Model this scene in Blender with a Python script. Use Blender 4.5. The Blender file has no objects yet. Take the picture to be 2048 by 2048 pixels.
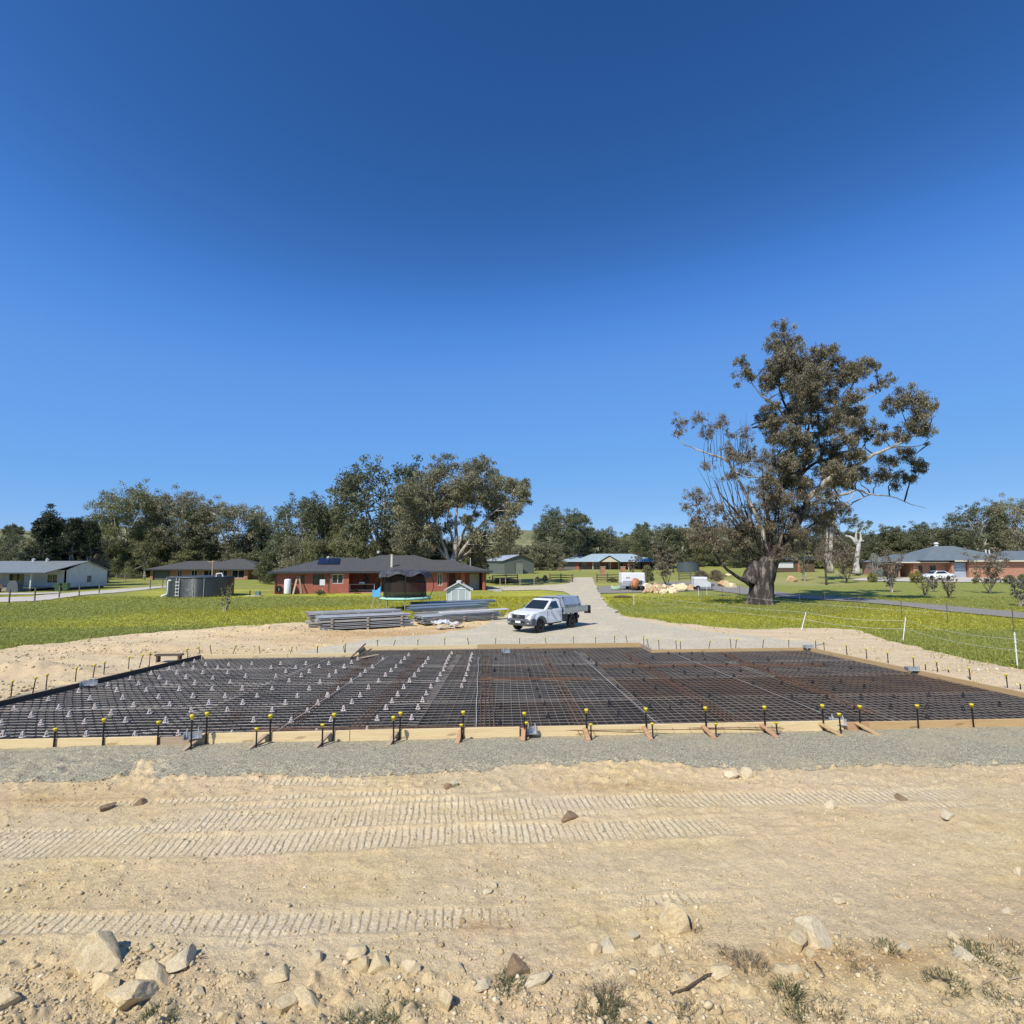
import bpy, bmesh, math, random
import numpy as np
from math import sin, cos, pi, radians, sqrt, atan2
from mathutils import Vector, Matrix
SC = bpy.context.scene
COL = SC.collection
# ------------------------------------------------------------------ camera, light, exposure
FPX, PITCH, CAMH = 1065.0, radians(5.47), 3.5
cd = bpy.data.cameras.new('camera'); cam = bpy.data.objects.new('camera', cd); COL.objects.link(cam)
cam.location = (0, 0, CAMH); cam.rotation_euler = (radians(90) + PITCH, 0, 0)
cd.sensor_width = 36; cd.lens = 36 * FPX / 2048; cd.clip_start = 0.1; cd.clip_end = 5000
SC.camera = cam
SUN_EL = radians(47); SUN_H = (-0.56, -0.83)            # horizontal direction towards the sun
w = bpy.data.worlds.new('World'); SC.world = w; w.use_nodes = True
nt = w.node_tree; nt.nodes.clear()
sky = nt.nodes.new('ShaderNodeTexSky'); sky.sky_type = 'NISHITA'; sky.sun_disc = False
sky.sun_elevation = SUN_EL; sky.sun_rotation = math.atan2(SUN_H[0], SUN_H[1])
sky.air_density = 1.0; sky.dust_density = 0.0; sky.ozone_density = 10; sky.altitude = 3000
s1_ = nt.nodes.new('ShaderNodeVectorMath'); s1_.operation = 'SCALE'; s1_.inputs['Scale'].default_value = 0.11
hs = nt.nodes.new('ShaderNodeRGBCurve')
for ch, P_ in enumerate(([(0,0),(.033,.022),(.059,.088),(.072,.122),(.15,.185),(.24,.26),(1,.9)], [(0,0),(.075,.09),(.137,.27),(.165,.322),(.3,.42),(.49,.51),(1,.9)], [(0,0),(.194,.30),(.25,.44),(.339,.735),(.398,.79),(.65,.86),(.9,.9),(1,.95)])):
    cvm = hs.mapping.curves[ch]
    while len(cvm.points) < len(P_): cvm.points.new(.5, .5)
    for p_, q_ in zip(cvm.points, P_): p_.location = q_
hs.mapping.update()
s2_ = nt.nodes.new('ShaderNodeVectorMath'); s2_.operation = 'SCALE'; s2_.inputs['Scale'].default_value = 1/0.11
bgn = nt.nodes.new('ShaderNodeBackground'); bgn.inputs[1].default_value = 0.11
wo = nt.nodes.new('ShaderNodeOutputWorld')
nt.links.new(sky.outputs[0], s1_.inputs[0]); nt.links.new(s1_.outputs[0], hs.inputs['Color']); nt.links.new(hs.outputs[0], s2_.inputs[0]); nt.links.new(s2_.outputs[0], bgn.inputs[0]); nt.links.new(bgn.outputs[0], wo.inputs[0])
sl = bpy.data.lights.new('sun', 'SUN'); sl.energy = 5.0; sl.angle = radians(0.53); sl.color = (1.0, 0.94, 0.84)
so = bpy.data.objects.new('sun', sl); COL.objects.link(so)
sdir = Vector((SUN_H[0]*cos(SUN_EL), SUN_H[1]*cos(SUN_EL), sin(SUN_EL)))
so.rotation_euler = sdir.to_track_quat('Z', 'Y').to_euler(); so.location = (0, -5, 60)
vs = SC.view_settings; vs.view_transform = 'Standard'; vs.look = 'None'; vs.exposure = 0.0; vs.gamma = 1
SC.render.engine = 'CYCLES'
try:
    SC.cycles.max_bounces = 5; SC.cycles.transparent_max_bounces = 12; SC.cycles.diffuse_bounces = 2; SC.cycles.glossy_bounces = 2
    SC.cycles.use_denoising = True
except Exception: pass
ORD = 'first second third fourth fifth sixth seventh eighth ninth tenth eleventh twelfth thirteenth fourteenth fifteenth sixteenth seventeenth eighteenth nineteenth twentieth'.split()
ORD += ['twenty-' + q for q in ORD[:9]] + ['thirtieth'] + ['thirty-' + q for q in ORD[:9]] + ['fortieth']
random.seed(7); RNG = np.random.default_rng(11)

# ------------------------------------------------------------------ terrain height and view helpers
def sst(a, b, x):
    t = np.clip((np.asarray(x, float) - a) / (b - a), 0, 1); return t*t*(3-2*t)
def zfun(x, y):
    x = np.asarray(x, float); y = np.asarray(y, float)
    slope = 0.017*sst(-25, 5, x) + 0.016*sst(35, 60, x)
    r = slope * 0.5*((y-64) + np.sqrt((y-64)**2 + 100)) * sst(45, 64, y)
    r = np.minimum(r, 6)
    bank = 1.9 * (1 - sst(-0.5, 4.7, y))
    return r + bank
def zf(x, y): return float(zfun(x, y))
def ray(u, v):
    dx = (u-1024)/FPX; dy = -(v-1024)/FPX
    return Vector((dx, cos(PITCH) - dy*sin(PITCH), sin(PITCH) + dy*cos(PITCH)))
def G(u, v, z=None):
    d = ray(u, v)
    if z is not None:
        t = (z-CAMH)/d.z; return Vector((d.x*t, d.y*t, z))
    t = 3.0; prev = t
    while t < 400:
        if CAMH + d.z*t < zf(d.x*t, d.y*t): break
        prev = t; t *= 1.02
    a, b = prev, t
    for _ in range(24):
        m = (a+b)/2
        if CAMH + d.z*m < zf(d.x*m, d.y*m): b = m
        else: a = m
    return Vector((d.x*a, d.y*a, CAMH + d.z*a))
def AT(u, v, y):                                    # point on the ray at world depth y
    d = ray(u, v); t = y/d.y; return Vector((d.x*t, y, CAMH + d.z*t))

# ------------------------------------------------------------------ object helpers
def tag(o, label=None, cat=None, group=None, kind=None):
    if label: o['label'] = label
    if cat: o['category'] = cat
    if group: o['group'] = group
    if kind: o['kind'] = kind
    return o
def thing(name, label, cat, loc=(0,0,0), rotz=0.0, group=None):
    o = bpy.data.objects.new(name, None); COL.objects.link(o); o.empty_display_size = 0.2
    o.location = loc; o.rotation_euler = (0, 0, rotz); return tag(o, label, cat, group)
def kids(o): return [c for c in bpy.data.objects if c.parent == o]
def copy_tree(o, loc, rotz=0.0, scale=None, label=None, group=None, tree=None):
    tree = tree or [(c, kids(c)) for c in kids(o)]
    r = o.copy(); COL.objects.link(r); r.location = loc; r.rotation_euler = (0, 0, rotz)
    if scale is not None: r.scale = scale
    if label: r['label'] = label
    if group: r['group'] = group
    for c, gs in tree:
        c2 = c.copy(); COL.objects.link(c2); c2.parent = r
        for g in gs:
            g2 = g.copy(); COL.objects.link(g2); g2.parent = c2
    return r
class MB:
    def __init__(s): s.v = []; s.f = []
    def add(s, vs, fs):
        n = len(s.v); s.v += [tuple(p) for p in vs]; s.f += [tuple(i+n for i in f) for f in fs]; return s
    def box(s, x0, x1, y0, y1, z0, z1, M=None):
        vs = [Vector(p) for p in ((x0,y0,z0),(x1,y0,z0),(x1,y1,z0),(x0,y1,z0),(x0,y0,z1),(x1,y0,z1),(x1,y1,z1),(x0,y1,z1))]
        if M is not None: vs = [M @ p for p in vs]
        return s.add(vs, [(0,3,2,1),(4,5,6,7),(0,1,5,4),(1,2,6,5),(2,3,7,6),(3,0,4,7)])
    def bar(s, a, b, wx, wz=None, n=4):             # rectangular bar from a to b
        a = Vector(a); b = Vector(b); d = b-a; L = d.length; wz = wz or wx
        M = Matrix.Translation(a) @ d.to_track_quat('Z', 'Y').to_matrix().to_4x4()
        return s.box(-wx/2, wx/2, -wz/2, wz/2, 0, L, M)
    def tube(s, pts, rad, n=8, cap=True):
        pts = [Vector(p) for p in pts]; rad = rad if hasattr(rad, '__len__') else [rad]*len(pts)
        base = len(s.v); up = Vector((0,0,1)); pr = None
        for i, p in enumerate(pts):
            t = (pts[min(i+1, len(pts)-1)] - pts[max(i-1, 0)]).normalized()
            if pr is None:
                a = t.cross(up)
                if a.length < 1e-3: a = t.cross(Vector((1,0,0)))
                a.normalize()
            else:
                a = (pr - t*pr.dot(t)); a.normalize()
            pr = a; b = t.cross(a)
            for k in range(n):
                an = 2*pi*k/n; s.v.append(tuple(p + (a*cos(an) + b*sin(an))*rad[i]))
        for i in range(len(pts)-1):
            for k in range(n):
                k2 = (k+1) % n; s.f.append((base+i*n+k, base+i*n+k2, base+(i+1)*n+k2, base+(i+1)*n+k))
        if cap:
            s.f.append(tuple(base+k for k in range(n))[::-1]); s.f.append(tuple(base+(len(pts)-1)*n+k for k in range(n)))
        return s
    def lathe(s, prof, n=24, M=None, axis='z'):
        base = len(s.v)
        for r, z in prof:
            for k in range(n):
                a = 2*pi*k/n
                p = Vector((r*cos(a), r*sin(a), z)) if axis == 'z' else Vector((r*cos(a), z, r*sin(a)))
                s.v.append(tuple(M @ p if M is not None else p))
        for i in range(len(prof)-1):
            for k in range(n):
                k2 = (k+1) % n
                q = (base+i*n+k, base+i*n+k2, base+(i+1)*n+k2, base+(i+1)*n+k)
                s.f.append(q if axis == 'z' else q[::-1])
        return s
    def prism(s, poly, y0, y1, axis='y', M=None):   # poly of (a,b) extruded along axis
        n = len(poly); vs = []
        for c in (y0, y1):
            for a, b in poly:
                p = Vector((a, c, b)) if axis == 'y' else (Vector((c, a, b)) if axis == 'x' else Vector((a, b, c)))
                vs.append(M @ p if M is not None else p)
        fs = [tuple(range(n))[::-1], tuple(range(n, 2*n))] + [(i, (i+1) % n, n+(i+1) % n, n+i) for i in range(n)]
        return s.add(vs, fs)
    def build(s, name, mat, parent=None, smooth=False, bevel=0.0, seg=1):
        me = bpy.data.meshes.new(name); me.from_pydata(s.v, [], s.f); me.validate()
        bm = bmesh.new(); bm.from_mesh(me); bmesh.ops.recalc_face_normals(bm, faces=bm.faces)
        if bevel > 0:
            ed = [e for e in bm.edges if len(e.link_faces) == 2 and e.calc_face_angle(0) > 0.6]
            bmesh.ops.bevel(bm, geom=ed, offset=bevel, segments=seg, affect='EDGES', clamp_overlap=True)
        bm.to_mesh(me); bm.free()
        if smooth:
            for p in me.polygons: p.use_smooth = True
        me.materials.append(mat)
        o = bpy.data.objects.new(name, me); COL.objects.link(o)
        if parent is not None: o.parent = parent
        return o
def mesh_np(name, V, F, mat, parent=None, attrs=None, smooth=False):
    V = np.ascontiguousarray(V, dtype=np.float32); F = np.asarray(F, dtype=np.int32)
    me = bpy.data.meshes.new(name); n = len(V); m, k = F.shape
    me.vertices.add(n); me.vertices.foreach_set('co', V.ravel())
    me.loops.add(m*k); me.loops.foreach_set('vertex_index', F.ravel())
    me.polygons.add(m); me.polygons.foreach_set('loop_start', np.arange(0, m*k, k, dtype=np.int32)); me.polygons.foreach_set('loop_total', np.full(m, k, dtype=np.int32))
    if smooth: me.polygons.foreach_set('use_smooth', np.ones(m, dtype=bool))
    me.update(calc_edges=True)
    for an, arr in (attrs or {}).items():
        a = me.attributes.new(an, 'FLOAT', 'POINT'); a.data.foreach_set('value', np.asarray(arr, dtype=np.float32))
    me.materials.append(mat)
    o = bpy.data.objects.new(name, me); COL.objects.link(o)
    if parent is not None: o.parent = parent
    return o

# ------------------------------------------------------------------ numpy noise
_perm = np.random.default_rng(3).random((256, 256))
def vnoise(x, y, seed=0):
    x = np.asarray(x, float) + seed*17.31; y = np.asarray(y, float) + seed*9.77
    xi = np.floor(x).astype(int); yi = np.floor(y).astype(int); fx = x-xi; fy = y-yi
    fx = fx*fx*(3-2*fx); fy = fy*fy*(3-2*fy); P = _perm
    a = P[xi & 255, yi & 255]; b = P[(xi+1) & 255, yi & 255]; c = P[xi & 255, (yi+1) & 255]; d = P[(xi+1) & 255, (yi+1) & 255]
    return (a*(1-fx)+b*fx)*(1-fy) + (c*(1-fx)+d*fx)*fy
def fbm(x, y, o=4, seed=0):
    s = 0; a = 0.5; t = 0
    for i in range(o):
        s = s + a*vnoise(x*2**i, y*2**i, seed+i*3); t += a; a *= 0.5
    return s/t

# ------------------------------------------------------------------ materials
MATS = {}
def newmat(name):
    m = bpy.data.materials.new(name); m.use_nodes = True; MATS[name] = m
    nt = m.node_tree; b = nt.nodes['Principled BSDF']; return m, nt, b
def N(nt, typ, **kw):
    n = nt.nodes.new(typ)
    for k, v in kw.items():
        if k in n.inputs: n.inputs[k].default_value = v
        else: setattr(n, k, v)
    return n
def ramp(nt, fac, stops, interp='LINEAR'):
    r = nt.nodes.new('ShaderNodeValToRGB'); r.color_ramp.interpolation = interp
    el = r.color_ramp.elements
    while len(el) < len(stops): el.new(0.5)
    for e, (p, c) in zip(el, stops): e.position = p; e.color = (*c, 1) if len(c) == 3 else c
    nt.links.new(fac, r.inputs[0]); return r.outputs[0]
def mix(nt, fac, a, b, mode='MIX'):
    n = nt.nodes.new('ShaderNodeMix'); n.data_type = 'RGBA'; n.blend_type = mode
    for s, i in ((fac, 0), (a, 6), (b, 7)):
        if isinstance(s, (int, float)): n.inputs[i].default_value = s
        elif isinstance(s, tuple): n.inputs[i].default_value = (*s, 1)
        else: nt.links.new(s, n.inputs[i])
    return n.outputs[2]
def mth(nt, op, a, b=0.0, c=None, clamp=False):
    n = nt.nodes.new('ShaderNodeMath'); n.operation = op; n.use_clamp = clamp
    for i, s in enumerate((a, b) if c is None else (a, b, c)):
        if isinstance(s, (int, float)): n.inputs[i].default_value = s
        else: nt.links.new(s, n.inputs[i])
    return n.outputs[0]
def noise(nt, scale, detail=4, rough=0.6, coord=None, dist=0.0, stretch=None):
    if coord is None:
        coord = nt.nodes.new('ShaderNodeTexCoord').outputs['Object']
    if stretch:
        mp = nt.nodes.new('ShaderNodeMapping'); mp.inputs['Scale'].default_value = stretch; nt.links.new(coord, mp.inputs[0]); coord = mp.outputs[0]
    n = N(nt, 'ShaderNodeTexNoise', Scale=scale, Detail=detail, Roughness=rough, Distortion=dist); nt.links.new(coord, n.inputs['Vector']); return n.outputs['Fac']
def bump(nt, b, h, strength=0.4, dist=0.02, normal=None):
    n = N(nt, 'ShaderNodeBump', Strength=strength, Distance=dist); nt.links.new(h, n.inputs['Height'])
    if normal is not None: nt.links.new(normal, n.inputs['Normal'])
    nt.links.new(n.outputs[0], b.inputs['Normal']); return n.outputs[0]
def attr(nt, name):
    a = nt.nodes.new('ShaderNodeAttribute'); a.attribute_name = name; return a.outputs['Fac']
def simple(name, col, rough=0.6, metal=0.0, var=0.12, scale=3.0, bmp=0.0, spec=0.5, stretch=None):
    m, nt, b = newmat(name)
    f = noise(nt, scale, 5, 0.65, stretch=stretch)
    lo = tuple(c*(1-var) for c in col); hi = tuple(min(1, c*(1+var)) for c in col)
    nt.links.new(ramp(nt, f, [(0.3, lo), (0.7, hi)]), b.inputs['Base Color'])
    nt.links.new(ramp(nt, f, [(0.2, (max(0, rough-.08),)*3), (0.8, (min(1, rough+.08),)*3)]), b.inputs['Roughness'])
    b.inputs['Metallic'].default_value = metal; b.inputs['Specular IOR Level'].default_value = spec
    if bmp: bump(nt, b, f, bmp, 0.01)
    return m
def mat_dirt():
    m, nt, b = newmat('dirt'); co = nt.nodes.new('ShaderNodeTexCoord').outputs['Object']
    big = noise(nt, 0.35, 4, 0.6, co); mid = noise(nt, 3.0, 6, 0.7, co); fine = noise(nt, 38, 6, 0.75, co); lay = noise(nt, 0.8, 5, 0.6, co, stretch=(0.25, 1.6, 1))
    c = ramp(nt, mid, [(0.25, (0.55, 0.405, 0.20)), (0.5, (0.74, 0.565, 0.30)), (0.78, (0.88, 0.71, 0.41))])
    c = mix(nt, ramp(nt, big, [(0.42, (0,)*3), (0.62, (1,)*3)]), c, (0.75, 0.57, 0.345))
    c = mix(nt, mth(nt, 'MULTIPLY', ramp(nt, lay, [(0.5, (0,)*3), (0.7, (1,)*3)]), 0.5), c, (0.86, 0.69, 0.42))
    c = mix(nt, attr(nt, 'orange'), c, mix(nt, mid, (0.45, 0.26, 0.11), (0.62, 0.42, 0.2)))
    c = mix(nt, attr(nt, 'pink'), c, mix(nt, lay, (0.56, 0.43, 0.27), (0.80, 0.65, 0.42)))
    tr = attr(nt, 'track')
    # pressed cleat pads across each track, paler where the dust is compacted
    sep = N(nt, 'ShaderNodeSeparateXYZ'); nt.links.new(co, sep.inputs[0])
    wob = mth(nt, 'MULTIPLY', mth(nt, 'SUBTRACT', noise(nt, 2.2, 3, 0.6, co), 0.5), 0.10)
    px = mth(nt, 'FRACT', mth(nt, 'DIVIDE', mth(nt, 'ADD', mth(nt, 'ADD', sep.outputs[0], mth(nt, 'MULTIPLY', sep.outputs[1], 0.12)), wob), 0.092))
    ridge = ramp(nt, px, [(0.0, (1,)*3), (0.16, (0.15,)*3), (0.3, (0,)*3), (0.72, (0.1,)*3), (0.9, (1,)*3), (1.0, (1,)*3)])
    sepy = mth(nt, 'FRACT', mth(nt, 'DIVIDE', mth(nt, 'ADD', sep.outputs[1], mth(nt, 'MULTIPLY', wob, 2.0)), 0.19))
    gap = ramp(nt, sepy, [(0, (1,)*3), (0.1, (0,)*3), (0.9, (0,)*3), (1, (1,)*3)])
    ridge2 = mth(nt, 'MAXIMUM', ridge, mth(nt, 'MULTIPLY', gap, 0.3))
    brk = ramp(nt, noise(nt, 2.1, 7, 0.78, co), [(0.36, (0,)*3), (0.6, (1,)*3)])
    tm = mth(nt, 'MULTIPLY', tr, brk)
    pale = mth(nt, 'MULTIPLY', mth(nt, 'MULTIPLY', tm, mth(nt, 'SUBTRACT', 1.0, ridge2)), 0.7)
    c = mix(nt, mth(nt, 'MULTIPLY', mth(nt, 'MULTIPLY', tm, ridge2), 0.3), c, (0.42, 0.32, 0.18))  # cleat ridges tinted darker, their small shadows painted into the colour
    c = mix(nt, pale, c, (0.93, 0.80, 0.55))
    c = mix(nt, 0.6, c, ramp(nt, fine, [(0.25, (0.35,)*3), (0.48, (0.95,)*3), (0.75, (1.4,)*3)]), 'MULTIPLY'); c = mix(nt, 0.4, c, ramp(nt, noise(nt, 9, 6, 0.75, co), [(0.3, (0.6,)*3), (0.5, (1,)*3), (0.7, (1.2,)*3)]), 'MULTIPLY')
    nt.links.new(c, b.inputs['Base Color']); b.inputs['Roughness'].default_value = 0.95; b.inputs['Specular IOR Level'].default_value = 0.15
    h = mth(nt, 'ADD', mth(nt, 'MULTIPLY', fine, 0.55), mth(nt, 'MULTIPLY', noise(nt, 120, 3, 0.6, co), 0.2))
    n1 = bump(nt, b, h, 1.0, 0.035, bump(nt, b, noise(nt, 6, 6, 0.75, co, stretch=(1, 1.4, 1)), 0.5, 0.08))
    bump(nt, b, mth(nt, 'MULTIPLY', mth(nt, 'MULTIPLY', tm, ridge2), mth(nt, 'ADD', 0.35, mid)), 0.9, 0.024, n1)
    return m
def mat_gravel(name, c0, c1, c2, patch=(0.5, 0.42, 0.3), sc=70, amt=0.5):
    m, nt, b = newmat(name); co = nt.nodes.new('ShaderNodeTexCoord').outputs['Object']
    vo = N(nt, 'ShaderNodeTexVoronoi', Scale=sc); nt.links.new(co, vo.inputs['Vector'])
    big = noise(nt, 0.5, 5, 0.65, co); fine = noise(nt, 25, 5, 0.7, co)
    sx = N(nt, 'ShaderNodeSeparateColor'); nt.links.new(vo.outputs['Color'], sx.inputs[0])
    c = ramp(nt, sx.outputs[0], [(0.1, c0), (0.5, c1), (0.95, c2)])
    c = mix(nt, mth(nt, 'MULTIPLY', ramp(nt, big, [(0.5, (0,)*3), (0.68, (1,)*3)]), amt), c, patch)
    c = mix(nt, 0.6, c, ramp(nt, fine, [(0.25, (0.55,)*3), (0.7, (1.2,)*3)]), 'MULTIPLY')
    nt.links.new(c, b.inputs['Base Color']); b.inputs['Roughness'].default_value = 0.95; b.inputs['Specular IOR Level'].default_value = 0.1
    bump(nt, b, mth(nt, 'ADD', vo.outputs['Distance'], fine), 0.7, 0.012); return m
def mat_grass():
    m, nt, b = newmat('grass'); co = nt.nodes.new('ShaderNodeTexCoord').outputs['Object']
    f1 = noise(nt, 0.25, 5, 0.6, co, stretch=(0.6, 1.5, 1)); f2 = noise(nt, 2.5, 6, 0.75, co); f3 = noise(nt, 18, 5, 0.8, co)
    g = ramp(nt, f2, [(0.25, (0.15, 0.17, 0.035)), (0.5, (0.29, 0.31, 0.07)), (0.75, (0.44, 0.43, 0.14))])
    yl = ramp(nt, mth(nt, 'ADD', mth(nt, 'MULTIPLY', f3, 0.6), mth(nt, 'MULTIPLY', f2, 0.4)), [(0.36, (0.3, 0.32, 0.05)), (0.5, (0.52, 0.5, 0.065)), (0.64, (0.78, 0.7, 0.07))])
    ym = mth(nt, 'MULTIPLY', ramp(nt, mth(nt, 'ADD', mth(nt, 'MULTIPLY', attr(nt, 'yellow'), 0.8), mth(nt, 'MULTIPLY', f1, 0.5)), [(0.42, (0,)*3), (0.8, (1,)*3)]), 0.9)
    c = mix(nt, ym, g, yl)
    c = mix(nt, attr(nt, 'dry'), c, mix(nt, f2, (0.34, 0.31, 0.13), (0.46, 0.42, 0.2)))
    c = mix(nt, 0.7, c, ramp(nt, f3, [(0.3, (0.5,)*3), (0.65, (1.25,)*3)]), 'MULTIPLY')
    nt.links.new(c, b.inputs['Base Color']); b.inputs['Roughness'].default_value = 0.9; b.inputs['Specular IOR Level'].default_value = 0.15
    bump(nt, b, mth(nt, 'ADD', f3, f2), 0.8, 0.08); return m
def mat_leaf(name, a, bcol, trans=0.25):
    m, nt, b = newmat(name); t = attr(nt, 'tint')
    c = ramp(nt, t, [(0.0, a), (1.0, bcol)])
    nt.links.new(c, b.inputs['Base Color']); b.inputs['Roughness'].default_value = 0.5; b.inputs['Specular IOR Level'].default_value = 0.35
    tr = nt.nodes.new('ShaderNodeBsdfTranslucent'); nt.links.new(c, tr.inputs[0])
    mx = nt.nodes.new('ShaderNodeMixShader'); mx.inputs[0].default_value = trans
    nt.links.new(b.outputs[0], mx.inputs[1]); nt.links.new(tr.outputs[0], mx.inputs[2])
    nt.links.new(mx.outputs[0], nt.nodes['Material Output'].inputs['Surface']); return m
def mat_bark(name, dark, light, th=(0.4, 0.6)):
    m, nt, b = newmat(name); f = noise(nt, 2.2, 6, 0.7, stretch=(1, 1, 0.25)); g = noise(nt, 12, 5, 0.7, stretch=(1, 1, 0.2))
    c = ramp(nt, f, [(th[0], dark), (th[1], light)]); c = mix(nt, 0.5, c, ramp(nt, g, [(0.3, (0.5,)*3), (0.7, (1.2,)*3)]), 'MULTIPLY')
    nt.links.new(c, b.inputs['Base Color']); b.inputs['Roughness'].default_value = 0.85; bump(nt, b, mth(nt, 'ADD', f, g), 0.8, 0.08); return m
def mat_brick(name, c1, c2, mortar):
    m, nt, b = newmat(name); co = nt.nodes.new('ShaderNodeTexCoord').outputs['Object']
    sp = N(nt, 'ShaderNodeSeparateXYZ'); nt.links.new(co, sp.inputs[0]); cb = nt.nodes.new('ShaderNodeCombineXYZ')
    nt.links.new(mth(nt, 'ADD', sp.outputs[0], sp.outputs[1]), cb.inputs[0]); nt.links.new(sp.outputs[2], cb.inputs[1])
    br = N(nt, 'ShaderNodeTexBrick', Scale=1.0); nt.links.new(cb.outputs[0], br.inputs['Vector'])
    for k, v in (('Color1', (*c1, 1)), ('Color2', (*c2, 1)), ('Mortar', (*mortar, 1)), ('Mortar Size', 0.008), ('Brick Width', 0.24), ('Row Height', 0.086)): br.inputs[k].default_value = v
    c = mix(nt, 0.5, br.outputs['Color'], ramp(nt, noise(nt, 1.5, 5, 0.7, co), [(0.3, (0.75,)*3), (0.7, (1.2,)*3)]), 'MULTIPLY')
    nt.links.new(c, b.inputs['Base Color']); b.inputs['Roughness'].default_value = 0.85; bump(nt, b, br.outputs['Fac'], -0.3, 0.01); return m
def mat_ribbed(name, col, pitch=0.2, axis=0, rough=0.45, metal=0.0, var=0.1):
    m, nt, b = newmat(name); co = nt.nodes.new('ShaderNodeTexCoord').outputs['Object']
    sp = N(nt, 'ShaderNodeSeparateXYZ'); nt.links.new(co, sp.inputs[0])
    f = mth(nt, 'FRACT', mth(nt, 'DIVIDE', sp.outputs[axis], pitch)); r = ramp(nt, f, [(0, (1,)*3), (0.12, (0.3,)*3), (0.3, (0,)*3), (0.7, (0,)*3), (0.88, (0.3,)*3), (1, (1,)*3)])
    n = noise(nt, 1.2, 4, 0.6, co)
    nt.links.new(ramp(nt, n, [(0.3, tuple(c*(1-var) for c in col)), (0.7, tuple(c*(1+var) for c in col))]), b.inputs['Base Color'])
    b.inputs['Roughness'].default_value = rough; b.inputs['Metallic'].default_value = metal; bump(nt, b, r, 0.6, 0.02); return m
def mat_timber(name, a, bb, knots=True):
    m, nt, b = newmat(name); f = noise(nt, 4, 6, 0.7, stretch=(0.35, 3, 9)); k = noise(nt, 1.6, 2, 0.5, stretch=(1, 1, 4))
    c = ramp(nt, f, [(0.3, a), (0.7, bb)])
    if knots: c = mix(nt, ramp(nt, k, [(0.66, (0,)*3), (0.72, (0.7,)*3)]), c, tuple(x*0.5 for x in a))
    nt.links.new(c, b.inputs['Base Color']); b.inputs['Roughness'].default_value = 0.75; bump(nt, b, f, 0.3, 0.005); return m
M_dirt = mat_dirt(); M_grass = mat_grass()
M_gravel = mat_gravel('grey_gravel', (0.2, 0.18, 0.12), (0.37, 0.335, 0.235), (0.6, 0.55, 0.4), (0.54, 0.44, 0.26), 75)
M_drive = mat_gravel('driveway_gravel', (0.43, 0.38, 0.27), (0.56, 0.5, 0.37), (0.68, 0.62, 0.46), (0.72, 0.61, 0.42), 30, 0.7)
M_road = mat_gravel('road_gravel', (0.2, 0.19, 0.17), (0.28, 0.265, 0.24), (0.36, 0.34, 0.31), (0.32, 0.28, 0.22), 25, 0.5)
M_conc = simple('concrete', (0.55, 0.5, 0.42), 0.85, var=0.12, scale=0.8)
M_pine = mat_timber('pine', (0.62, 0.46, 0.23), (0.8, 0.65, 0.38)); M_pineold = mat_timber('weathered_pine', (0.33, 0.24, 0.15), (0.46, 0.36, 0.25))
M_darkwood = mat_timber('dark_timber', (0.07, 0.045, 0.03), (0.13, 0.09, 0.06), False); M_fencewood = mat_timber('fence_timber', (0.09, 0.075, 0.06), (0.17, 0.15, 0.125), False)
M_black = simple('black_steel', (0.018, 0.016, 0.015), 0.5, 0.3, 0.3, 8); M_rust = simple('rusty_steel', (0.2, 0.11, 0.065), 0.75, 0.3, 0.4, 10)
M_yellow = simple('yellow_plastic', (0.72, 0.58, 0.03), 0.45, 0, 0.08, 4); M_wplast = simple('white_plastic', (0.7, 0.61, 0.54), 0.5, 0, 0.12, 6)
M_bplast = simple('black_plastic', (0.02, 0.02, 0.02), 0.45, 0, 0.2, 6); M_white = simple('white_paint', (0.78, 0.79, 0.8), 0.4, 0, 0.04, 1)
M_carwhite = simple('car_paint', (0.8, 0.81, 0.82), 0.18, 0, 0.02, 1); M_tyre = simple('tyre', (0.02, 0.02, 0.02), 0.8, 0, 0.2, 5)
M_alloy = simple('aluminium', (0.52, 0.54, 0.56), 0.42, 0.7, 0.08, 3); M_galv = simple('galvanised', (0.58, 0.59, 0.58), 0.42, 0.25, 0.18, 4, stretch=(0.3, 3, 3))
M_galv2 = simple('weathered_galvanised', (0.44, 0.42, 0.39), 0.5, 0.2, 0.25, 4, stretch=(0.3, 3, 3))
M_glass = simple('dark_glass', (0.02, 0.025, 0.03), 0.06, 0, 0.1, 1, spec=0.9); M_rim = simple('dark_rim', (0.06, 0.06, 0.065), 0.35, 0.6, 0.1, 3)
M_grey = simple('grey_plastic', (0.09, 0.1, 0.11), 0.6, 0, 0.1, 3); M_lamp = simple('lamp_glass', (0.5, 0.53, 0.56), 0.12, 0.2, 0.1, 3); M_amber = simple('amber', (0.5, 0.15, 0.02), 0.3)
M_roofdark = mat_ribbed('dark_steel_roof', (0.088, 0.086, 0.080), 0.3, 0, 0.6); M_roofblue = mat_ribbed('pale_blue_roof', (0.36, 0.46, 0.52), 0.3, 0, 0.45)
M_roofgrey = mat_ribbed('grey_green_roof', (0.2, 0.225, 0.22), 0.3, 0, 0.55); M_roofslate = mat_ribbed('slate_green_roof', (0.15, 0.18, 0.19), 0.3, 0, 0.6)
M_shedgrn = mat_ribbed('olive_grey_cladding', (0.13, 0.145, 0.125), 0.25, 0, 0.55); M_shedroof = mat_ribbed('zinc_roof', (0.55, 0.56, 0.55), 0.25, 0, 0.4, 0.3)
M_brickred = mat_brick('red_brick', (0.42, 0.115, 0.07), (0.33, 0.085, 0.055), (0.4, 0.2, 0.15)); M_brickorange = mat_brick('orange_brick', (0.42, 0.19, 0.1), (0.33, 0.13, 0.075), (0.42, 0.32, 0.24))
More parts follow.
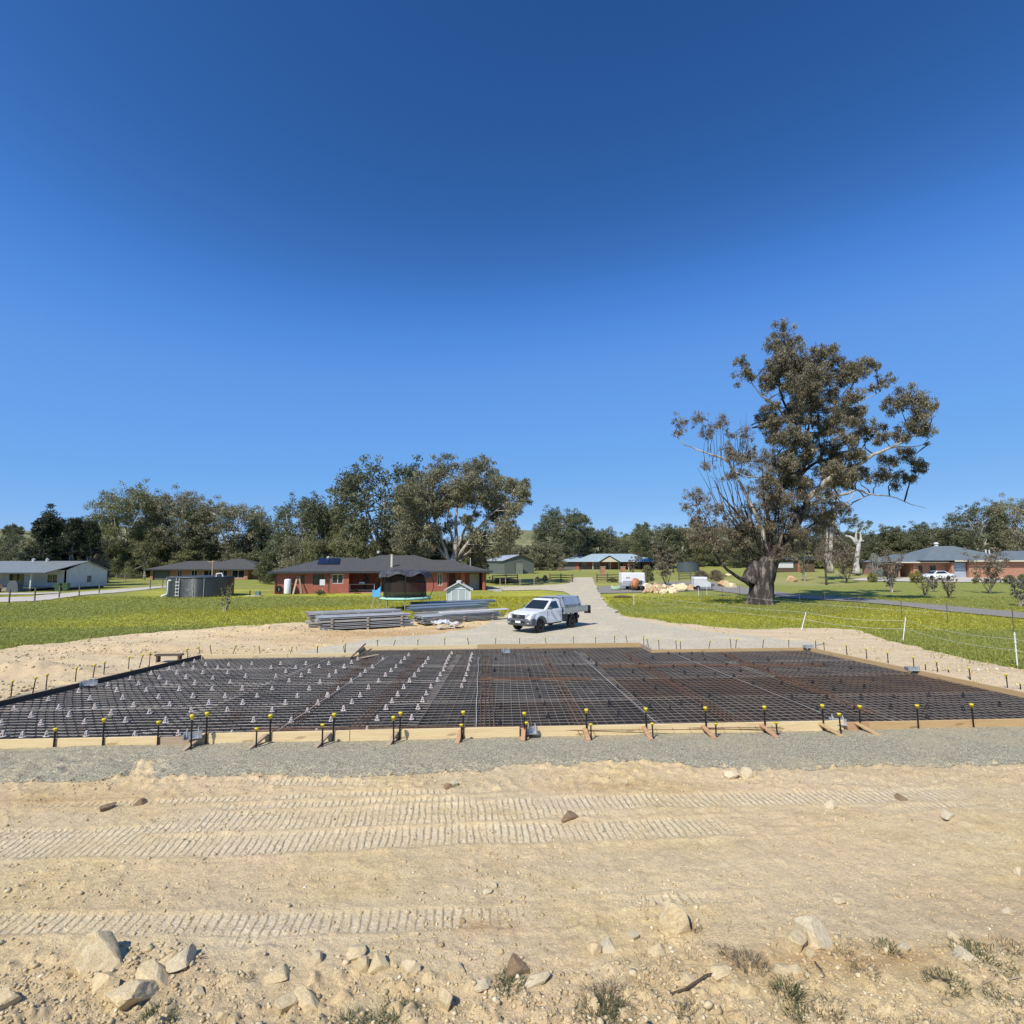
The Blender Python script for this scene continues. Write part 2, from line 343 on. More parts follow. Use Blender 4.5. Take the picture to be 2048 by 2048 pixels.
M_wall = mat_ribbed('white_weatherboard', (0.62, 0.65, 0.67), 0.15, 2, 0.6); M_trim = simple('dark_trim', (0.05, 0.055, 0.06), 0.5); M_frame = simple('white_frame', (0.6, 0.6, 0.58), 0.5, 0, 0.05)
M_curtain = simple('curtain', (0.5, 0.48, 0.44), 0.9, 0, 0.2, 5, stretch=(6, 6, 1)); M_paving = simple('red_paving', (0.42, 0.22, 0.13), 0.85, 0, 0.15, 3)
M_tank = mat_ribbed('dark_tank_steel', (0.09, 0.097, 0.105), 0.08, 2, 0.28, 0.6); M_cream = simple('cream_paint', (0.6, 0.55, 0.42), 0.6)
M_rock = None
def mat_rock(name, a, bb, cc):
    m, nt, b = newmat(name); f = noise(nt, 3.5, 6, 0.7); g = noise(nt, 22, 5, 0.7)
    c = ramp(nt, f, [(0.3, a), (0.52, bb), (0.75, cc)]); c = mix(nt, 0.6, c, ramp(nt, g, [(0.3, (0.72,)*3), (0.7, (1.2,)*3)]), 'MULTIPLY')
    nt.links.new(c, b.inputs['Base Color']); b.inputs['Roughness'].default_value = 0.95; b.inputs['Specular IOR Level'].default_value = 0.1; bump(nt, b, mth(nt, 'ADD', f, g), 0.7, 0.02); return m
M_rock = mat_rock('sandstone', (0.6, 0.45, 0.24), (0.78, 0.63, 0.38), (0.9, 0.77, 0.52)); M_rockpale = mat_rock('pale_stone', (0.62, 0.5, 0.31), (0.78, 0.66, 0.44), (0.86, 0.78, 0.58))
M_rockbrown = mat_rock('brown_stone', (0.22, 0.15, 0.09), (0.34, 0.24, 0.14), (0.45, 0.35, 0.22)); M_rockorange = mat_rock('orange_stone', (0.42, 0.24, 0.12), (0.55, 0.38, 0.22), (0.66, 0.55, 0.42))
def mat_pebble():
    m, nt, b = newmat('pebble'); c = ramp(nt, attr(nt, 'tint'), [(0, (0.36, 0.26, 0.14)), (0.4, (0.53, 0.42, 0.24)), (0.8, (0.66, 0.55, 0.35)), (1, (0.76, 0.68, 0.52))])
    c = mix(nt, 0.5, c, ramp(nt, noise(nt, 60, 4, 0.7), [(0.3, (0.6,)*3), (0.7, (1.15,)*3)]), 'MULTIPLY')
    nt.links.new(c, b.inputs['Base Color']); b.inputs['Roughness'].default_value = 0.95; b.inputs['Specular IOR Level'].default_value = 0.15; return m
M_peb = mat_pebble()
# ------------------------------------------------------------------ signed distance to polygons, polylines
def wpoly(pts): return np.array([[*G(u, v)[:2]] for u, v in pts])
def seg_d(X, Y, P, closed=True):
    D = np.full(X.shape, 1e9); n = len(P)
    for i in range(n if closed else n-1):
        a = P[i]; b = P[(i+1) % n]; e = b-a; L = max(1e-9, e@e)
        t = np.clip(((X-a[0])*e[0] + (Y-a[1])*e[1])/L, 0, 1)
        D = np.minimum(D, np.hypot(X-a[0]-t*e[0], Y-a[1]-t*e[1]))
    return D
def sdf(X, Y, P):
    D = seg_d(X, Y, P); ins = np.zeros(X.shape, bool); n = len(P)
    for i in range(n):
        a = P[i]; b = P[(i+1) % n]
        c = ((a[1] > Y) != (b[1] > Y)) & (X < (b[0]-a[0])*(Y-a[1])/((b[1]-a[1]) + 1e-12) + a[0]); ins ^= c
    return np.where(ins, -D, D)
def clipped(X, Y, Z, S, attrs):
    """grid cells where S<0, boundary cells cut along S=0; returns V,F4,attrs"""
    nr, nc = X.shape; idx = np.arange(nr*nc).reshape(nr, nc)
    V = np.stack([X.ravel(), Y.ravel(), Z.ravel()], 1); s = S.ravel(); A = {k: a.ravel() for k, a in attrs.items()}
    q = np.stack([idx[:-1, :-1].ravel(), idx[:-1, 1:].ravel(), idx[1:, 1:].ravel(), idx[1:, :-1].ravel()], 1)
    neg = (s[q] < 0).sum(1); full = q[neg == 4]; part = q[(neg > 0) & (neg < 4)]
    used = np.zeros(len(V), bool); used[full.ravel()] = True; remap = -np.ones(len(V), int); remap[used] = np.arange(used.sum())
    vs = list(V[used]); fs = [tuple(r) for r in remap[full]]; ats = {k: list(a[used]) for k, a in A.items()}
    for c in part:
        poly = []
        for k in range(4):
            i, j = c[k], c[(k+1) % 4]
            if s[i] < 0: poly.append((V[i], [A[m][i] for m in A]))
            if (s[i] < 0) != (s[j] < 0):
                t = s[i]/(s[i]-s[j]); poly.append((V[i]*(1-t)+V[j]*t, [A[m][i]*(1-t)+A[m][j]*t for m in A]))
        if len(poly) < 3: continue
        n = len(vs)
        for p, av in poly:
            vs.append(p)
            for m, x in zip(A, av): ats[m].append(x)
        for k in range(1, len(poly)-1): fs.append((n, n+k, n+k+1, n+k+1))
    return np.array(vs), fs, ats
def sheet(name, X, Y, Z, S, mat, attrs=None, kind='structure'):
    V, F, A = clipped(X, Y, Z, S, attrs or {})
    me = bpy.data.meshes.new(name); me.from_pydata([tuple(p) for p in V], [], [f if f[2] != f[3] else f[:3] for f in F])
    for an, arr in A.items():
        a = me.attributes.new(an, 'FLOAT', 'POINT'); a.data.foreach_set('value', np.asarray(arr, dtype=np.float32))
    me.polygons.foreach_set('use_smooth', np.ones(len(me.polygons), dtype=bool))
    me.materials.append(mat); o = bpy.data.objects.new(name, me); COL.objects.link(o); return tag(o, kind=kind)
def pgrid(y0, y1, ry, s0=-1.3, s1=1.3, ns=200):     # grid that widens with distance
    ny = int(math.log(y1/y0)/ry)+1; ys = y0*np.exp(np.arange(ny+1)*ry); s = np.linspace(s0, s1, ns)
    Y = np.repeat(ys[:, None], ns, 1); return Y*s[None, :], Y
# --- outlines as they lie on the ground
DIRT = wpoly([(-700,1420),(-300,1345),(0,1300),(127,1285),(254,1271),(362,1262),(500,1251),(584,1246),(700,1240),(826,1240),(997,1239),(1020,1225),(1130,1225),
    (1200,1216),(1238,1231),(1298,1238),(1350,1247),(1422,1253),(1480,1257),(1600,1256),(1711,1258),(1762,1277),(1850,1298),(1948,1323),(2048,1342),(2300,1385),(2900,1480)])
DIRT = np.vstack([DIRT, [[26, 10], [60, 6], [60, 2], [60, -30], [-60, -30], [-60, 8]]])
DRIVE = wpoly([(1000,1236),(1100,1232),(1140,1215),(1152,1198),(1130,1184),(1080,1180),(1000,1182),(975,1182),(975,1174),(1060,1172),(1110,1170),(1139,1167),(1143,1161),(1150,1155),(1185,1155),(1190,1168),(1197,1184),
    (1214,1208),(1238,1231),(1290,1245),(1400,1262),(1560,1280),(1660,1288),(1640,1300),(1300,1310),(1000,1310),(700,1318),(500,1322),(640,1300),(700,1284),(790,1276),(870,1269),(940,1258),(985,1246)])
ROADR = wpoly([(1194,1174),(1250,1172),(1310,1168),(1360,1163),(1422,1164),(1480,1173),(1600,1190),(1716,1196),(1809,1205),(1901,1213),(2048,1226),(2400,1258),(2400,1278),(2048,1238),(1901,1224),(1809,1213),(1716,1204),(1600,1198),(1480,1188),(1420,1181),(1330,1184),(1260,1186),(1199,1187)])
ROADL = wpoly([(-300,1195),(0,1195),(60,1194),(90,1190),(150,1185),(246,1178),(312,1173),(350,1171),(350,1174),(312,1177),(250,1184),(160,1191),(100,1200),(60,1203),(-300,1212)])
PATHL = wpoly([(-300,1187.5),(0,1187),(90,1186),(120,1184),(120,1187),(60,1190),(-300,1191.5)])
PADR = wpoly([(1728,1156),(1850,1155.5),(2048,1155),(2500,1155),(2500,1168),(2048,1166),(1850,1164),(1760,1163),(1700,1161)])
GRAV = np.vstack([wpoly([(-900,1640),(-400,1590),(0,1568),(120,1563),(200,1559),(250,1548),(285,1520),(300,1524),(325,1555),(480,1552),(700,1551),(850,1549),(960,1550),(1000,1528),(1080,1524),(1140,1532),(1200,1522),(1350,1522),(1420,1541),(1560,1541),(1815,1536),(2048,1532),(2500,1560),(3500,1600)]),
    np.array([[16.5, 13.2], [13.6, 14.0], [13.4, 12.3], [0, 11.3], [-12.7, 10.5], [-12.2, 13.1], [-11.6, 18.6], [-12.0, 18.8], [-13.1, 14], [-14.0, 11.0]])])
# --- grass base, one sheet to the horizon
xs = np.concatenate([-np.geomspace(2500, 90, 30), np.arange(-88, 89, 1.6), np.geomspace(90, 2500, 30)])
ys = np.concatenate([[-60, -45, -32], np.arange(-24, 16, 2.0), np.arange(16, 120, 1.3), np.geomspace(121, 3000, 40)])
X, Y = np.meshgrid(xs, ys)
dd = sdf(X, Y, DIRT)
Z = zfun(X, Y) + 0.06*(fbm(X*0.12, Y*0.12, 3)-0.5) - 0.12*sst(0.5, -2.0, dd) - 0.02
near = sst(140, 60, Y)
yel = fbm(X*0.09, Y*0.16, 4, seed=5)
yel = np.clip((yel-0.38)*2.6, 0, 1)*0.75
def blob(X, Y, u, v, rx, ry):
    g = G(u, v); return np.exp(-(((X-g.x)/rx)**2 + ((Y-g.y)/ry)**2))
for u, v, rx, ry, a in ((250,1240,9,3.5,.7),(450,1225,9,5,.6),(560,1238,5,2.5,.6),(700,1225,8,5,.7),(950,1215,8,10,.8),(100,1255,7,1.6,.6),(1300,1225,6,3,.6),(1500,1240,8,2.5,.6),(1700,1240,9,2.6,.9),(1800,1240,8,2.5,.9),(1950,1245,7,2.6,.75),(1300,1245,4,1.5,.6),
                          (30,1265,10,3,-.7),(150,1222,14,5,-.55),(1420,1222,6,1.6,-.8),(1540,1228,6,1.8,-.6),(1850,1180,20,14,-.9),(1650,1170,20,10,-.6),(1950,1300,5,2.5,-.5)):
    yel = yel + a*blob(X, Y, u, v, rx, ry)
yel = np.clip(yel, 0, 1)*near
dry = np.clip((fbm(X*0.05, Y*0.1, 3, seed=9)-0.5)*3, 0, 1)*sst(58, 85, Y)*0.7
sheet('ground', X, Y, Z, np.full(X.shape, -1.0), M_grass, {'yellow': yel, 'dry': dry})
# --- dirt: fine relief in front, coarse behind
TRK = []
def trk(px, half): TRK.append((np.array([[*G(u, v)[:2]] for u, v in px]), half))
trk([(255,1640),(500,1637),(700,1629),(900,1619),(1100,1607),(1300,1601),(1500,1597),(1750,1592),(1990,1588)], 0.24)
trk([(330,1622),(500,1612),(700,1606),(900,1600),(1050,1592)], 0.10)
trk([(420,1566),(560,1563),(700,1566),(850,1572)], 0.14)
trk([(-300,1712),(0,1694),(200,1690),(450,1690),(700,1680),(900,1669),(1120,1664),(1350,1655),(1560,1648)], 0.28)
trk([(-300,1668),(0,1668),(200,1664),(450,1655),(600,1650)], 0.12)
trk([(300,1655),(600,1648),(900,1640),(1100,1628),(1300,1620)], 0.13)
trk([(-300,1860),(0,1847),(200,1846),(400,1848),(560,1848),(700,1842),(850,1837),(1000,1832),(1150,1826)], 0.17)
trk([(330,1880),(500,1880),(640,1878)], 0.10); trk([(1180,1806),(1300,1802),(1520,1795)], 0.08)
trk([(1585,1650),(1700,1650)], 0.05); trk([(1745,1628),(1850,1612),(2000,1606)], 0.1); trk([(1720,1578),(1760,1578)], 0.07); trk([(1440,1610),(1560,1607)], 0.09)
trk([(0,1612),(200,1608),(400,1600),(700,1588),(1000,1582)], 0.09)
def relief(X, Y):
    h = 0.05*(fbm(X*0.7, Y*0.9, 3, 1)-0.5) + 0.035*(fbm(X*3, Y*3.5, 4, 2)-0.5)
    cl = np.clip(fbm(X*9, Y*9, 3, 4)-0.52, 0, 1); rough = 0.35 + 1.2*sst(5.4, 4.4, Y) + 0.8*sst(8.3, 9.2, Y)*sst(10.4, 9.6, Y)
    h = h + 0.34*cl*rough*0.5 + 0.018*(fbm(X*22, Y*22, 3, 6)-0.5)*(.5+rough)
    return h
X, Y = pgrid(0.9, 12.0, 0.0046, -1.2, 1.2, 720); X = X*(Y+1.8)/Y
tr = np.zeros(X.shape); rim = np.zeros(X.shape)
for P, hw in TRK:
    d = seg_d(X, Y, P, False) + 0.05*(fbm(X*2, Y*2, 2, 8)-0.5); de = np.minimum(np.hypot(X-P[0][0], Y-P[0][1]), np.hypot(X-P[-1][0], Y-P[-1][1])); m = sst(hw, hw*0.7, d)*sst(0.1, 1.3, de + .9*(fbm(X*1.8, Y*1.8, 3, 14)-.5)); tr = np.maximum(tr, m); rim = np.maximum(rim, np.exp(-((d-hw-0.03)/0.035)**2))
gs = sdf(X, Y, GRAV) + 0.5*(fbm(X*0.9, Y*1.4, 4, 12)-0.5)
H = relief(X, Y)
H = H*(1-0.75*tr) - 0.012*tr + 0.018*rim*fbm(X*5, Y*5, 2, 3)
H = H*sst(-0.9, 0.15, gs) * sst(11.6, 10.4, Y)
org = np.zeros(X.shape); pnk = np.zeros(X.shape)
for u, v, rx, ry, a in ((2020,1830,.9,.35,1),(1720,1915,.7,.16,1),(1500,1925,.5,.2,.6),(100,1600,1.8,.35,.7),(1250,1575,1.4,.25,.7),(950,1850,.4,.1,.8),(350,1960,.6,.2,.5),(1800,1550,1.5,.3,.5)):
    org += a*blob(X, Y, u, v, rx, ry)
org = np.clip(org*(0.4+1.2*fbm(X*3, Y*4, 3, 21)), 0, 1)*0.75
pnk = np.clip((fbm(X*0.5, Y*1.0, 4, 33)-0.5)*3, 0, 0.6)
Vd, Fd, Ad = clipped(X, Y, zfun(X, Y) + H, np.full(X.shape, -1.0), {'track': tr, 'orange': org, 'pink': pnk})
X2, Y2 = pgrid(11.9, 62, 0.007, -1.5, 1.5, 420)
d2 = sdf(X2, Y2, DIRT) + 0.9*(fbm(X2*0.8, Y2*0.8, 4, 15)-0.5)
H2 = (0.12*(fbm(X2*0.5, Y2*1.1, 4, 16)-0.5) + 0.085*(fbm(X2*2, Y2*4, 4, 17)-0.5))
for u, v, rx, ry, a in ((530,1262,2.4,1.0,.28),(420,1268,3,.7,.14),(60,1345,2.0,.8,.3),(260,1296,3,.8,.16),(600,1268,2,.6,.16),(900,1243,2.5,.7,.12),(2040,1352,3,.7,.12)):
    H2 = H2 + a*blob(X2, Y2, u, v, rx, ry)*(0.6+0.8*fbm(X2*2.5, Y2*2.5, 3, 19))
o2 = np.zeros(X2.shape)
for u, v, rx, ry, a in ((760,1268,5,1.2,1.2),(930,1258,3,.8,1.2),(600,1280,4,1.5,.6),(300,1305,5,1.2,.5),(60,1350,3,1,.4)): o2 += a*blob(X2, Y2, u, v, rx, ry)
o2 = np.clip(o2*(0.4+1.0*fbm(X2*1.5, Y2*2.5, 3, 23)), 0, 1)*0.85; p2 = np.clip(sst(-2, 4, X2)*0.9 + 0.9*sst(-6, -12, X2)*fbm(X2*.6, Y2*1.5, 3, 29), 0, 1)
H2 = H2*sst(-0.4, 0.9, sdf(X2, Y2, DRIVE))
inslab = sst(1.0, -0.2, sdf(X2, Y2, np.array([[-12.9,10],[13.6,11.8],[12.0,22.6],[5.4,23.4],[-6,22.2],[-11.4,20]])))
V2, F2, A2 = clipped(X2, Y2, zfun(X2, Y2) + H2*(1-inslab)*sst(12.0, 13.5, Y2) + 0.012 - 0.03*inslab, d2, {'track': X2*0, 'orange': o2, 'pink': p2})
n = len(Vd); V = np.vstack([Vd, V2]); F = Fd + [tuple(i+n for i in f) for f in F2]
me = bpy.data.meshes.new('dirt'); me.from_pydata([tuple(p) for p in V], [], [f if f[2] != f[3] else f[:3] for f in F])
for k in Ad:
    a = me.attributes.new(k, 'FLOAT', 'POINT'); a.data.foreach_set('value', np.concatenate([Ad[k], A2[k]]).astype(np.float32))
me.polygons.foreach_set('use_smooth', np.ones(len(me.polygons), dtype=bool)); me.materials.append(M_dirt)
o = bpy.data.objects.new('dirt', me); COL.objects.link(o); tag(o, kind='structure')
# --- grey gravel strip round the formwork
X, Y = pgrid(7.6, 19.5, 0.0042, -1.35, 1.35, 620); g = sdf(X, Y, GRAV) + 0.5*(fbm(X*0.9, Y*1.4, 4, 12)-0.5)
dk = blob(X, Y, 90, 1535, 1.0, .35)
Zg = zfun(X, Y) + 0.018 + 0.022*(fbm(X*1.5, Y*2, 4, 41)-0.5) + 0.02*(fbm(X*14, Y*14, 3, 42)-0.5) + (0.06*(fbm(X*4, Y*6, 4, 44)-0.5))*sst(-5.2, -7.5, X) + 0.12*dk*(fbm(X*7, Y*9, 3, 45)-0.4)
Zg = np.where(Y > 12.8, Zg - 0.0, Zg)
Hd = relief(X, Y)*sst(-0.9, 0.15, g)*sst(11.6, 10.4, Y)
Zg = zfun(X, Y) + Hd + 0.005 + (Zg - zfun(X, Y))*sst(-0.02, -0.5, g)
sheet('gravel', X, Y, Zg + 0.02*sst(12.5, 13.5, Y), g, M_gravel)
# --- driveway, roads, concrete
X, Y = pgrid(19, 150, 0.010, -0.75, 1.2, 420)
nz = 0.7*(fbm(X*0.7, Y*0.7, 4, 51)-0.5)
g = sdf(X, Y, DRIVE) + nz*sst(60, 24, Y) + 0.8*nz
g = np.maximum(g, -sdf(X, Y, np.array([[-11.3,18.7],[-5.8,19.4],[-5.9,20.9],[5.6,22.3],[5.6,20.9],[11.9,21.3],[12.6,16],[-12,14]])) )
sheet('driveway', X, Y, zfun(X, Y) + 0.03 + 0.02*(fbm(X*.4, Y*.8, 3, 52)-0.5) + 0.012*sst(24, 60, Y), g, M_drive)
Xr, Yr = pgrid(24, 150, 0.008, 0.1, 1.5, 420)
sheet('road', Xr, Yr, zfun(Xr, Yr) + 0.04, sdf(Xr, Yr, ROADR) + 0.5*(fbm(Xr*.5, Yr*.5, 4, 53)-.5), M_road)
sheet('concrete_pad', Xr, Yr, zfun(Xr, Yr) + 0.06, sdf(Xr, Yr, PADR) + 0.4*(fbm(Xr*.4, Yr*.4, 3, 54)-.5), M_conc)
Xl, Yl = pgrid(40, 110, 0.008, -1.5, -0.5, 260)
sheet('side_road', Xl, Yl, zfun(Xl, Yl) + 0.035, sdf(Xl, Yl, ROADL) + 0.4*(fbm(Xl*.4, Yl*.4, 3, 55)-.5), M_conc)
sheet('concrete_path', Xl, Yl, zfun(Xl, Yl) + 0.06, sdf(Xl, Yl, PATHL), M_conc)
# --- hills far behind
def hill(name, xc, yc, rx, ry, hgt, seed):
    xs = np.linspace(xc-2.2*rx, xc+2.2*rx, 80); ys = np.linspace(yc-2.2*ry, yc+2.2*ry, 60); X, Y = np.meshgrid(xs, ys)
    e = ((X-xc)/rx)**2 + ((Y-yc)/ry)**2
    Z = zfun(X, Y) - 2 + hgt*np.exp(-e)*(0.75+0.5*fbm(X*0.012, Y*0.012, 4, seed))
    m, nt, b = newmat('hill_pasture'); f = noise(nt, 0.03, 5, 0.7); g = noise(nt, 0.25, 4, 0.75)
    c = ramp(nt, f, [(0.35, (0.13, 0.15, 0.06)), (0.6, (0.24, 0.23, 0.11))]); c = mix(nt, 0.7, c, ramp(nt, g, [(0.35, (0.5,)*3), (0.65, (1.2,)*3)]), 'MULTIPLY')
    nt.links.new(c, b.inputs['Base Color']); b.inputs['Roughness'].default_value = 0.95
    sheet(name, X, Y, Z, np.full(X.shape, -1.0), m)
hill('hill', -330, 430, 130, 80, 34, 61); hill('hill', -560, 560, 170, 100, 40, 62); hill('hill', 10, 480, 170, 80, 31, 63); hill('hill', 130, 330, 110, 60, 20, 64); hill('hill', 380, 470, 220, 90, 26, 65)

# ------------------------------------------------------------------ slab: membrane, mesh, formwork
FL, FR_, BR_, BL_ = Vector((-12.72, 10.33, 0)), Vector((13.55, 12.02, 0)), Vector((11.68, 21.5, 0)), Vector((-11.2, 19.66, 0))
def SL(a, b, z=0.0):                                # slab coordinates 0..1
    f = FL.lerp(FR_, a); k = BL_.lerp(BR_, a); p = f.lerp(k, b); return Vector((p.x, p.y, z))
def slab_uv(P):
    a, b = 0.5, 0.5
    for _ in range(30):
        q = SL(a, b); e = P - q
        da = (SL(a+1e-3, b)-q)/1e-3; db = (SL(a, b+1e-3)-q)/1e-3; det = da.x*db.y-da.y*db.x
        a += (e.x*db.y-e.y*db.x)/det; b += (da.x*e.y-da.y*e.x)/det
    return a, b
A1, A2_ = 0.238, 0.725                               # the porch strip that steps out behind
m, nt, b = newmat('slab_membrane'); co = nt.nodes.new('ShaderNodeTexCoord').outputs['Object']
f = noise(nt, 1.1, 6, 0.7, co); g = noise(nt, 6, 5, 0.75, co, dist=0.6, stretch=(1, 2.2, 1)); h = noise(nt, 0.35, 3, 0.6, co)
sp_ = N(nt, 'ShaderNodeSeparateXYZ'); nt.links.new(co, sp_.inputs[0])
right = ramp(nt, mth(nt, 'ADD', mth(nt, 'MULTIPLY', sp_.outputs[0], 0.05), 0.5), [(0.45, (0,)*3), (0.75, (1,)*3)])
c = ramp(nt, f, [(0.3, (0.022, 0.02, 0.016)), (0.55, (0.045, 0.039, 0.031)), (0.78, (0.15, 0.125, 0.10))])
c = mix(nt, mth(nt, 'MULTIPLY', mth(nt, 'MULTIPLY', ramp(nt, h, [(0.4, (0.25,)*3), (0.6, (1,)*3)]), right), 0.55), c, (0.075, 0.048, 0.032))
nt.links.new(c, b.inputs['Base Color']); b.inputs['Roughness'].default_value = 0.6; b.inputs['Specular IOR Level'].default_value = 0.12; bump(nt, b, g, 1.0, 0.08); M_memb = m
na, nb = 150, 70; aa = np.linspace(0, 1, na); bb = np.linspace(0, 1, nb)
V = []
for j in bb:
    for i in aa: p = SL(i, j); V.append((p.x, p.y, 0.045))
V = np.array(V); V[:, 2] += 0.018*(fbm(V[:, 0]*2, V[:, 1]*3, 3, 71)-0.5)
F = [(j*na+i, j*na+i+1, (j+1)*na+i+1, (j+1)*na+i) for j in range(nb-1) for i in range(na-1)]
memb = thing('slab_membrane', 'black plastic sheeting laid under the steel mesh inside the timber formwork', 'plastic sheeting')
o = mesh_np('sheet', V, F, M_memb, memb, smooth=True)
s1, s2 = SL(A1, 1), SL(A2_, 1); back = Vector((-0.08, 1.0, 0)).normalized()
P1, P2 = s1 + back*1.45, s2 + back*1.35
pm = MB(); pm.add([(s1.x, s1.y, .046), (s2.x, s2.y, .046), (P2.x, P2.y, .046), (P1.x, P1.y, .046)], [(0, 1, 2, 3)]); pm.build('sheet', M_memb, memb)
# steel mesh sheets
def mat_mesh(name, a, bcol, c3, sc):
    m, nt, b = newmat(name); f = noise(nt, sc, 4, 0.7)
    nt.links.new(ramp(nt, f, [(0.35, a), (0.55, bcol), (0.72, c3)]), b.inputs['Base Color']); b.inputs['Roughness'].default_value = 0.45; b.inputs['Metallic'].default_value = 0.2; return m
M_mesh = [mat_mesh('mesh_steel', (0.25, 0.23, 0.20), (0.44, 0.40, 0.34), (0.26, 0.18, 0.12), 0.7), mat_mesh('mesh_steel_dull', (0.22, 0.20, 0.175), (0.36, 0.31, 0.25), (0.3, 0.18, 0.10), 0.6), mat_mesh('mesh_steel_rusty', (0.2, 0.16, 0.12), (0.28, 0.2, 0.13), (0.36, 0.2, 0.1), 0.8)]
def bars(mb, pts, r):
    mb.tube(pts, r, 4, False)
NCX, NCY = 5, 4
cols = ['far left', 'left', 'middle', 'right', 'far right']; rows = ['front', 'second', 'third', 'rear']
for ci in range(NCX):
    for ri in range(NCY):
        a0, a1 = ci/NCX + (0.008 if ci == 0 else 0), (ci+1)/NCX + (0.008 if ci < NCX-1 else -0.008)
        b0, b1 = ri/NCY + (0.02 if ri == 0 else 0), (ri+1)/NCY + (0.02 if ri < NCY-1 else -0.02)
        zb = 0.085 + 0.012*((ci + ri) % 2) + random.uniform(0, .004); mb = MB()
        W_ = 26.3*(a1-a0); D_ = 9.4*(b1-b0); nx = int(W_/0.2); ny = int(D_/0.2)
        for k in range(ny+1):
            bbk = b0 + (b1-b0)*k/ny
            bars(mb, [SL(a0 + (a1-a0)*t/6, bbk, zb + 0.008*sin(t*2.1+k*.7+ci)) for t in range(7)], 0.0048)
        for k in range(nx+1):
            ak = a0 + (a1-a0)*k/nx
            bars(mb, [SL(ak, b0 + (b1-b0)*t/4, zb + 0.0095 + 0.006*sin(t*1.7+k*.9+ri)) for t in range(5)], 0.0048)
        o = mb.build('steel_mesh_sheet', M_mesh[0 if ci < 2 else (random.choice([0, 1]) if ci == 2 else random.choice([1, 2]))])
        tag(o, 'steel reinforcing mesh sheet, %s column and %s row of the slab' % (cols[ci], rows[ri]), 'steel mesh', 'steel mesh sheets laid over the slab')
mb = MB()
for k in range(8): bars(mb, [s1.lerp(P1, k/7) + Vector((.05, 0, .09)), s2.lerp(P2, k/7) + Vector((-.05, 0, .09))], 0.0048)
for k in range(60):
    t = (k+.5)/60; bars(mb, [s1.lerp(s2, t) + Vector((0, -.1, .1)), P1.lerp(P2, t) + Vector((0, -.05, .1))], 0.0048)
o = mb.build('steel_mesh_sheet', M_mesh[1]); tag(o, 'long narrow steel mesh sheet in the porch strip at the back of the slab', 'steel mesh', 'steel mesh sheets laid over the slab')
# rusty beam cages (ladders of bars) lying in the slab
def cage(pa, pb, lab, w=0.3, z=0.118):
    pa = Vector((*pa[:2], z)); pb = Vector((*pb[:2], z)); d = (pb-pa); L = d.length; d.normalize(); n = Vector((-d.y, d.x, 0)); mb = MB()
    for k in (-1, -.33, .33, 1): bars(mb, [pa + n*w/2*k, (pa+pb)/2 + n*w/2*k + Vector((0, 0, .004)), pb + n*w/2*k], 0.0075)
    k = 0.2
    while k < L: bars(mb, [pa + d*k - n*w/2 + Vector((0, 0, .01)), pa + d*k + n*w/2 + Vector((0, 0, .01))], 0.0045); k += 0.35
    o = mb.build('trench_mesh', M_rust); tag(o, lab, 'trench mesh', 'rusty trench mesh strips')
for (u0, v0, u1, v1, lab) in ((975,1466,972,1312,'rusty trench mesh strip running straight back up the middle of the slab'),(1172,1466,1090,1312,'rusty trench mesh strip just right of the middle of the slab'),
    (1480,1452,1250,1308,'rusty trench mesh strip slanting to the right rear, beside the tape line'),(1750,1430,1440,1305,'rusty trench mesh strip in the far right of the slab'),(560,1466,745,1318,'rusty trench mesh strip in the left half of the slab'),(700,1468,850,1308,'rusty trench mesh strip between the white chair rows left of the middle'),
    (960,1359,1180,1359,'short rusty trench mesh strip lying across the middle of the slab'),(1200,1334,1650,1330,'rusty trench mesh strip lying across the right rear of the slab'),(500,1463,1560,1455,'long rusty trench mesh strip just behind the front form board')):
    cage(G(u0, v0, .1), G(u1, v1, .1), lab)
m_tape = simple('white_tape', (0.5, 0.47, 0.43), 0.5)
for (u0, v0, u1, v1, lab) in ((1148,1302,1325,1455,'pale tape line slanting across the slab just right of the middle'),(1345,1306,1640,1424,'pale tape line slanting across the right side of the slab'),(548,1466,777,1312,'pale tape line slanting through the white chairs on the left'),(951,1464,957,1314,'pale tape line running straight back in the middle of the slab')):
    a = G(u0, v0, .13); bq = G(u1, v1, .13); mb = MB()
    pts = [a.lerp(bq, t/10) + Vector((0.012*sin(t*1.9), 0, 0.006*sin(t*2.3))) for t in range(11)]
    for i in range(10): mb.bar(pts[i], pts[i+1], .013, .004)
    tag(mb.build('joint_tape', m_tape), lab, 'tape')
# boards
def board(a, b, z0, z1, th, mat, name, label, group='timber form boards round the slab', inward=0):
    a = Vector((a[0], a[1], 0)); b = Vector((b[0], b[1], 0)); d = b-a; L = d.length; ang = atan2(d.y, d.x)
    mb = MB(); mb.box(0, L, -th/2, th/2, z0, z1); o = mb.build(name, mat, None, bevel=0.004); o.location = a; o.rotation_euler = (0, 0, ang)
    return tag(o, label, 'form board', group)
def fpt(u): return G(u, 1497 - u*0.0115 - max(0, u-1560)*0.006 - max(0, u-1700)*0.04, 0.0)
def SLf(a, off=-0.03): p = SL(a, 0); return Vector((p.x, p.y+off, 0))
fa = [0.0, 0.325, 0.385, 0.60, 0.835, 1.003]
ucut = [(0.0,0.115,'pale pine form board at the left end of the front edge',M_pine,.165),(0.115,0.345,'pale pine form board left of the first braces on the front edge',M_pine,.165),(0.345,0.398,'short weathered grey form board between two stakes on the front edge',M_pineold,.14),
        (0.398,0.655,'pale pine form board in the middle left of the front edge',M_pine,.2),(0.655,0.885,'long pale pine form board in the middle right of the front edge',M_pine,.205)]
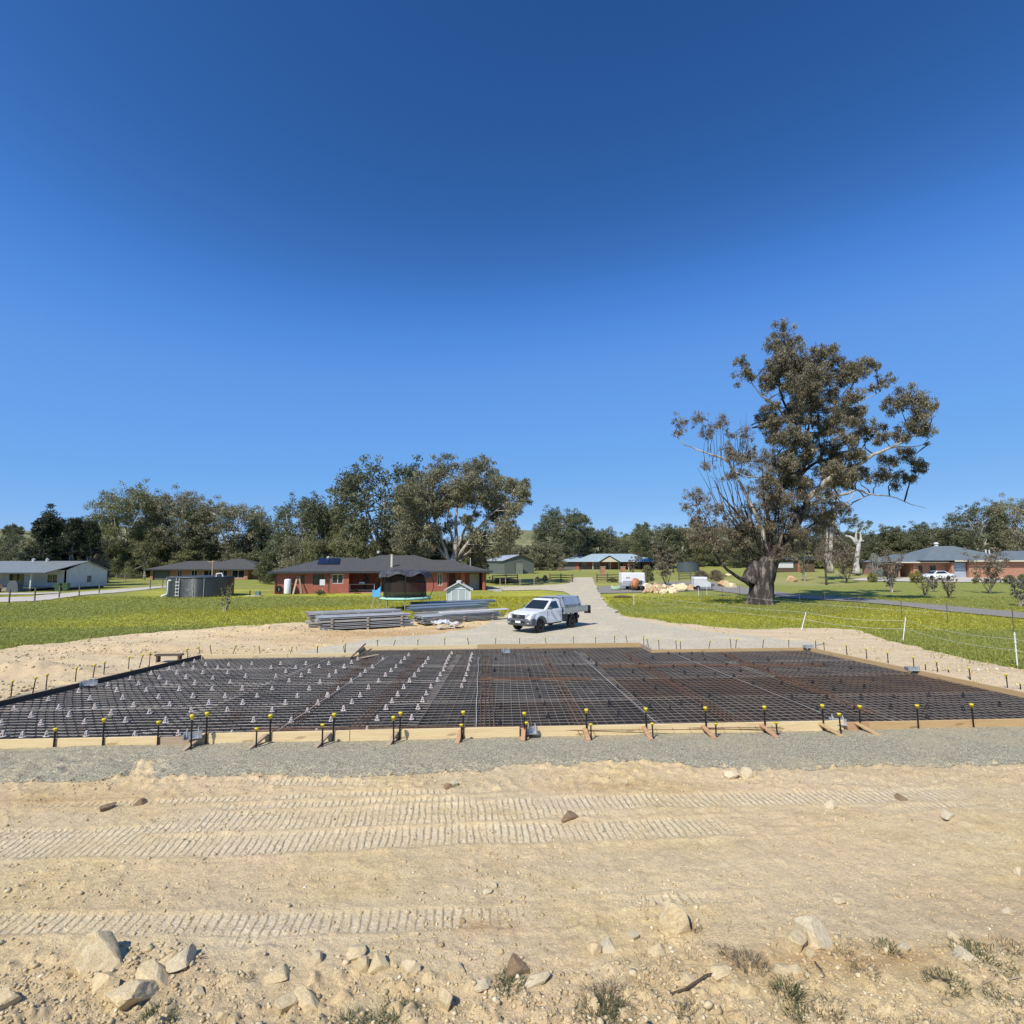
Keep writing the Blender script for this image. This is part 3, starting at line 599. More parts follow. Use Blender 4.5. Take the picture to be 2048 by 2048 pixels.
def a_of(u):
    v = 1490.0
    for _ in range(4):
        P = G(u, v, 0); a, b = slab_uv(P); q = SL(a, 0)
        # adjust v until the point is on the front line
        v += (b*9.4)*28
    return a
U2A = lambda u: a_of(u)
cuts = [(-300, 118, 'pale pine form board at the left end of the front edge', M_pine, .16), (118, 320, 'pale pine form board with a stake at each end, front left', M_pine, .16), (322, 388, 'short weathered grey form board between two stakes on the front edge', M_pineold, .145),
        (392, 700, 'pale pine form board with dark knots, right of the short grey one', M_pine, .2), (701, 1039, 'pale pine form board across the middle of the front edge', M_pine, .205), (1065, 1685, 'longest pale pine form board, right of the middle of the front edge', M_pine, .205),
        (1687, 1735, 'short reddish form board beside the last brace on the right', M_rockorange, .17), (1736, 2400, 'darker pine form board running out of the picture on the right', M_pineold, .17)]
M_redpine = mat_timber('reddish_pine', (0.42, 0.23, 0.12), (0.55, 0.34, 0.19)); M_tan = mat_timber('tan_pine', (0.45, 0.29, 0.13), (0.56, 0.4, 0.2))
for i, (u0, u1, lab, mt, h) in enumerate(cuts):
    mt = M_redpine if i == 6 else (M_tan if i == 7 else mt)
    a0 = max(0, U2A(u0)); a1 = min(1.0, U2A(u1)); board(SLf(a0), SLf(a1), -.03, h, .042, mt, 'form_board', lab)
board(SLf(U2A(1036), .03), SLf(U2A(1070), .03), -.02, .16, .04, M_redpine, 'form_board', 'reddish packer board behind the joint under the middle brace')
p = [BL_ + Vector((-.15, .03, 0)), s1 + Vector((.1, 0, 0))]
board(p[0], p[0].lerp(p[1], .55), 0, .2, .04, M_pine, 'form_board', 'pale pine form board along the left part of the back edge'); board(p[0].lerp(p[1], .552), p[1], 0, .2, .04, M_pine, 'form_board', 'second pale pine form board from the left on the back edge')
board(P1 + Vector((0, 0, 0)), P1.lerp(P2, .4), 0, .22, .04, M_pine, 'form_board', 'pale pine form board behind the porch strip, left half'); board(P1.lerp(P2, .402), P2, 0, .24, .04, M_tan, 'form_board', 'tan pine form board behind the porch strip, right half')
board(s1 + Vector((-.02, .05, 0)), P1, 0, .2, .04, M_pineold, 'form_board', 'short form board closing the left end of the porch strip'); board(s2, P2 + Vector((0.02, -.04, 0)), 0, .2, .04, M_pineold, 'form_board', 'short form board closing the right end of the porch strip')
board(s2 + Vector((.05, .02, 0)), BR_ + Vector((0, .02, 0)), 0, .17, .04, M_tan, 'form_board', 'tan form board along the right part of the back edge')
board(FL + Vector((-.03, .1, 0)), BL_ + Vector((-.03, -.03, 0)), 0, .2, .045, M_darkwood, 'form_board', 'dark brown form board along the left side of the slab', )
for k in range(3):
    q0 = FR_.lerp(BR_, k/3) + Vector((.03, 0, 0)); q1 = FR_.lerp(BR_, (k+.995)/3) + Vector((.03, 0, 0))
    board(q0, q1, 0, .19, .042, M_tan, 'form_board', ['tan form board at the near end of the right side', 'tan form board in the middle of the right side', 'tan form board at the far end of the right side'][k])
# stakes with yellow mushroom caps
def cap_mb(s=1.04):
    return MB().lathe([(0.0, .045*s), (.034*s, .043*s), (.04*s, .035*s), (.04*s, .012*s), (.032*s, .008*s), (.027*s, -.035*s), (.0, -.035*s)], 12)
stake0 = thing('steel_stake', 'x', 'stake'); 
MB().tube([(0,0,-.05), (0,0,.5)], .016, 8).build('post', M_black, stake0); cc = cap_mb().build('cap', M_yellow, stake0, True); cc.location = (0, 0, .5)
tree_st = [(c, kids(c)) for c in kids(stake0)]; used0 = [False]
def stake(P, h, lean=(0, 0), label='', group='', first=stake0, rusty=False, cs=1.0):
    if not used0[0]: r = stake0; used0[0] = True
    else: r = copy_tree(stake0, (0,0,0), 0, tree=tree_st)
    r.location = (P[0], P[1], P[2] if len(P) > 2 else 0); r.rotation_euler = (lean[0], lean[1], random.uniform(0, .4)); r.scale = (cs, cs, h/.5)
    r['label'] = label; r['group'] = group; return r
ords = 'first second third fourth fifth sixth seventh eighth ninth tenth eleventh twelfth thirteenth fourteenth fifteenth'.split()
def vline(u):                                        # world point just outside the front boards at picture column u
    a = U2A(u); q = SL(a, 0); return Vector((q.x, q.y-.075, 0))
mains = [(114,.33),(211,.48),(320,.42),(416,.56),(543,.5),(668,.5),(800,.5),(926,.5),(1050,.46),(1172,.5),(1291,.5),(1410,.5),(1527,.5),(1644,.5),(1716,.48),(1832,.47),(1942,.47)]
for i, (u, h) in enumerate(mains):
    P = vline(u); stake(P, h, (random.uniform(-.04, .02), random.uniform(-.03, .03)), 'tall yellow capped stake, %s from the left against the front form board' % ORD[i], 'tall yellow capped stakes along the front')
# braces: an angled kicker block with a short stake in front
def kicker(u, du, dep, hs, lab, mat, tilt=0.0):
    P = vline(u); d = Vector((du, -dep, 0)); mb = MB(); mb.bar(P + Vector((0, .03, .16)), P + d + Vector((0, 0, .02)), .085, .04)
    tag(mb.build('brace_block', mat, None, bevel=.004), 'short timber brace block leaning on the front form board, ' + lab, 'brace block', 'timber brace blocks along the front')
    if hs: stake(P + d*0.72 + Vector((.07, -.03, 0)), hs, (-.05, random.uniform(-.03, .03)), 'short stake with a yellow cap pinning the brace block, ' + lab, 'short yellow capped stakes in front of the boards', cs=.95)
for i, (u, du, dep, hs, mt) in enumerate([(407,-.1,.42,.6,M_pineold),(535,-.14,.42,.36,M_pineold),(660,-.12,.4,.4,M_pineold),(794,-.08,.36,.5,M_pineold),(922,-.04,.34,.34,M_redpine),(1047,-.02,.26,.34,M_redpine),(1169,.03,.32,.3,M_redpine),
        (1286,.06,.36,.3,M_redpine),(1404,.11,.38,.28,M_redpine),(1520,.15,.38,.28,M_redpine),(1638,.22,.4,.42,M_tan),(1710,.2,.42,0,M_tan)]):
    kicker(u, du, dep, hs, '%s from the left' % ords[i], mt)
def z2(x, y): return (600 + x*.3623, 1260 + y*.3623)
def z3(x, y): return (1200 + x*.439, 1260 + y*.439)
def z1(x, y): return (x*.3623, 1260 + y*.3623)
bk = [z1(1030,148), z1(1100,135), z1(1163,133), z1(1273,133), z1(1432,130), z1(1590,130), z1(1745,128), z1(1902,126), z2(90,126), z2(245,124), z2(423,96), z2(507,94), z2(648,92), z2(797,88), z2(935,84), z2(1080,84), z2(1213,82), z2(1365,78), z2(1510,74), z2(1635,72), z2(1740,70), z2(1813,70), z2(1902,74), z3(203,66), z3(227,74), z3(273,80), z3(352,80), z3(370,80), z3(497,78), z3(602,76), z3(621,76), z3(744,74), z3(866,72), z3(989,80), z3(1030,90)]
for i, (u, v) in enumerate(bk):
    P = G(u, v + 3, .1); lean = random.choice([0, 0, 0, .25, -.2]); stake((P.x, P.y + .1, 0), .40 + random.uniform(-.03, .04), (random.uniform(-.1, .05), lean), 'thin dark stake behind the back form boards, %s from the left' % ORD[i], 'stakes behind the back form boards', cs=.8)
for i, (x, y) in enumerate(((81,372),(200,350),(273,330),(434,288),(530,268),(590,252),(725,220),(785,206),(840,192))):
    u, v = z1(x, y); P = G(u, v, 0.03); stake((P.x-.1, P.y, 0), .42, (0, random.uniform(.05, .3) if x in (200, 530, 785) else .02), 'dark stake outside the dark left side board, %s from the camera end' % ORD[i], 'stakes along the left side board', cs=.85)
for i, (x, y) in enumerate(((1113,107),(1203,124),(1300,144),(1417,168),(1470,176),(1524,190),(1575,200),(1672,222),(1840,255),(1900,268))):
    u, v = z3(x, y); P = G(u, v, 0.06); stake((P.x+.1, P.y, 0), .36 if x not in (1470, 1575, 1900) else .2, (0, -.04), 'yellow capped stake outside the right side board, %s from the far end' % ORD[i], 'stakes along the right side board', cs=.9)
# plastic bar chairs
def chair_mb():
    mb = MB()
    for k in range(4):
        a = pi/4 + k*pi/2
        mb.tube([(cos(a)*.058, sin(a)*.058, 0), (cos(a)*.04, sin(a)*.04, .06), (cos(a)*.022, sin(a)*.022, .1)], [.011, .010, .011], 5)
    mb.lathe([(.075, 0), (.085, .006), (.05, .012), (.05, .0), (.075, 0)], 12); mb.lathe([(.0, .118), (.026, .116), (.03, .1), (.0, .095)], 10)
    mb.lathe([(.046, .055), (.05, .06), (.044, .066), (.04, .06), (.046, .055)], 10); return mb
cw = chair_mb().build('bar_chair', M_wplast); cb = chair_mb().build('bar_chair', M_bplast); cw.scale = (1, 1, 1)
WH = [z1(*q) for q in [(1015,183),(1073,165),(1137,183),(1263,183),(1390,180),(935,207),(1067,203),(1203,203),(1333,203),(1497,200),(1550,178),(1633,200),(1690,178),(1815,178),(835,232),(977,230),(1120,228),(1257,228),(1578,222),(1708,222),(1762,195),(1855,225),(1900,197),(720,260),(880,257),(1028,255),(1175,258),(1357,248),(1523,248),(1663,245),(1818,247),(597,295),(765,290),(920,287),(1077,287),(1272,280),(1597,272),(1767,280),(435,330),(645,328),(808,325),(990,322),(1172,318),(1337,318),(1503,317),(1708,318),(1868,317),(268,377),(497,372),(677,368),(877,362),(1065,358),(1243,358),(1420,357),(1643,358),(1812,358),(78,428),(325,422),(523,418),(738,410),(937,405),(1155,398),(1340,397),(1577,397),(1755,397),(173,467),(382,463),(613,455),(825,448),(1055,438),(1255,435),(1503,437),(1698,440),(1897,432),(8,510),(227,510),(468,503),(693,495),(915,498),(1400,493),(1608,495),(1827,490),(257,575),(477,572),(744,575),(984,568),(1280,568),(1747,560),(125,578),(15,575)]]
WH += [z2(*q) for q in [(285,172),(318,152),(245,195),(400,197),(458,153),(360,222),(503,218),(530,195),(557,170),(578,150),(600,130),(472,242),(333,242),(655,215),(678,190),(693,172),(708,150),(435,275),(632,243),(283,275),(378,312),(605,275),(800,190),(808,172),(817,153),(793,213),(775,240),(760,270),(825,140),(838,120),(573,310),(723,307),(893,302),(907,270),(918,240),(927,210),(933,187),(940,160),(945,140),(950,124),(540,350),(333,355),(697,345),(287,392),(508,388),(677,383),(475,425),(652,423),(427,485),(617,480),(370,547),(150,355),(100,395),(240,432)]]
BK = [z3(*q) for q in [(37,125),(140,122),(240,120),(90,158),(180,150),(312,100),(363,102),(418,98),(468,100),(418,130),(480,125),(573,112),(640,132),(767,127),(577,152),(700,150),(830,148),(967,150),(150,185),(228,165),(335,160),(435,158),(525,195),(640,177),(765,175),(385,185),(905,172),(1143,165),(200,220),(325,215),(1020,150),(447,202),(697,235),(830,232),(968,230),(1100,230),(1245,222),(80,250),(380,243),(610,205),(252,258),(155,285),(500,290),(875,300),(1065,262),(1190,297),(1340,297),(1500,290),(1655,290),(1205,250),(45,330),(228,345),(370,327),(1325,340),(1490,345),(1655,355),(1820,330),(990,350),(1160,350),(1033,300),(320,352),(85,375),(465,340),(1490,390)]]
BK += [z2(*q) for q in [(1080,150),(1075,215),(1183,125),(1355,115),(1460,115),(1380,185),(1260,210),(1270,240),(1310,315),(1325,360),(1110,410),(1105,505),(1350,400),(1370,470),(1508,185),(1555,240),(1595,150),(1635,180),(1570,315),(1655,345),(1705,395)]]
for src, L, lab, grp in ((cw, WH, 'small white plastic bar chair standing on the steel mesh', 'white plastic bar chairs on the left half of the slab'), (cb, BK, 'small black plastic bar chair standing on the steel mesh', 'black plastic bar chairs on the right half of the slab')):
    for i, (u, v) in enumerate(L):
        P = G(u, v + 4.5, .11); o = src if i == 0 else src.copy()
        if i: COL.objects.link(o)
        o.location = (P.x, P.y, .108); o.rotation_euler = (0, 0, random.uniform(0, 6)); s = random.uniform(.78, .92) if src is cw else random.uniform(.62, .8); o.scale = (s*.85, s*.85, s*1.1); tag(o, lab, 'bar chair', grp)
# galvanised brackets and offcuts lying on the slab
def bracket(P, rz, w, lab):
    w *= .75; mb = MB(); mb.box(-w/2, w/2, -.09, .09, 0, .012); mb.box(-w/2, w/2, -.01, .01, .012, .12); mb.box(-w/2, -w/2+.02, -.12, .12, .012, .1)
    t = thing('base_bracket', lab, 'bracket', P, rz); mb.build('plate', M_alloy, t)
    [MB().tube([(x, y, 0), (x, y, .17)], .01, 6).build('bolt', M_galv, t) for x in (-w*.3, w*.3) for y in (-.07, .07)]
for u, v, z, rz, w, lab in ((1064,1466,.11,.05,.3,'small galvanised bracket behind the middle front stake'),(385,1476,.16,.5,.42,'galvanised bracket tilted on the form board beside the leaning stakes'),(1676,1448,.12,-.4,.42,'galvanised bracket behind the front board at the last braces on the right'),
    (178,1370,.17,.5,.5,'galvanised bracket on the dark left side board'),(1826,1341,.17,-.2,.5,'galvanised bracket on the right side board'),(1012,1305,.12,.1,.45,'galvanised bracket on the mesh near the back edge, middle'),(1618,1296,.17,0,.5,'galvanised bracket on the rear right corner of the formwork')):
    P = G(u, v, z); bracket((P.x, P.y, z), rz, w, lab)
for k, (du, a0, a1, L) in enumerate(((0,.9,.5,.8),(8,.6,.45,.7),(16,.2,.2,.7),(-3,.3,.15,.6))):
    P = G(712+du, 1311, .2); mb = MB(); mb.bar((P.x-.2, P.y-.1+.03*k, .1), (P.x-.2+L*cos(a0), P.y+.15, .1+L*sin(a0)*.8), .09, .035)
    tag(mb.build('timber_offcut', M_darkwood if k < 2 else M_pineold, bevel=.004), ['dark timber offcut, steepest of the pile at the back left step', 'second dark timber offcut leaning in the pile at the back left step', 'grey timber offcut lying low in the pile at the back left step', 'flattest timber offcut under the pile at the back left step'][k], 'timber offcut')
P = G(338, 1318, .1); mb = MB(); mb.box(-.45, .45, -.12, .12, .22, .27); t = thing('saw_stool', 'low brown timber stool on the ground beyond the rear left corner of the slab', 'stool', (P.x, P.y, 0), .1)
mb.build('top', M_darkwood, t); [MB().box(x-.03, x+.03, -.1, .1, 0, .22).build('leg', M_darkwood, t) for x in (-.36, .36)]
# ------------------------------------------------------------------ buildings
def wall_open(mb, x0, x1, y0, y1, z0, z1, ops):     # wall slab with rectangular holes (x0,x1,z0,z1)
    ops = sorted(ops); xc = x0
    for (a, b, c, d) in ops:
        if a > xc: mb.box(xc, a, y0, y1, z0, z1)
        if c > z0 + .01: mb.box(a, b, y0, y1, z0, c)
        if d < z1 - .01: mb.box(a, b, y0, y1, d, z1)
        xc = b
    if xc < x1: mb.box(xc, x1, y0, y1, z0, z1)
def window(parent, a, b, c, d, y, frame=M_frame, panes=2, curtain=True):
    mb = MB(); t = .07; mb.box(a, b, y-.05, y+.02, c, c+t); mb.box(a, b, y-.05, y+.02, d-t, d); mb.box(a, a+t, y-.048, y+.018, c+t, d-t); mb.box(b-t, b, y-.048, y+.018, c+t, d-t)
    for k in range(1, panes): x = a+(b-a)*k/panes; mb.box(x-.035, x+.035, y-.046, y+.016, c+t, d-t)
    o = mb.build('window', frame, parent); MB().box(a+.02, b-.02, y+.03, y+.045, c+.02, d-.02).build('pane', M_glass, o)
    return o
def hip(mb, x0, x1, y0, y1, z, pitch, th=.0):       # closed hip roof block
    D = min(y1-y0, x1-x0)/2; h = D*math.tan(pitch)
    if (x1-x0) >= (y1-y0): r0, r1 = (x0+D, (y0+y1)/2), (x1-D, (y0+y1)/2)
    else: r0, r1 = ((x0+x1)/2, y0+D), ((x0+x1)/2, y1-D)
    vs = [(x0, y0, z), (x1, y0, z), (x1, y1, z), (x0, y1, z), (*r0, z+h), (*r1, z+h)]
    if (x1-x0) >= (y1-y0): fs = [(0, 1, 5, 4), (1, 2, 5), (2, 3, 4, 5), (3, 0, 4), (3, 2, 1, 0)]
    else: fs = [(0, 1, 4), (1, 2, 5, 4), (2, 3, 5), (3, 0, 4, 5), (3, 2, 1, 0)]
    mb.add(vs, fs)
def fascia(mb, x0, x1, y0, y1, z, h=.2, t=.12):
    mb.box(x0-t, x1+t, y0-t, y0-.003, z-h+.02, z+.05); mb.box(x0-t, x1+t, y1+.003, y1+t, z-h+.02, z+.05); mb.box(x0-t, x0-.003, y0, y1, z-h+.02, z+.047); mb.box(x1+.003, x1+t, y0, y1, z-h+.02, z+.047)
# ---- red brick house
A = G(548, 1188, 0); B = G(972, 1182, 0); ang = atan2(B.y-A.y, B.x-A.x); Lr = (B-A).length
def loc_on(A, ang, u, v):                           # picture point -> (x along facade, z)
    d = ray(u, v); n = Vector((-sin(ang), cos(ang), 0)); t = (A - Vector((0, 0, CAMH))).dot(n)/d.dot(n)
    p = Vector((0, 0, CAMH)) + d*t; return (p-A).dot(Vector((cos(ang), sin(ang), 0))), p.z - A.z
def rz4(x, y): return (530 + x*.1294, 1090 + y*.1294)
def rz5(x, y): return (760 + x*.1294, 1090 + y*.1294)
H_ = thing('brick_house', 'long low red brick house with a dark hipped steel roof behind the trampoline', 'house', A, ang)
X = lambda q: loc_on(A, ang, *q)[0]
EH = 2.45
xs_ = {k: X(v) for k, v in dict(w1a=rz4(560,500), w1b=rz4(612,500), w2a=rz4(740,500), w2b=rz4(918,500), stepx=rz4(1000,500), w3a=rz4(1040,500), w3b=rz4(1212,500), pa=rz4(1300,500), pb=rz5(150,500), w4a=rz5(885,500), w4b=rz5(965,500), d0=rz5(1060,500), d1=rz5(1255,500), q0=rz5(1310,500), q1=rz5(1590,500), end=rz5(1640,500)).items()}
x_ = xs_; mb = MB()
wall_open(mb, 0, x_['stepx'], 0, .24, 0, EH, [(x_['w1a'], x_['w1b'], 1.15, 2.15), (x_['w2a'], x_['w2b'], .95, 2.2)])
wall_open(mb, x_['stepx'], x_['pa'], -.35, -.11, 0, EH, [(x_['w3a'], x_['w3b'], 1.1, 2.2)]); mb.box(x_['stepx'], x_['stepx']+.24, -.11, 0, 0, EH)
mb.box(x_['pa']-.24, x_['pa'], -.11, 3.2, 0, EH); mb.box(x_['pa'], x_['pb'], 3.2, 3.44, 0, EH); mb.box(x_['pb'], x_['pb']+.24, 0, 3.2, 0, EH)
wall_open(mb, x_['pb'], x_['d0'], 0, .24, 0, EH, [(x_['w4a'], x_['w4b'], .75, 2.2)]); mb.box(x_['d0']-.24, x_['d0'], .24, 1.6, 0, EH); mb.box(x_['d0'], x_['q0'], 1.6, 1.84, 0, EH); mb.box(x_['d1'], x_['q0'], 0, .24, 0, EH)
mb.box(x_['q0'], x_['q1'], 1.9, 2.14, 0, EH); mb.box(x_['q1'], x_['end'], 0, .24, 0, EH)
mb.box(0, .24, .24, 11.5, 0, EH); mb.box(x_['end']-.24, x_['end'], .24, 9.5, 0, EH); mb.box(0, x_['end'], 11.5, 11.74, 0, EH)
wl = mb.build('wall', M_brickred, H_)
window(H_, x_['w1a'], x_['w1b'], 1.15, 2.15, .1, M_trim, 1); window(H_, x_['w2a'], x_['w2b'], .95, 2.2, .1, M_trim, 2); window(H_, x_['w3a'], x_['w3b'], 1.1, 2.2, -.25, M_frame, 2); window(H_, x_['w4a'], x_['w4b'], .75, 2.2, .1, M_frame, 2)
window(H_, x_['d0']+.4, x_['d1']-.5, .1, 2.1, 1.57, M_trim, 2); window(H_, x_['pa']+2.2, x_['pb']-3, .1, 2.1, 3.17, M_trim, 3)
dr = MB().box(x_['q1']-1.35, x_['q1']-.1, 1.83, 1.89, 0, 2.15).build('door', M_curtain, H_)
pv = MB().box(x_['stepx']+1.5, x_['pb']+.5, -1.2, 3.2, -.02, .05).build('porch_floor', M_paving, H_)
mb = MB(); mb.box(x_['pa']+3.6, x_['pa']+3.75, -.1, .05, 0, EH); mb.box(x_['pa']+6.3, x_['pa']+6.45, -.1, .05, 0, EH); mb.build('porch_post', M_trim, H_)
E_ = x_['end']; pt = radians(21.5); rb = MB()
hip(rb, -.6, X((815, 1140)), -.6, 11.4, EH+.05, radians(15.8)); hip(rb, X((640, 1140)), X((950, 1140)), -.606, 13.2, EH+.046, radians(16.4)); hip(rb, X((800, 1140)), E_+.6, -.612, 8.6, EH+.042, radians(17)); hip(rb, x_['pa']-.9, x_['pb']+1.6, -.75, 8, EH+.05, radians(16.2))
rf = rb.build('roof', M_roofdark, H_); mb = MB(); fascia(mb, -.6, E_+.6, -.62, 12.9, EH+.05); mb.build('gutter', M_trim, rf)
fz = loc_on(A, ang, *rz5(190, 350)); mb = MB(); mb.lathe([(.16, EH+.3), (.16, EH+2.15), (.2, EH+2.17), (.2, EH+2.28), (0, EH+2.3)], 12, Matrix.Translation((fz[0], 1.2, -.2))); mb.build('chimney', M_cream, rf)
sx = loc_on(A, ang, *rz4(975, 260))[0]; s18 = math.tan(radians(15.8))
def onroof(x, y, dz=.06): return Vector((x, y, EH+.05 + (y+.6)*s18 + dz))
mb = MB(); a0, a1 = sx-1.35, sx+1.15
for k in range(2):
    q = [onroof(a0+1.27*k, 2.2), onroof(a0+1.27*k+1.22, 2.2), onroof(a0+1.27*k+1.22, 4.6), onroof(a0+1.27*k, 4.6)]; up = Vector((0, 0, .08)); mb.add(q + [p+up for p in q], [(3, 2, 1, 0), (4, 5, 6, 7), (0, 1, 5, 4), (1, 2, 6, 5), (2, 3, 7, 6), (3, 0, 4, 7)])
mb.build('solar_panel', simple('solar_glass', (0.01, 0.013, 0.03), 0.3, 0, 0.1), rf); mb = MB()
for px_, py_ in (((585), 1141), ((602), 1141)): pass
for t in (.22, .47): mb.lathe([(.2, 0), (.22, .25), (.0, .35)], 10, Matrix.Translation(onroof(E_*t, 7.5 if t > .3 else 4.8, 0)))
mb.tube([(E_*.93, 1.6, EH+.5), (E_*.93, 1.6, EH+1.7)], .05, 6); mb.build('roof_vent', M_galv, rf)
[MB().tube([(x, y, .1), (x, y, EH-.05)], .05, 6).build('downpipe', M_trim, H_) for x, y in ((x_['stepx']-.1, -.42), (.15, -.08), (E_-.1, -.06), (x_['d0']-.15, -.06))]
def onhouse(x, y, z=0): return A + Vector((cos(ang)*x - sin(ang)*y, sin(ang)*x + cos(ang)*y, z))
# things beside the red house
x0 = X(rz4(358, 700)); tk = thing('hot_water_tank', 'white upright water cylinder against the red brick wall', 'water tank', onhouse(x0, -.55)); MB().lathe([(0, .03), (.36, .03), (.38, .1), (.38, 1.55), (.3, 1.68), (0, 1.72)], 24).build('tank_body', M_white, tk, True); MB().tube([(.2, -.2, 1.2), (.45, .1, 1.2), (.5, .3, 1.0)], .025, 6).build('pipe', M_galv, tk)
x0 = X(rz4(217, 700)); hz_ = thing('hose_reel', 'round dark hose reel on the red brick wall near its left corner', 'hose reel', onhouse(x0, -.15, .55), ang)
MB().lathe([(.34, -.1), (.38, -.06), (.38, .06), (.34, .1), (.2, .08), (.2, -.08), (.34, -.1)], 20, axis='y').build('coil', M_black, hz_); MB().bar((0, 0, -.3), (0, 0, .3), .05).build('bracket', M_galv, hz_)
for s, nm in ((0, 'left'), (1, 'right')):
    xa = X(rz4(450 if s == 0 else 580, 740)); xt = X(rz4(515, 560)); mb = MB()
    mb.bar(onhouse(xa, -1.0, 0), onhouse(xt+(.1 if s else -.1), -.2 - .06*s, 1.95), .2, .04); tag(mb.build('leaning_board', M_pineold, bevel=.005), 'grey board leaning on the red brick house, %s of the crossed pair' % nm, 'board', 'boards leaning on the brick house')
x0 = X(rz4(910, 620)); cb_ = thing('meter_box', 'white box on a post standing before the red brick house', 'box', onhouse(x0, -2.2), ang); MB().box(-.06, .06, -.06, .06, 0, 1.2).build('post', M_pineold, cb_); MB().box(-.28, .28, -.2, .2, 1.0, 1.65).build('cabinet', M_white, cb_, bevel=.02)
x0 = X(rz4(1500, 680)); tb = thing('outdoor_table', 'long table in the shade of the brick house porch', 'table', onhouse(x0, .6), ang); MB().box(-1.5, 1.5, -.45, .45, .95, 1.02).build('tabletop', M_pineold, tb); [MB().box(x-.04, x+.04, y-.04, y+.04, 0, .95).build('leg', M_alloy, tb) for x in (-1.4, 1.4) for y in (-.4, .4)]
MB().box(-1.4, 1.4, -.03, .03, .25, .31).build('rail', M_alloy, tb)
bx = MB().box(-.35, .3, -.15, .2, 0, .22).build('storage_box', M_white, None, bevel=.03); bx.location = onhouse(x0, .6, 1.02); tag(bx, 'white box on the table in the brick house porch', 'box')
bb_ = thing('fire_bowl', 'round dark fire bowl at the edge of the brick house porch', 'fire bowl', onhouse(X(rz4(1395, 740)), -1.3, .05)); MB().lathe([(0, .2), (.2, .22), (.4, .42), (.43, .42), (.24, .18), (0, .16)], 18).build('bowl', M_black, bb_); [MB().tube([(cos(a)*.2, sin(a)*.2, .2), (cos(a)*.28, sin(a)*.28, 0)], .015, 5).build('leg', M_black, bb_) for a in (0, 2.1, 4.2)]
ct = MB().box(-.55, .55, -.3, .3, 0, .35).build('storage_tub', M_galv2, None, bevel=.04); p_ = G(996, 1184, 0); ct.location = p_; tag(ct, 'low grey tub on the grass at the right corner of the red brick house', 'tub')
# ---- second brick house (behind the tank)
A2 = G(296, 1160, 0); A2.y = 112; d_ = ray(296, 1160); A2 = Vector((d_.x*112/d_.y, 112, 0)); d2_ = ray(524, 1160); B2 = Vector((d2_.x*114/d2_.y, 114, 0)); ang2 = atan2(B2.y-A2.y, B2.x-A2.x); L2 = (B2-A2).length
def q7(x, y): return (300 + x*.1346, 1090 + y*.1346)
h2 = thing('brick_house', 'low brown brick house with a dark hipped roof behind the round water tank', 'house', A2, ang2); X2f = lambda x: loc_on(A2, ang2, *q7(x, 450))[0]
E2 = 2.15; mb = MB(); ops = [(X2f(405), X2f(470), .1, 2.0), (X2f(610), X2f(700), .6, 2.0), (X2f(790), X2f(950), .6, 2.0), (X2f(1020), X2f(1150), .3, 2.0), (X2f(1215), X2f(1400), .3, 2.0)]
wall_open(mb, X2f(300), X2f(1450), 0, .24, 0, E2, ops); mb.box(X2f(0), X2f(40), 0, .24, 0, E2); mb.box(X2f(1450), X2f(1640), 1.6, 1.84, 0, E2); mb.box(X2f(1450)-.24, X2f(1450), .24, 1.6, 0, E2); mb.box(X2f(0), X2f(0)+.24, .24, 11, 0, E2); mb.box(X2f(1640)-.24, X2f(1640), 1.84, 11, 0, E2); mb.box(X2f(0)+.24, X2f(1640)-.24, 11, 11.2, 0, E2)
mb.build('wall', M_brickorange, h2); MB().box(X2f(40), X2f(300), .3, .36, 0, E2-.1).build('garage_door', simple('grey_garage_door', (.1, .115, .115), .5), h2)
for o_ in ops: window(h2, *o_, .1, M_frame, 2)
rb = MB(); hip(rb, X2f(0)-.9, X2f(1250), -.8, 11.0, E2+.05, radians(16.5)); hip(rb, X2f(560), X2f(1660)+.6, -.806, 12.6, E2+.046, radians(18.5))
r2 = rb.build('roof', M_roofdark, h2); mb = MB(); fascia(mb, X2f(0)-.9, X2f(1660)+.6, -.82, 13.6, E2+.05); mb.build('gutter', M_trim, r2)
# ---- white weatherboard house, left
x1h, y1h = -58.3, 70.0
h3 = thing('white_house', 'long white weatherboard house with a grey iron roof and front verandah at the left edge', 'house', (x1h, y1h, 0))
mb = MB(); wins = [(-2.4, -1.0, .9, 2.05), (-7.1, -5.4, .45, 2.25), (-15.2, -12.6, .9, 2.05)]
wall_open(mb, -34, 0, 0, .15, .3, 2.55, wins); mb.prism([(0, .3), (7.2, .3), (7.2, 2.5), (3.4, 3.72), (0, 2.5)], -.15, .0, 'x') ; mb.box(-34, -.16, 7.0, 7.15, .3, 2.5)
mb.build('wall', M_wall, h3); [window(h3, *w_, .05, M_trim if i == 1 else M_frame, 2) for i, w_ in enumerate(wins)]
st = MB(); st.box(-34, -.3, .3, .4, 0, .3); st.box(-.4, -.25, .3, 7, 0, .3); st.build('stump_shade_panel', M_trim, h3)  # solid dark panels standing in for shade and stumps below the floor
dk_ = MB().box(-34, -1.6, -3.2, -.005, .3, .42); dk_.box(-34, -1.6, -3.18, -3.1, .02, .3); dk_.build('deck', simple('deck_boards', (.36, .31, .27), .8, scale=2), h3)
rb = MB(); y0, y1, yr = -3.6, 7.5, 3.4
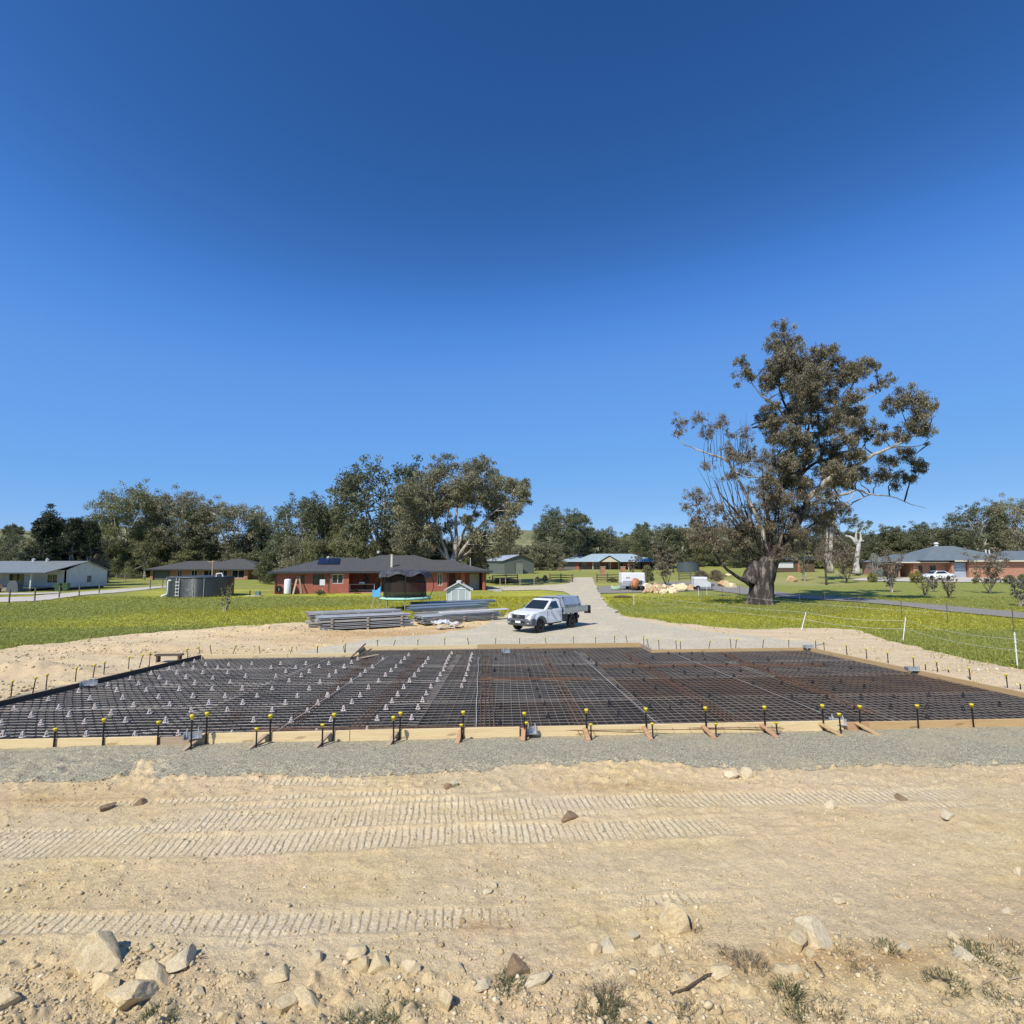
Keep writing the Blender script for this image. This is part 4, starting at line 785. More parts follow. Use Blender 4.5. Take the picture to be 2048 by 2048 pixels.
for (a, bq, za, zb_) in ((y0, yr, 2.3, 3.78), (yr, y1, 3.78, 2.45)):
    t = .09; rb.add([(-35, a, za), (.35, a, za), (.35, bq, zb_), (-35, bq, zb_), (-35, a, za-t), (.35, a, za-t), (.35, bq, zb_-t), (-35, bq, zb_-t)], [(0, 1, 2, 3), (7, 6, 5, 4), (0, 4, 5, 1), (1, 5, 6, 2), (2, 6, 7, 3), (3, 7, 4, 0)])
rf3 = rb.build('roof', M_roofgrey, h3); mb = MB(); mb.box(-35, .2, y0-.12, y0-.004, 2.16, 2.32); mb.build('gutter', M_trim, rf3)
mb = MB(); [MB().lathe([(.18, 0), (.18, .3), (.25, .34), (0, .5)], 10, Matrix.Translation((x, 3.2, 3.65))).build('roof_vent', M_galv, rf3) for x in (-7.2, -5.3, -16)]
for x in (-1.75, -4.4, -7.3, -12.5, -19): MB().box(x-.07, x+.07, -3.1, -2.96, .42, 2.3).build('verandah_post', M_frame if x > -3 else M_trim, h3)
MB().box(0.005, .04, 3.6, 4.3, .9, 1.75).build('side_window', simple('dull_glass', (.13, .16, .18), .2), h3)
def wheelie(P, lab, mat):
    t = thing('wheelie_bin', lab, 'bin', P, .3); mb = MB(); mb.add([(-.22, -.25, .05), (.22, -.25, .05), (.22, .25, .05), (-.22, .25, .05), (-.29, -.34, .92), (.29, -.34, .92), (.29, .36, .92), (-.29, .36, .92)], [(3, 2, 1, 0), (4, 5, 6, 7), (0, 1, 5, 4), (1, 2, 6, 5), (2, 3, 7, 6), (3, 0, 4, 7)]); mb.build('bin_body', mat, t)
    MB().box(-.31, .31, -.37, .4, .925, 1.0).build('lid', mat, t, bevel=.02); [MB().lathe([(.1, -.03), (.1, .03)], 12, Matrix.Translation((x, .3, .1)), 'y').build('wheel', M_tyre, t) for x in (-.2, .2)]
M_bingreen = simple('bin_green', (.05, .11, .04), .5)
wheelie(Vector((-56.6, 67.0, 0)), 'olive green wheelie bin by the corner of the white house', M_bingreen)
wheelie(Vector((-55.8, 67.2, 0)), 'second olive green wheelie bin, touching the first by the white house', M_bingreen)
t = thing('barbecue', 'dark covered barbecue on the verandah front of the white house', 'barbecue', (x1h-2.6, y1h-4.2, 0)); MB().prism([(-.75, 0), (.75, 0), (.6, 1.0), (.35, 1.35), (-.35, 1.35), (-.6, 1.0)], -.35, .35).build('cover', M_grey, t)
t = thing('garden_bench', 'dark low bench in front of the white house verandah, near the left edge', 'bench', (x1h-5.0, y1h-4.6, 0)); MB().box(-1.1, 1.1, -.25, .25, .4, .46).build('seat', M_darkwood, t); MB().box(-1.1, 1.1, .22, .27, .5, .95).build('backrest', M_darkwood, t); [MB().box(x-.04, x+.04, -.2, .2, 0, .4).build('leg', M_darkwood, t) for x in (-.95, .95)]
# ---- olive shed
A4 = G(974, 1144.5); A4 = AT(974, 1144, 122); zs = zf(A4.x, A4.y); A4.z = zs
h4 = thing('farm_shed', 'olive grey gable shed with a pale roof beyond the red house', 'shed', (A4.x, A4.y, zs-.3), .05)
def sxx(u): return ray(u, 1140).x*122/ray(u, 1140).y - A4.x
w4 = sxx(1071); k4 = sxx(1009); mb = MB()
zt = AT(974, 1122, 122).z - zs + .3; zr = AT(1037, 1113, 122).z - zs + .3
mb.add([(k4, 0, 0), (w4, 3, 0), (w4, 3, zt), (k4, 0, zt), ((k4+w4)/2, 1.5, zr+.35)], [(0, 1, 2, 4, 3)]); mb.add([(0, 12, 0), (k4, 0, 0), (k4, 0, zt), (0, 12, zt)], [(0, 1, 2, 3)]); mb.add([(0, 12, 0), (w4-k4, 15, 0), (w4, 3, 0), (w4, 3, zt), (w4-k4, 15, zt)], [(2, 1, 4, 3)]); mb.add([(0, 12, 0), (w4-k4, 15, 0), (w4-k4, 15, zt), ((w4-k4)/2, 13.5, zr+.35), (0, 12, zt)], [(1, 0, 4, 3, 2)])
mb.build('wall', M_shedgrn, h4); mb = MB(); m_ = ((k4+w4)/2, 1.5); n_ = ((w4-k4)/2, 13.5); e = .12
mb.add([(k4-.4, -.4, zt+e), (m_[0]-.1, m_[1]-.5, zr+.35+e), (n_[0], n_[1], zr+.35+e), (-.4, 12, zt+e), (k4-.4, -.4, zt), (m_[0]-.1, m_[1]-.5, zr+.35), (n_[0], n_[1], zr+.35), (-.4, 12, zt)], [(0, 1, 2, 3), (7, 6, 5, 4), (0, 4, 5, 1), (3, 2, 6, 7), (0, 3, 7, 4)])
mb.add([(w4+.3, 2.6, zt+e), (m_[0]-.1, m_[1]-.5, zr+.352+e), (n_[0], n_[1], zr+.352+e), (w4-k4+.3, 15, zt+e)], [(1, 0, 3, 2)]); mb.build('roof', M_shedroof, h4)
MB().box(k4+(w4-k4)*.38, k4+(w4-k4)*.6, .55, .7, .3, zt-.5).build('roller_door', simple('shed_door', (.16, .175, .15), .5), h4).location = (0, .1, 0)
# ---- pale blue roofed house
yb = 158; zb0 = zf(25, yb)
P5 = AT(1120, 1141, yb); P5.z = zf(P5.x, yb); L5 = AT(1308, 1141, yb+4).x - P5.x
h5 = thing('brick_house', 'wide red brick house with a pale blue hipped roof at the end of the driveway', 'house', P5, .02)
E5 = AT(1120, 1123, yb).z - P5.z - .1; f5 = lambda u: AT(u, 1135, yb).x - P5.x
mb = MB(); mb.box(0, f5(1124), 0, .25, 0, E5); wall_open(mb, f5(1152), L5, 2.2, 2.45, 0, E5, [(f5(1166), f5(1176), .2, 2.2), (f5(1190), f5(1203), .2, 2.2), (f5(1214), f5(1228), .5, 2.2), (f5(1238), f5(1250), .2, 2.2), (f5(1272), f5(1290), .4, 2.2)])
mb.box(f5(1152), f5(1158), 0, .25, 0, E5); mb.box(f5(1290), f5(1296), 0, .25, 0, E5); mb.box(0, .25, .25, 12, 0, E5); mb.box(L5-.25, L5, 2.5, 12, 0, E5); mb.box(.26, L5-.26, 12, 12.25, 0, E5); mb.build('wall', M_brickred, h5)
MB().box(f5(1124), f5(1152), .1, .16, 0, E5-.1).build('garage_door', simple('taupe_garage_door', (.16, .15, .14), .5), h5)
for a_, b_ in ((1166,1176),(1190,1203),(1214,1228),(1238,1250),(1272,1290)): window(h5, f5(a_), f5(b_), .3, 2.2, 2.3, M_frame, 2)
for u in (1186, 1221, 1238, 1258, 1300): MB().box(f5(u)-.1, f5(u)+.1, -.1, .1, 0, E5).build('verandah_post', M_cream, h5)
rb = MB(); R5 = AT(1240, 1108, yb+6).z - P5.z; pt5 = math.atan((R5-E5)/7.3)
hip(rb, -1, L5*.75, -1, 11.5, E5, pt5*.85); hip(rb, L5*.12, L5+1.2, -1.006, 13.4, E5+.004, pt5*1.04); rf5 = rb.build('roof', M_roofblue, h5)
gx = f5(1217); mb = MB(); mb.prism([(gx-2.6, E5), (gx+2.6, E5), (gx, E5+1.5)], -1.8, -1.7); mb.build('gable', M_cream, h5); mb = MB()
mb.add([(gx-3.2, -2.1, E5+.02), (gx, -2.1, E5+1.85), (gx, 4, E5+1.85), (gx-3.2, 4, E5+.02), (gx+3.2, -2.1, E5+.02), (gx+3.2, 4, E5+.02)], [(0, 1, 2, 3), (1, 4, 5, 2)]); mb.build('gable_roof', M_roofblue, rf5)
# ---- right brick house
y6 = 92; P6 = AT(1786, 1152, y6+10); z6 = zf(AT(1950, 1154, y6).x, y6)
def x6(u, y=y6): return AT(u, 1140, y).x
o6 = Vector((x6(1930), y6, z6)); h6 = thing('brick_house', 'orange brick house with a slate green hipped roof at the right edge', 'house', o6, -.06); g6 = lambda u, y=y6: x6(u, y) - o6.x
E6 = AT(1950, 1121, y6).z - z6; mb = MB(); mb.box(g6(1938), 26, 0, .25, 0, E6); mb.box(g6(1938)-.01, g6(1938)+.24, .25, 11, 0, E6)
e6 = E6 - .25
wall_open(mb, g6(1840), g6(1909), 1.2, 1.45, 0, e6, [(g6(1850), g6(1858), .2, 2.1), (g6(1872), g6(1884), .6, 2.1)]); wall_open(mb, g6(1812), g6(1840), 4, 4.25, 0, e6, [(g6(1820), g6(1832), .5, 2.1)]); mb.box(g6(1840)-.25, g6(1840), 1.45, 4, 0, e6); mb.box(g6(1812), g6(1812)+.25, 4.3, 12, 0, e6); mb.box(g6(1905), g6(1909), .0, 1.2, 0, e6)
mb.build('wall', M_brickorange, h6); MB().box(g6(1909), g6(1936), .5, .56, 0, E6-.35).build('garage_door', simple('blue_grey_garage_door', (.33, .38, .44), .5), h6)
for a_, b_, y_ in ((1850, 1858, 1.3), (1872, 1884, 1.3), (1820, 1832, 4.1)): window(h6, g6(a_), g6(b_), .6, 2.1, y_, M_trim, 2)
for u in (1786, 1791, 1797, 1806): MB().box(g6(u, y6+1)-.12, g6(u, y6+1)+.12, 1.5, 1.75, 0, e6-.3).build('verandah_post', M_brickorange, h6)
rb = MB(); hip(rb, g6(1846), g6(2032), -.7, 11.8, E6, radians(23)); hip(rb, g6(1990), 28, -.75, 10, E6+.006, radians(18)); hip(rb, g6(1806), g6(1900), .5, 12, e6, radians(20)); rf6 = rb.build('roof', M_roofslate, h6)
mb = MB(); mb.box(g6(1905), 28, -.85, -.76, E6-.2, E6+.03); mb.box(g6(1800), g6(1905), .35, .45, e6-.18, e6+.03); mb.build('gutter', M_cream, rf6); mb = MB(); mb.box(g6(1784), g6(1812), 1.2, 5, e6-.32, e6-.2); mb.build('verandah_roof', M_roofslate, h6)
[MB().tube([(x, 4, E6+.6), (x, 4, E6+2.0)], .12, 8).build('flue', M_frame, rf6) for x in (g6(2009), g6(2016))]; mb = MB(); mb.lathe([(.3, 0), (.3, .5), (.45, .6), (.2, .9), (0, .9)], 10, Matrix.Translation((g6(1926), 5.8, E6+2.45))); mb.build('roof_vent', M_frame, rf6)
# ---- tank
def round_tank(P, R, h, name, label, mat, detail=True):
    t = thing(name, label, 'water tank', P); MB().lathe([(R, 0), (R, h)], 72).build('shell', mat, t, True)
    MB().lathe([(R+.05, h-.02), (R+.08, h+.06), (R*.5, h+.16), (0, h+.22)], 72).build('lid', simple(name+'_lid', (.05, .06, .075), .5), t, True); return t
Pt = G(385, 1194, 0); u0, u1, yt = 331, 473, 58.0
xa, xb = AT(u0, 1180, yt).x, AT(u1, 1180, yt).x
cx = (xa+xb)/2; R = (xb-xa)/2*.83; ht = AT(400, 1156, yt-R).z
tk = round_tank((cx, yt, 0), R, ht, 'water_tank', 'wide round dark steel water tank with a white overflow pipe on the lawn', M_tank)
def onT(a, z, dr=.0): return Vector(((R+dr)*sin(a), -(R+dr)*cos(a), z))
a = -.55+.02; MB().tube([onT(a+.08, ht-.3, .02), onT(a+.03, ht-.25, .2), onT(a, ht-.35, .22), onT(a, .5, .22), onT(a-.03, .3, .25), onT(a-.07, .15, .6), onT(a-.08, .02, .65)], .085, 10).build('overflow_pipe', M_white, tk, True)
mb = MB(); a = -.05-.12
for z in np.arange(.2, ht-.1, .34): mb.bar(onT(a-.07, z, .12), onT(a+.07, z, .12), .06, .1)
for s in (-.05, .05): mb.bar(onT(a+s, .1, .1), onT(a+s, ht, .1), .05)
mb.build('ladder', M_galv, tk)
mb = MB(); [mb.tube([onT(q, .02, .012), onT(q, ht, .012)], .03, 6) for q in (-1.2, -.9, .2+.1, .6)]; mb.build('seam_strip', M_galv2, tk)
mb = MB(); mb.tube([(R*.8, -R*.55, ht+.1), (R*.8, -R*.55, ht+.4), (R*.95, -R*.5, ht+.45), (R*.99, -R*.5, ht+.1)], .07, 8); mb.build('inlet_pipe', M_white, tk)
P = AT(1376, 1142, 130); round_tank((P.x, 130, zf(P.x, 130)), 2.6, AT(1376, 1125, 130).z - zf(P.x, 130), 'water_tank', 'small dark round water tank far beyond the rubble heap', simple('slate_tank', (.07, .09, .1), .5))
p_ = G(511, 1192, 0); t = thing('pump', 'small green pump unit on a slab on the lawn right of the tank', 'pump', p_); MB().box(-.9, .7, -.35, .35, 0, .06).build('base', M_conc, t); MB().box(.0, .5, -.2, .2, .06, .5).build('housing', simple('green_grey', (.12, .2, .19), .5), t, bevel=.03); MB().tube([(-.6, 0, .06), (-.6, 0, .6)], .06, 8).build('pipe', M_black, t)
# power pole far left
P = AT(424, 1160, 104); t = thing('power_pole', 'thin grey timber power pole behind the tank', 'pole', (P.x, 104, 0)); MB().tube([(0, 0, 0), (0, 0, AT(424, 1120, 104).z)], [.16, .1], 8).build('post', M_pineold, t); MB().box(-.9, .3, -.05, .05, AT(424, 1124, 104).z, AT(424, 1122.5, 104).z).build('crossarm', M_pineold, t)
# ---- fences
def fence(name, label, pts, hh, npr, postw, mat, wires, wr, wmat, posttop=0, tilt=0, cat='fence', rails=None):
    t = thing(name, label, cat, pts[0]); o0 = Vector(pts[0]); wb = MB(); pts = [Vector(p) for p in pts]; pos = []
    for a, bq in zip(pts, pts[1:]):
        n = max(1, int(round((bq-a).length/npr)))
        for k in range(n): pos.append(a.lerp(bq, k/n))
    pos.append(pts[-1]); pos = [Vector((p.x, p.y, zf(p.x, p.y))) for p in pos]
    for p in pos:
        q = p - o0; MB().bar(q + Vector((0, 0, -.1)), q + Vector((random.uniform(-tilt, tilt), 0, hh)), postw).build('post', mat, t)
    for wz in wires:
        for a, bq in zip(pos, pos[1:]): wb.bar(a-o0+Vector((0, 0, wz)), bq-o0+Vector((0, 0, wz)), wr, wr if not rails else rails)
    wb.build('wire' if not rails else 'rail', wmat, t); return t
def gp(*l): return [G(u, v) for u, v in l]
fence('wire_fence', 'post and wire fence along the road before the white house', gp((-60, 1210), (18, 1206), (69, 1202), (118, 1196), (158, 1191), (198, 1187), (300, 1178), (325, 1175)), 1.2, 30, .085, M_fencewood, (.3, .6, .9, 1.15), .008, M_galv2)
fence('wire_fence', 'thin steel post fence crossing the grass on the right beside the grey road', gp((1405, 1197), (1445, 1196), (1480, 1197), (1600, 1209), (1651, 1214), (1719, 1223), (1804, 1236), (1896, 1245), (2028, 1262), (2200, 1280)), 1.15, 30, .032, M_fencewood, (.35, .7, 1.05), .004, M_galv2)
# white electric fence with tread-in posts
t = thing('electric_fence', 'white tape fence on thin white tread-in posts across the right paddock', 'fence', (0, 0, 0)); pl = [(1268,1210,.9,0),(1324,1191,.9,0),(1397,1192,.9,0),(1414,1190,.9,0),(1603,1260,.9,.5),(1806,1282,1.05,.35),(2035,1333,1.15,0)]
pp = []
for u, v, h_, ln in pl:
    P = G(u, v); q = MB(); q.tube([P, P + Vector((ln*.55, 0, h_))], [.022, .016], 6); [q.bar(P + Vector((ln*.55*k, -.03, h_*k)), P + Vector((ln*.55*k, .03, h_*k)), .035) for k in (.45, .7, .92)]; q.build('post', M_white, t); pp.append((P, h_, ln))
def tape(a, bq, z, sag=.1): 
    q = MB(); n = 12; L = [a.lerp(bq, k/n) + Vector((0, 0, z - sag*4*(k/n)*(1-k/n))) for k in range(n+1)]
    for i in range(n): q.bar(L[i], L[i+1], .003, .007)
    return q
for z in (.92, .55):
    for a_, b_ in ((0, 4), (4, 5), (5, 6)): tape(pp[a_][0] + Vector((pp[a_][2]*.5, 0, 0)), pp[b_][0] + Vector((pp[b_][2]*.5, 0, 0)), z, .14).build('tape', M_white, t)
    tape(pp[6][0], G(2300, 1390), z).build('tape', M_white, t)
tape(pp[1][0], pp[3][0], .7).build('tape', M_white, t); tape(G(1500, 1216), G(1900, 1255), .8).build('tape', M_white, t)
def railf(label, pts, mat=M_fencewood, hh=1.25, npr=2.6): return fence('timber_fence', label, pts, hh, npr, .16, mat, (.35, .75, 1.12), .05, mat, rails=.14)
railf('dark timber rail fence left of the driveway entrance', gp((985, 1166), (1012, 1165), (1035, 1164))); railf('short dark timber fence panel on the left side of the driveway gate', gp((1100, 1164), (1122, 1164), (1145, 1165)), M_darkwood, 1.35)
railf('short dark timber fence panel on the right side of the driveway gate', gp((1194, 1164), (1215, 1164), (1243, 1163)), M_darkwood, 1.35); railf('dark timber yard rails behind the rubble heap', gp((1358, 1161), (1382, 1160), (1400, 1160)), M_fencewood, 1.9)
fence('wire_fence', 'grey wire fence beyond the driveway before the blue roofed house', gp((1000, 1176), (1011, 1174), (1040, 1172), (1068, 1170), (1100, 1167)), 1.3, 6, .09, M_pineold, (.4, .8, 1.2), .012, M_galv2)
railf('weathered timber rail fence far behind, between the white house and the tank', gp((205, 1163), (250, 1161), (290, 1160)), M_pineold, 1.2, 4)
fence('wire_fence', 'far wire fence crossing the pasture before the blue roofed house', [AT(u, 1150, 136) for u in (1075, 1120, 1160, 1200)], 1.2, 8, .14, M_fencewood, (.4, .8, 1.15), .015, M_galv2)
# gate pillars
for u, lab in ((1206, 'left brick pillar at the entry of the blue roofed house'), (1246, 'right brick pillar at the entry of the blue roofed house')):
    P = AT(u, 1155, 118); z = zf(P.x, 118); t = thing('gate_pillar', lab, 'pillar', (P.x, 118, z), 0, 'brick gate pillars'); MB().box(-.45, .45, -.45, .45, 0, 1.7).build('shaft', M_brickorange, t); MB().box(-.52, .52, -.52, .52, 1.7, 1.8).build('cap', M_conc, t)
# ------------------------------------------------------------------ utility truck
hd = Vector((-.654, -.756, 0)); lf = Vector((.756, -.654, 0)); pf, prr = G(1075, 1266.5, .05), G(1151, 1254, .05)
org_ = (pf+prr)/2 - lf*.80 - hd*.1; ute = thing('utility_truck', 'white single cab utility truck with an alloy tray and grey canopy, parked on the driveway', 'truck', (org_.x, org_.y, .07), atan2(hd.y, hd.x))
def arch(cx, r, z0, n=10): a0 = math.asin(min(1, (z0-.37)/r)) if z0 > .37 else 0; return [(cx + r*cos(a), .37 + r*sin(a)) for a in np.linspace(a0, pi-a0, n)]
def shell(poly, yw, fn):
    mb = MB(); n = len(poly); ysx = [-yw, -yw*.93, yw*.93, yw] ; base = 0
    for j, y in enumerate(ysx):
        k = .0 if j in (1, 2) else 1.0
        cxm, czm = .9, .8
        for (x, z) in poly: mb.v.append(fn(x - (x-cxm)*.02*k, y, z - (z-czm)*.05*k))
    for j in range(3):
        for i in range(n): mb.f.append((j*n+i, j*n+(i+1) % n, (j+1)*n+(i+1) % n, (j+1)*n+i))
    mb.f += [tuple(range(n)), tuple(range(3*n, 4*n))[::-1]]; return mb
low = [(-.42, .45), (-.42, 1.2), (.4, 1.21), (1.22, 1.2), (1.9, 1.13), (2.35, 1.04), (2.5, .93), (2.53, .75), (2.5, .5)] + arch(1.65, .46, .45) + [(.6, .43)]
def fnb(x, y, z):
    s = 1 - .05*max(0, (z-.85)/.35) - .10*max(0, (x-1.7)/.85)**2; return (x, y*s, z)
shell(low, .9, fnb).build('body', M_carwhite, ute, bevel=.02, seg=2)
gh = MB(); gb = [(-.4, 1.19), (1.2, 1.19), (.42, 1.71), (.2, 1.765), (-.2, 1.77), (-.36, 1.7)]
for y, k in ((-.83, 0), (-.66, 1), (.66, 1), (.83, 0)): pass
n = len(gb)
for sgn in (-1, 1):
    for x, z in gb: w_ = .83 - (z-1.19)*.30; gh.v.append((x, sgn*w_, z))
gh.f = [tuple(range(n)), tuple(range(n, 2*n))[::-1]] + [(i, (i+1) % n, n+(i+1) % n, n+i) for i in range(n)]
gh.build('cab', M_carwhite, ute, bevel=.03, seg=2)
def yw_(z): return .83 - (z-1.19)*.30
ws = MB(); ws.add([(1.165, -.72, 1.225), (1.165, .72, 1.225), (.50, .60, 1.668), (.50, -.60, 1.668)], [(0, 1, 2, 3)]); ws.v = [(x+.012, y, z+.014) for x, y, z in ws.v]; ws.build('windscreen', M_glass, ute)
for s in (-1, 1):
    m_ = MB(); pg = [(.93, 1.235), (.42, 1.62), (-.05, 1.645), (-.18, 1.235)]; m_.add([(x, s*(yw_(z)+.006), z) for x, z in pg] + [(x, s*(yw_(z)-.03), z) for x, z in pg], [(0, 1, 2, 3), (0, 4, 5, 1), (1, 5, 6, 2), (2, 6, 7, 3), (3, 7, 4, 0)]); m_.build('side_window', M_glass, ute)
    dl = MB(); dl.tube([(-.24, s*.906, .5), (-.24, s*.893, .9), (-.24, s*.862, 1.18)], .007, 4); dl.tube([(1.04, s*.906, .55), (1.04, s*.89, .9), (1.0, s*.862, 1.18)], .007, 4); d_ = dl.build('door', M_trim, ute); MB().box(-.12, .06, s*.9-.015, s*.9+.015, .99, 1.02).build('handle', M_grey, d_)
    mr = MB().box(.78, .92, s*.98-.09, s*.98+.09, 1.2, 1.36).build('mirror', M_grey, ute, bevel=.03)
    hl = MB(); hl.add([(2.535, s*.46, .93), (2.47, s*.72, .95), (2.17, s*.855, 1.0), (2.52, s*.46, .80), (2.46, s*.74, .82), (2.27, s*.865, .9), (2.40, s*.44, 1.01), (2.3, s*.7, 1.04), (2.05, s*.83, 1.06)], [(0, 1, 4, 3), (1, 2, 5, 4), (6, 7, 1, 0), (7, 8, 2, 1)]); hl.v = [(x+.02, y*1.012, z+.008) for x, y, z in hl.v]; hl.build('headlight', M_lamp, ute)
    fl = MB().box(2.5, 2.585, s*.66-.1, s*.66+.1, .5, .56).build('fog_light', M_lamp, ute)
    fr = MB(); a_ = [(1.65 + r*cos(t), .37 + r*sin(t)) for r in (.455, .53) for t in (np.linspace(.1, pi-.1, 14) if r < .5 else np.linspace(pi-.1, .1, 14))]; fr.prism(a_, s*.88 if s > 0 else -.925, .925 if s > 0 else s*.88); fr.build('wheel_arch', M_grey, ute)
bp = MB(); pgb = [(2.05, .4), (2.05, .66), (2.2, .78), (2.56, .78), (2.60, .66), (2.60, .5), (2.5, .36)]
n = len(pgb)
for y, k in ((-.90, .93), (-.6, 1), (.6, 1), (.90, .93)):
    for x, z in pgb: bp.v.append((2.05 + (x-2.05)*(1 if abs(y) < .7 else .78), y, z))
for j in range(3):
    for i in range(n): bp.f.append((j*n+i, j*n+(i+1) % n, (j+1)*n+(i+1) % n, (j+1)*n+i))
bp.f += [tuple(range(n)), tuple(range(3*n, 4*n))[::-1]]; bp.build('bumper', M_grey, ute, bevel=.015)
gr = MB(); gr.box(2.50, 2.575, -.45, .45, .785, .98); gr.box(2.56, 2.605, -.5, .5, .52, .66); grl = gr.build('grille', M_bplast, ute)
mb = MB(); [mb.box(2.576, 2.582, -.42, .42, z, z+.012) for z in (.82, .85, .91, .94)]; mb.build('grille_bar', M_trim, grl)
em = MB(); em.tube([(2.588, .085*cos(t), .885+.055*sin(t)) for t in np.linspace(0, 2*pi, 17)], .008, 5); em.tube([(2.588, .032*cos(t), .89+.04*sin(t)) for t in np.linspace(0, 2*pi, 13)], .006, 5); em.tube([(2.588, .06*cos(t), .912+.018*sin(t)) for t in np.linspace(0, 2*pi, 13)], .006, 5); em.build('badge', M_alloy, grl)
MB().box(2.606, 2.614, -.19, .19, .53, .64).build('number_plate', M_white, ute)
def wheel(parent, x, y, r=.37, w=.24, s=1, M=None):
    t = MB().lathe([(r*.6, -w/2), (r*.93, -w/2), (r, -w*.3), (r, w*.3), (r*.93, w/2), (r*.6, w/2), (r*.6, -w/2)], 28, Matrix.Translation((x, y, r)), 'y').build('wheel', M_tyre, parent, True)
    q = MB().lathe([(r*.62, w*.30*s), (r*.56, w*.46*s), (r*.5, w*.2*s), (r*.2, w*.3*s), (r*.16, w*.48*s), (0, w*.48*s)], 24, Matrix.Translation((x, y, r)), 'y')
    for k in range(6): a = k*pi/3; q.bar((x+cos(a)*r*.15, y+s*w*.40, r+sin(a)*r*.15), (x+cos(a)*r*.55, y+s*w*.36, r+sin(a)*r*.55), r*.14, .03)
    q.build('rim', M_rim, t)
for x in (1.65, -1.44):
    for s in (-1, 1): wheel(ute, x, s*.79, s=s)
tr_ = MB(); tr_.box(-3.05, -.5, -.93, .93, .86, .94); tray = tr_.build('tray', M_alloy, ute)
for s in (-1, 1):
    ts = MB(); y = s*.935; ts.box(-3.05, -.52, min(y, y-s*.03), max(y, y-s*.03), .945, 1.2)
    for x in (-3.02, -1.9, -.56): ts.box(x-.03, x+.03, min(y, y+s*.025), max(y, y+s*.025), .84, 1.22)
    ts.build('side_board', M_alloy, tray, bevel=.004)
MB().box(-3.08, -3.055, -.93, .93, .945, 1.2).build('tailgate', M_alloy, tray)
cp = MB(); cs = [(-.9, 1.205), (-.9, 1.34), (-.70, 1.80), (.70, 1.80), (.9, 1.34), (.9, 1.205)]; cp.prism(cs, -2.42, -.56, 'x'); cnp = cp.build('canopy', simple('canopy_grey', (.34, .38, .43), .35, .3), ute, bevel=.02)
for s in (-1, 1):
    q = MB(); q.add([(-.66, s*.905, 1.36), (-2.3, s*.905, 1.36), (-2.24, s*.722, 1.775), (-.72, s*.722, 1.775)], [(0, 1, 2, 3)]); q.v = [(x, y+s*.008, z+.004) for x, y, z in q.v]; q.build('side_lid', simple('lid_blue_grey', (.38, .43, .5), .3, .3), cnp); w_ = MB(); [w_.box(x-.05, x+.05, s*.9-.03, s*.9+.03, 1.30, 1.37) for x in (-.85, -2.2)]; [w_.box(x-.04, x+.04, s*.72-.03, s*.72+.03, 1.76, 1.82) for x in (-.7, -2.25)]; w_.build('hinge', M_bplast, cnp)
rk = MB(); [rk.tube([(-.50, s*.62, .9), (-.50, s*.62, 1.83)], .025, 6) for s in (-1, 1)]; rk.tube([(-.50, -.65, 1.83), (-.50, .65, 1.83)], .025, 6); [rk.tube([(x, -.66, 1.84), (x, .66, 1.84)], .02, 6) for x in (-.9, -2.1)]; rk.build('ladder_rack', M_alloy, ute)
rb_ = MB(); rb_.tube([(.15, -.6, 1.80), (.15, .6, 1.80)], .02, 6); [rb_.box(.1, .2, s*.6-.03, s*.6+.03, 1.74, 1.83) for s in (-1, 1)]; rb_.build('roof_bar', M_black, ute)
chs = MB(); chs.box(-2.9, 1.3, -.42, .42, .42, .62); chs.box(-1.0, -.45, .5, .85, .42, .84); chs.box(-1.0, -.45, -.85, -.5, .42, .84); chs.box(-.42, .9, -.8, .8, .36, .45)
[chs.tube([(-1.44 + .44*cos(t), s*.8, .37+.46*sin(t)) for t in np.linspace(.3, pi-.3, 9)], .03, 5) for s in (-1, 1)]; [chs.box(-1.97, -1.93, s*.8-.14, s*.8+.14, .22, .84) for s in (-1, 1)]; chs.tube([(1.65, -.75, .37), (1.65, .75, .37)], .06, 8); chs.tube([(-1.44, -.75, .37), (-1.44, .75, .37)], .07, 8); chs.build('chassis', M_bplast, ute)
tl = MB(); [tl.box(-3.35, -3.1, s*.75-.13, s*.75+.13, .84, .90) for s in (-1, 1)]; tl.box(-3.4, -3.36, .55, .95, .7, 1.2); tl.build('rear_light_bracket', M_bplast, ute); [MB().box(-3.17, -3.09, s*.75-.1, s*.75+.1, .72, .83).build('tail_light', simple('tail_red', (.3, .02, .02), .3), ute) for s in (-1, 1)]
ute.scale = (.89, .89, .89)
# ------------------------------------------------------------------ far white sedan
y7 = 85; P = AT(1872, 1158, y7); z7 = zf(P.x, y7); sd = thing('parked_car', 'silver white sedan parked on the pale apron before the orange brick house', 'car', (P.x, y7, z7+.13), pi+.05)
bd = [(-2.25, .35), (-2.3, .75), (-2.2, .95), (-1.5, 1.0), (1.0, .92), (2.0, .8), (2.25, .62), (2.28, .35)] + [(1.4+.36*cos(t), .33+.36*sin(t)) for t in np.linspace(0, pi, 7)] + [(-1.35+.36*cos(t), .33+.36*sin(t)) for t in np.linspace(0, pi, 7)]
MB().prism(bd, -.86, .86).build('body', M_carwhite, sd, bevel=.04, seg=2)
q = MB(); cbn = [(-1.75, .97), (1.05, .92), (.3, 1.38), (-.9, 1.42)]; q.v = [(x, s*(.8-(z-.92)*.35), z) for s in (-1, 1) for x, z in cbn]; q.f = [(0, 1, 2, 3), (7, 6, 5, 4)] + [(i, (i+1) % 4, 4+(i+1) % 4, 4+i) for i in range(4)]; q.build('cabin', M_carwhite, sd, bevel=.03)
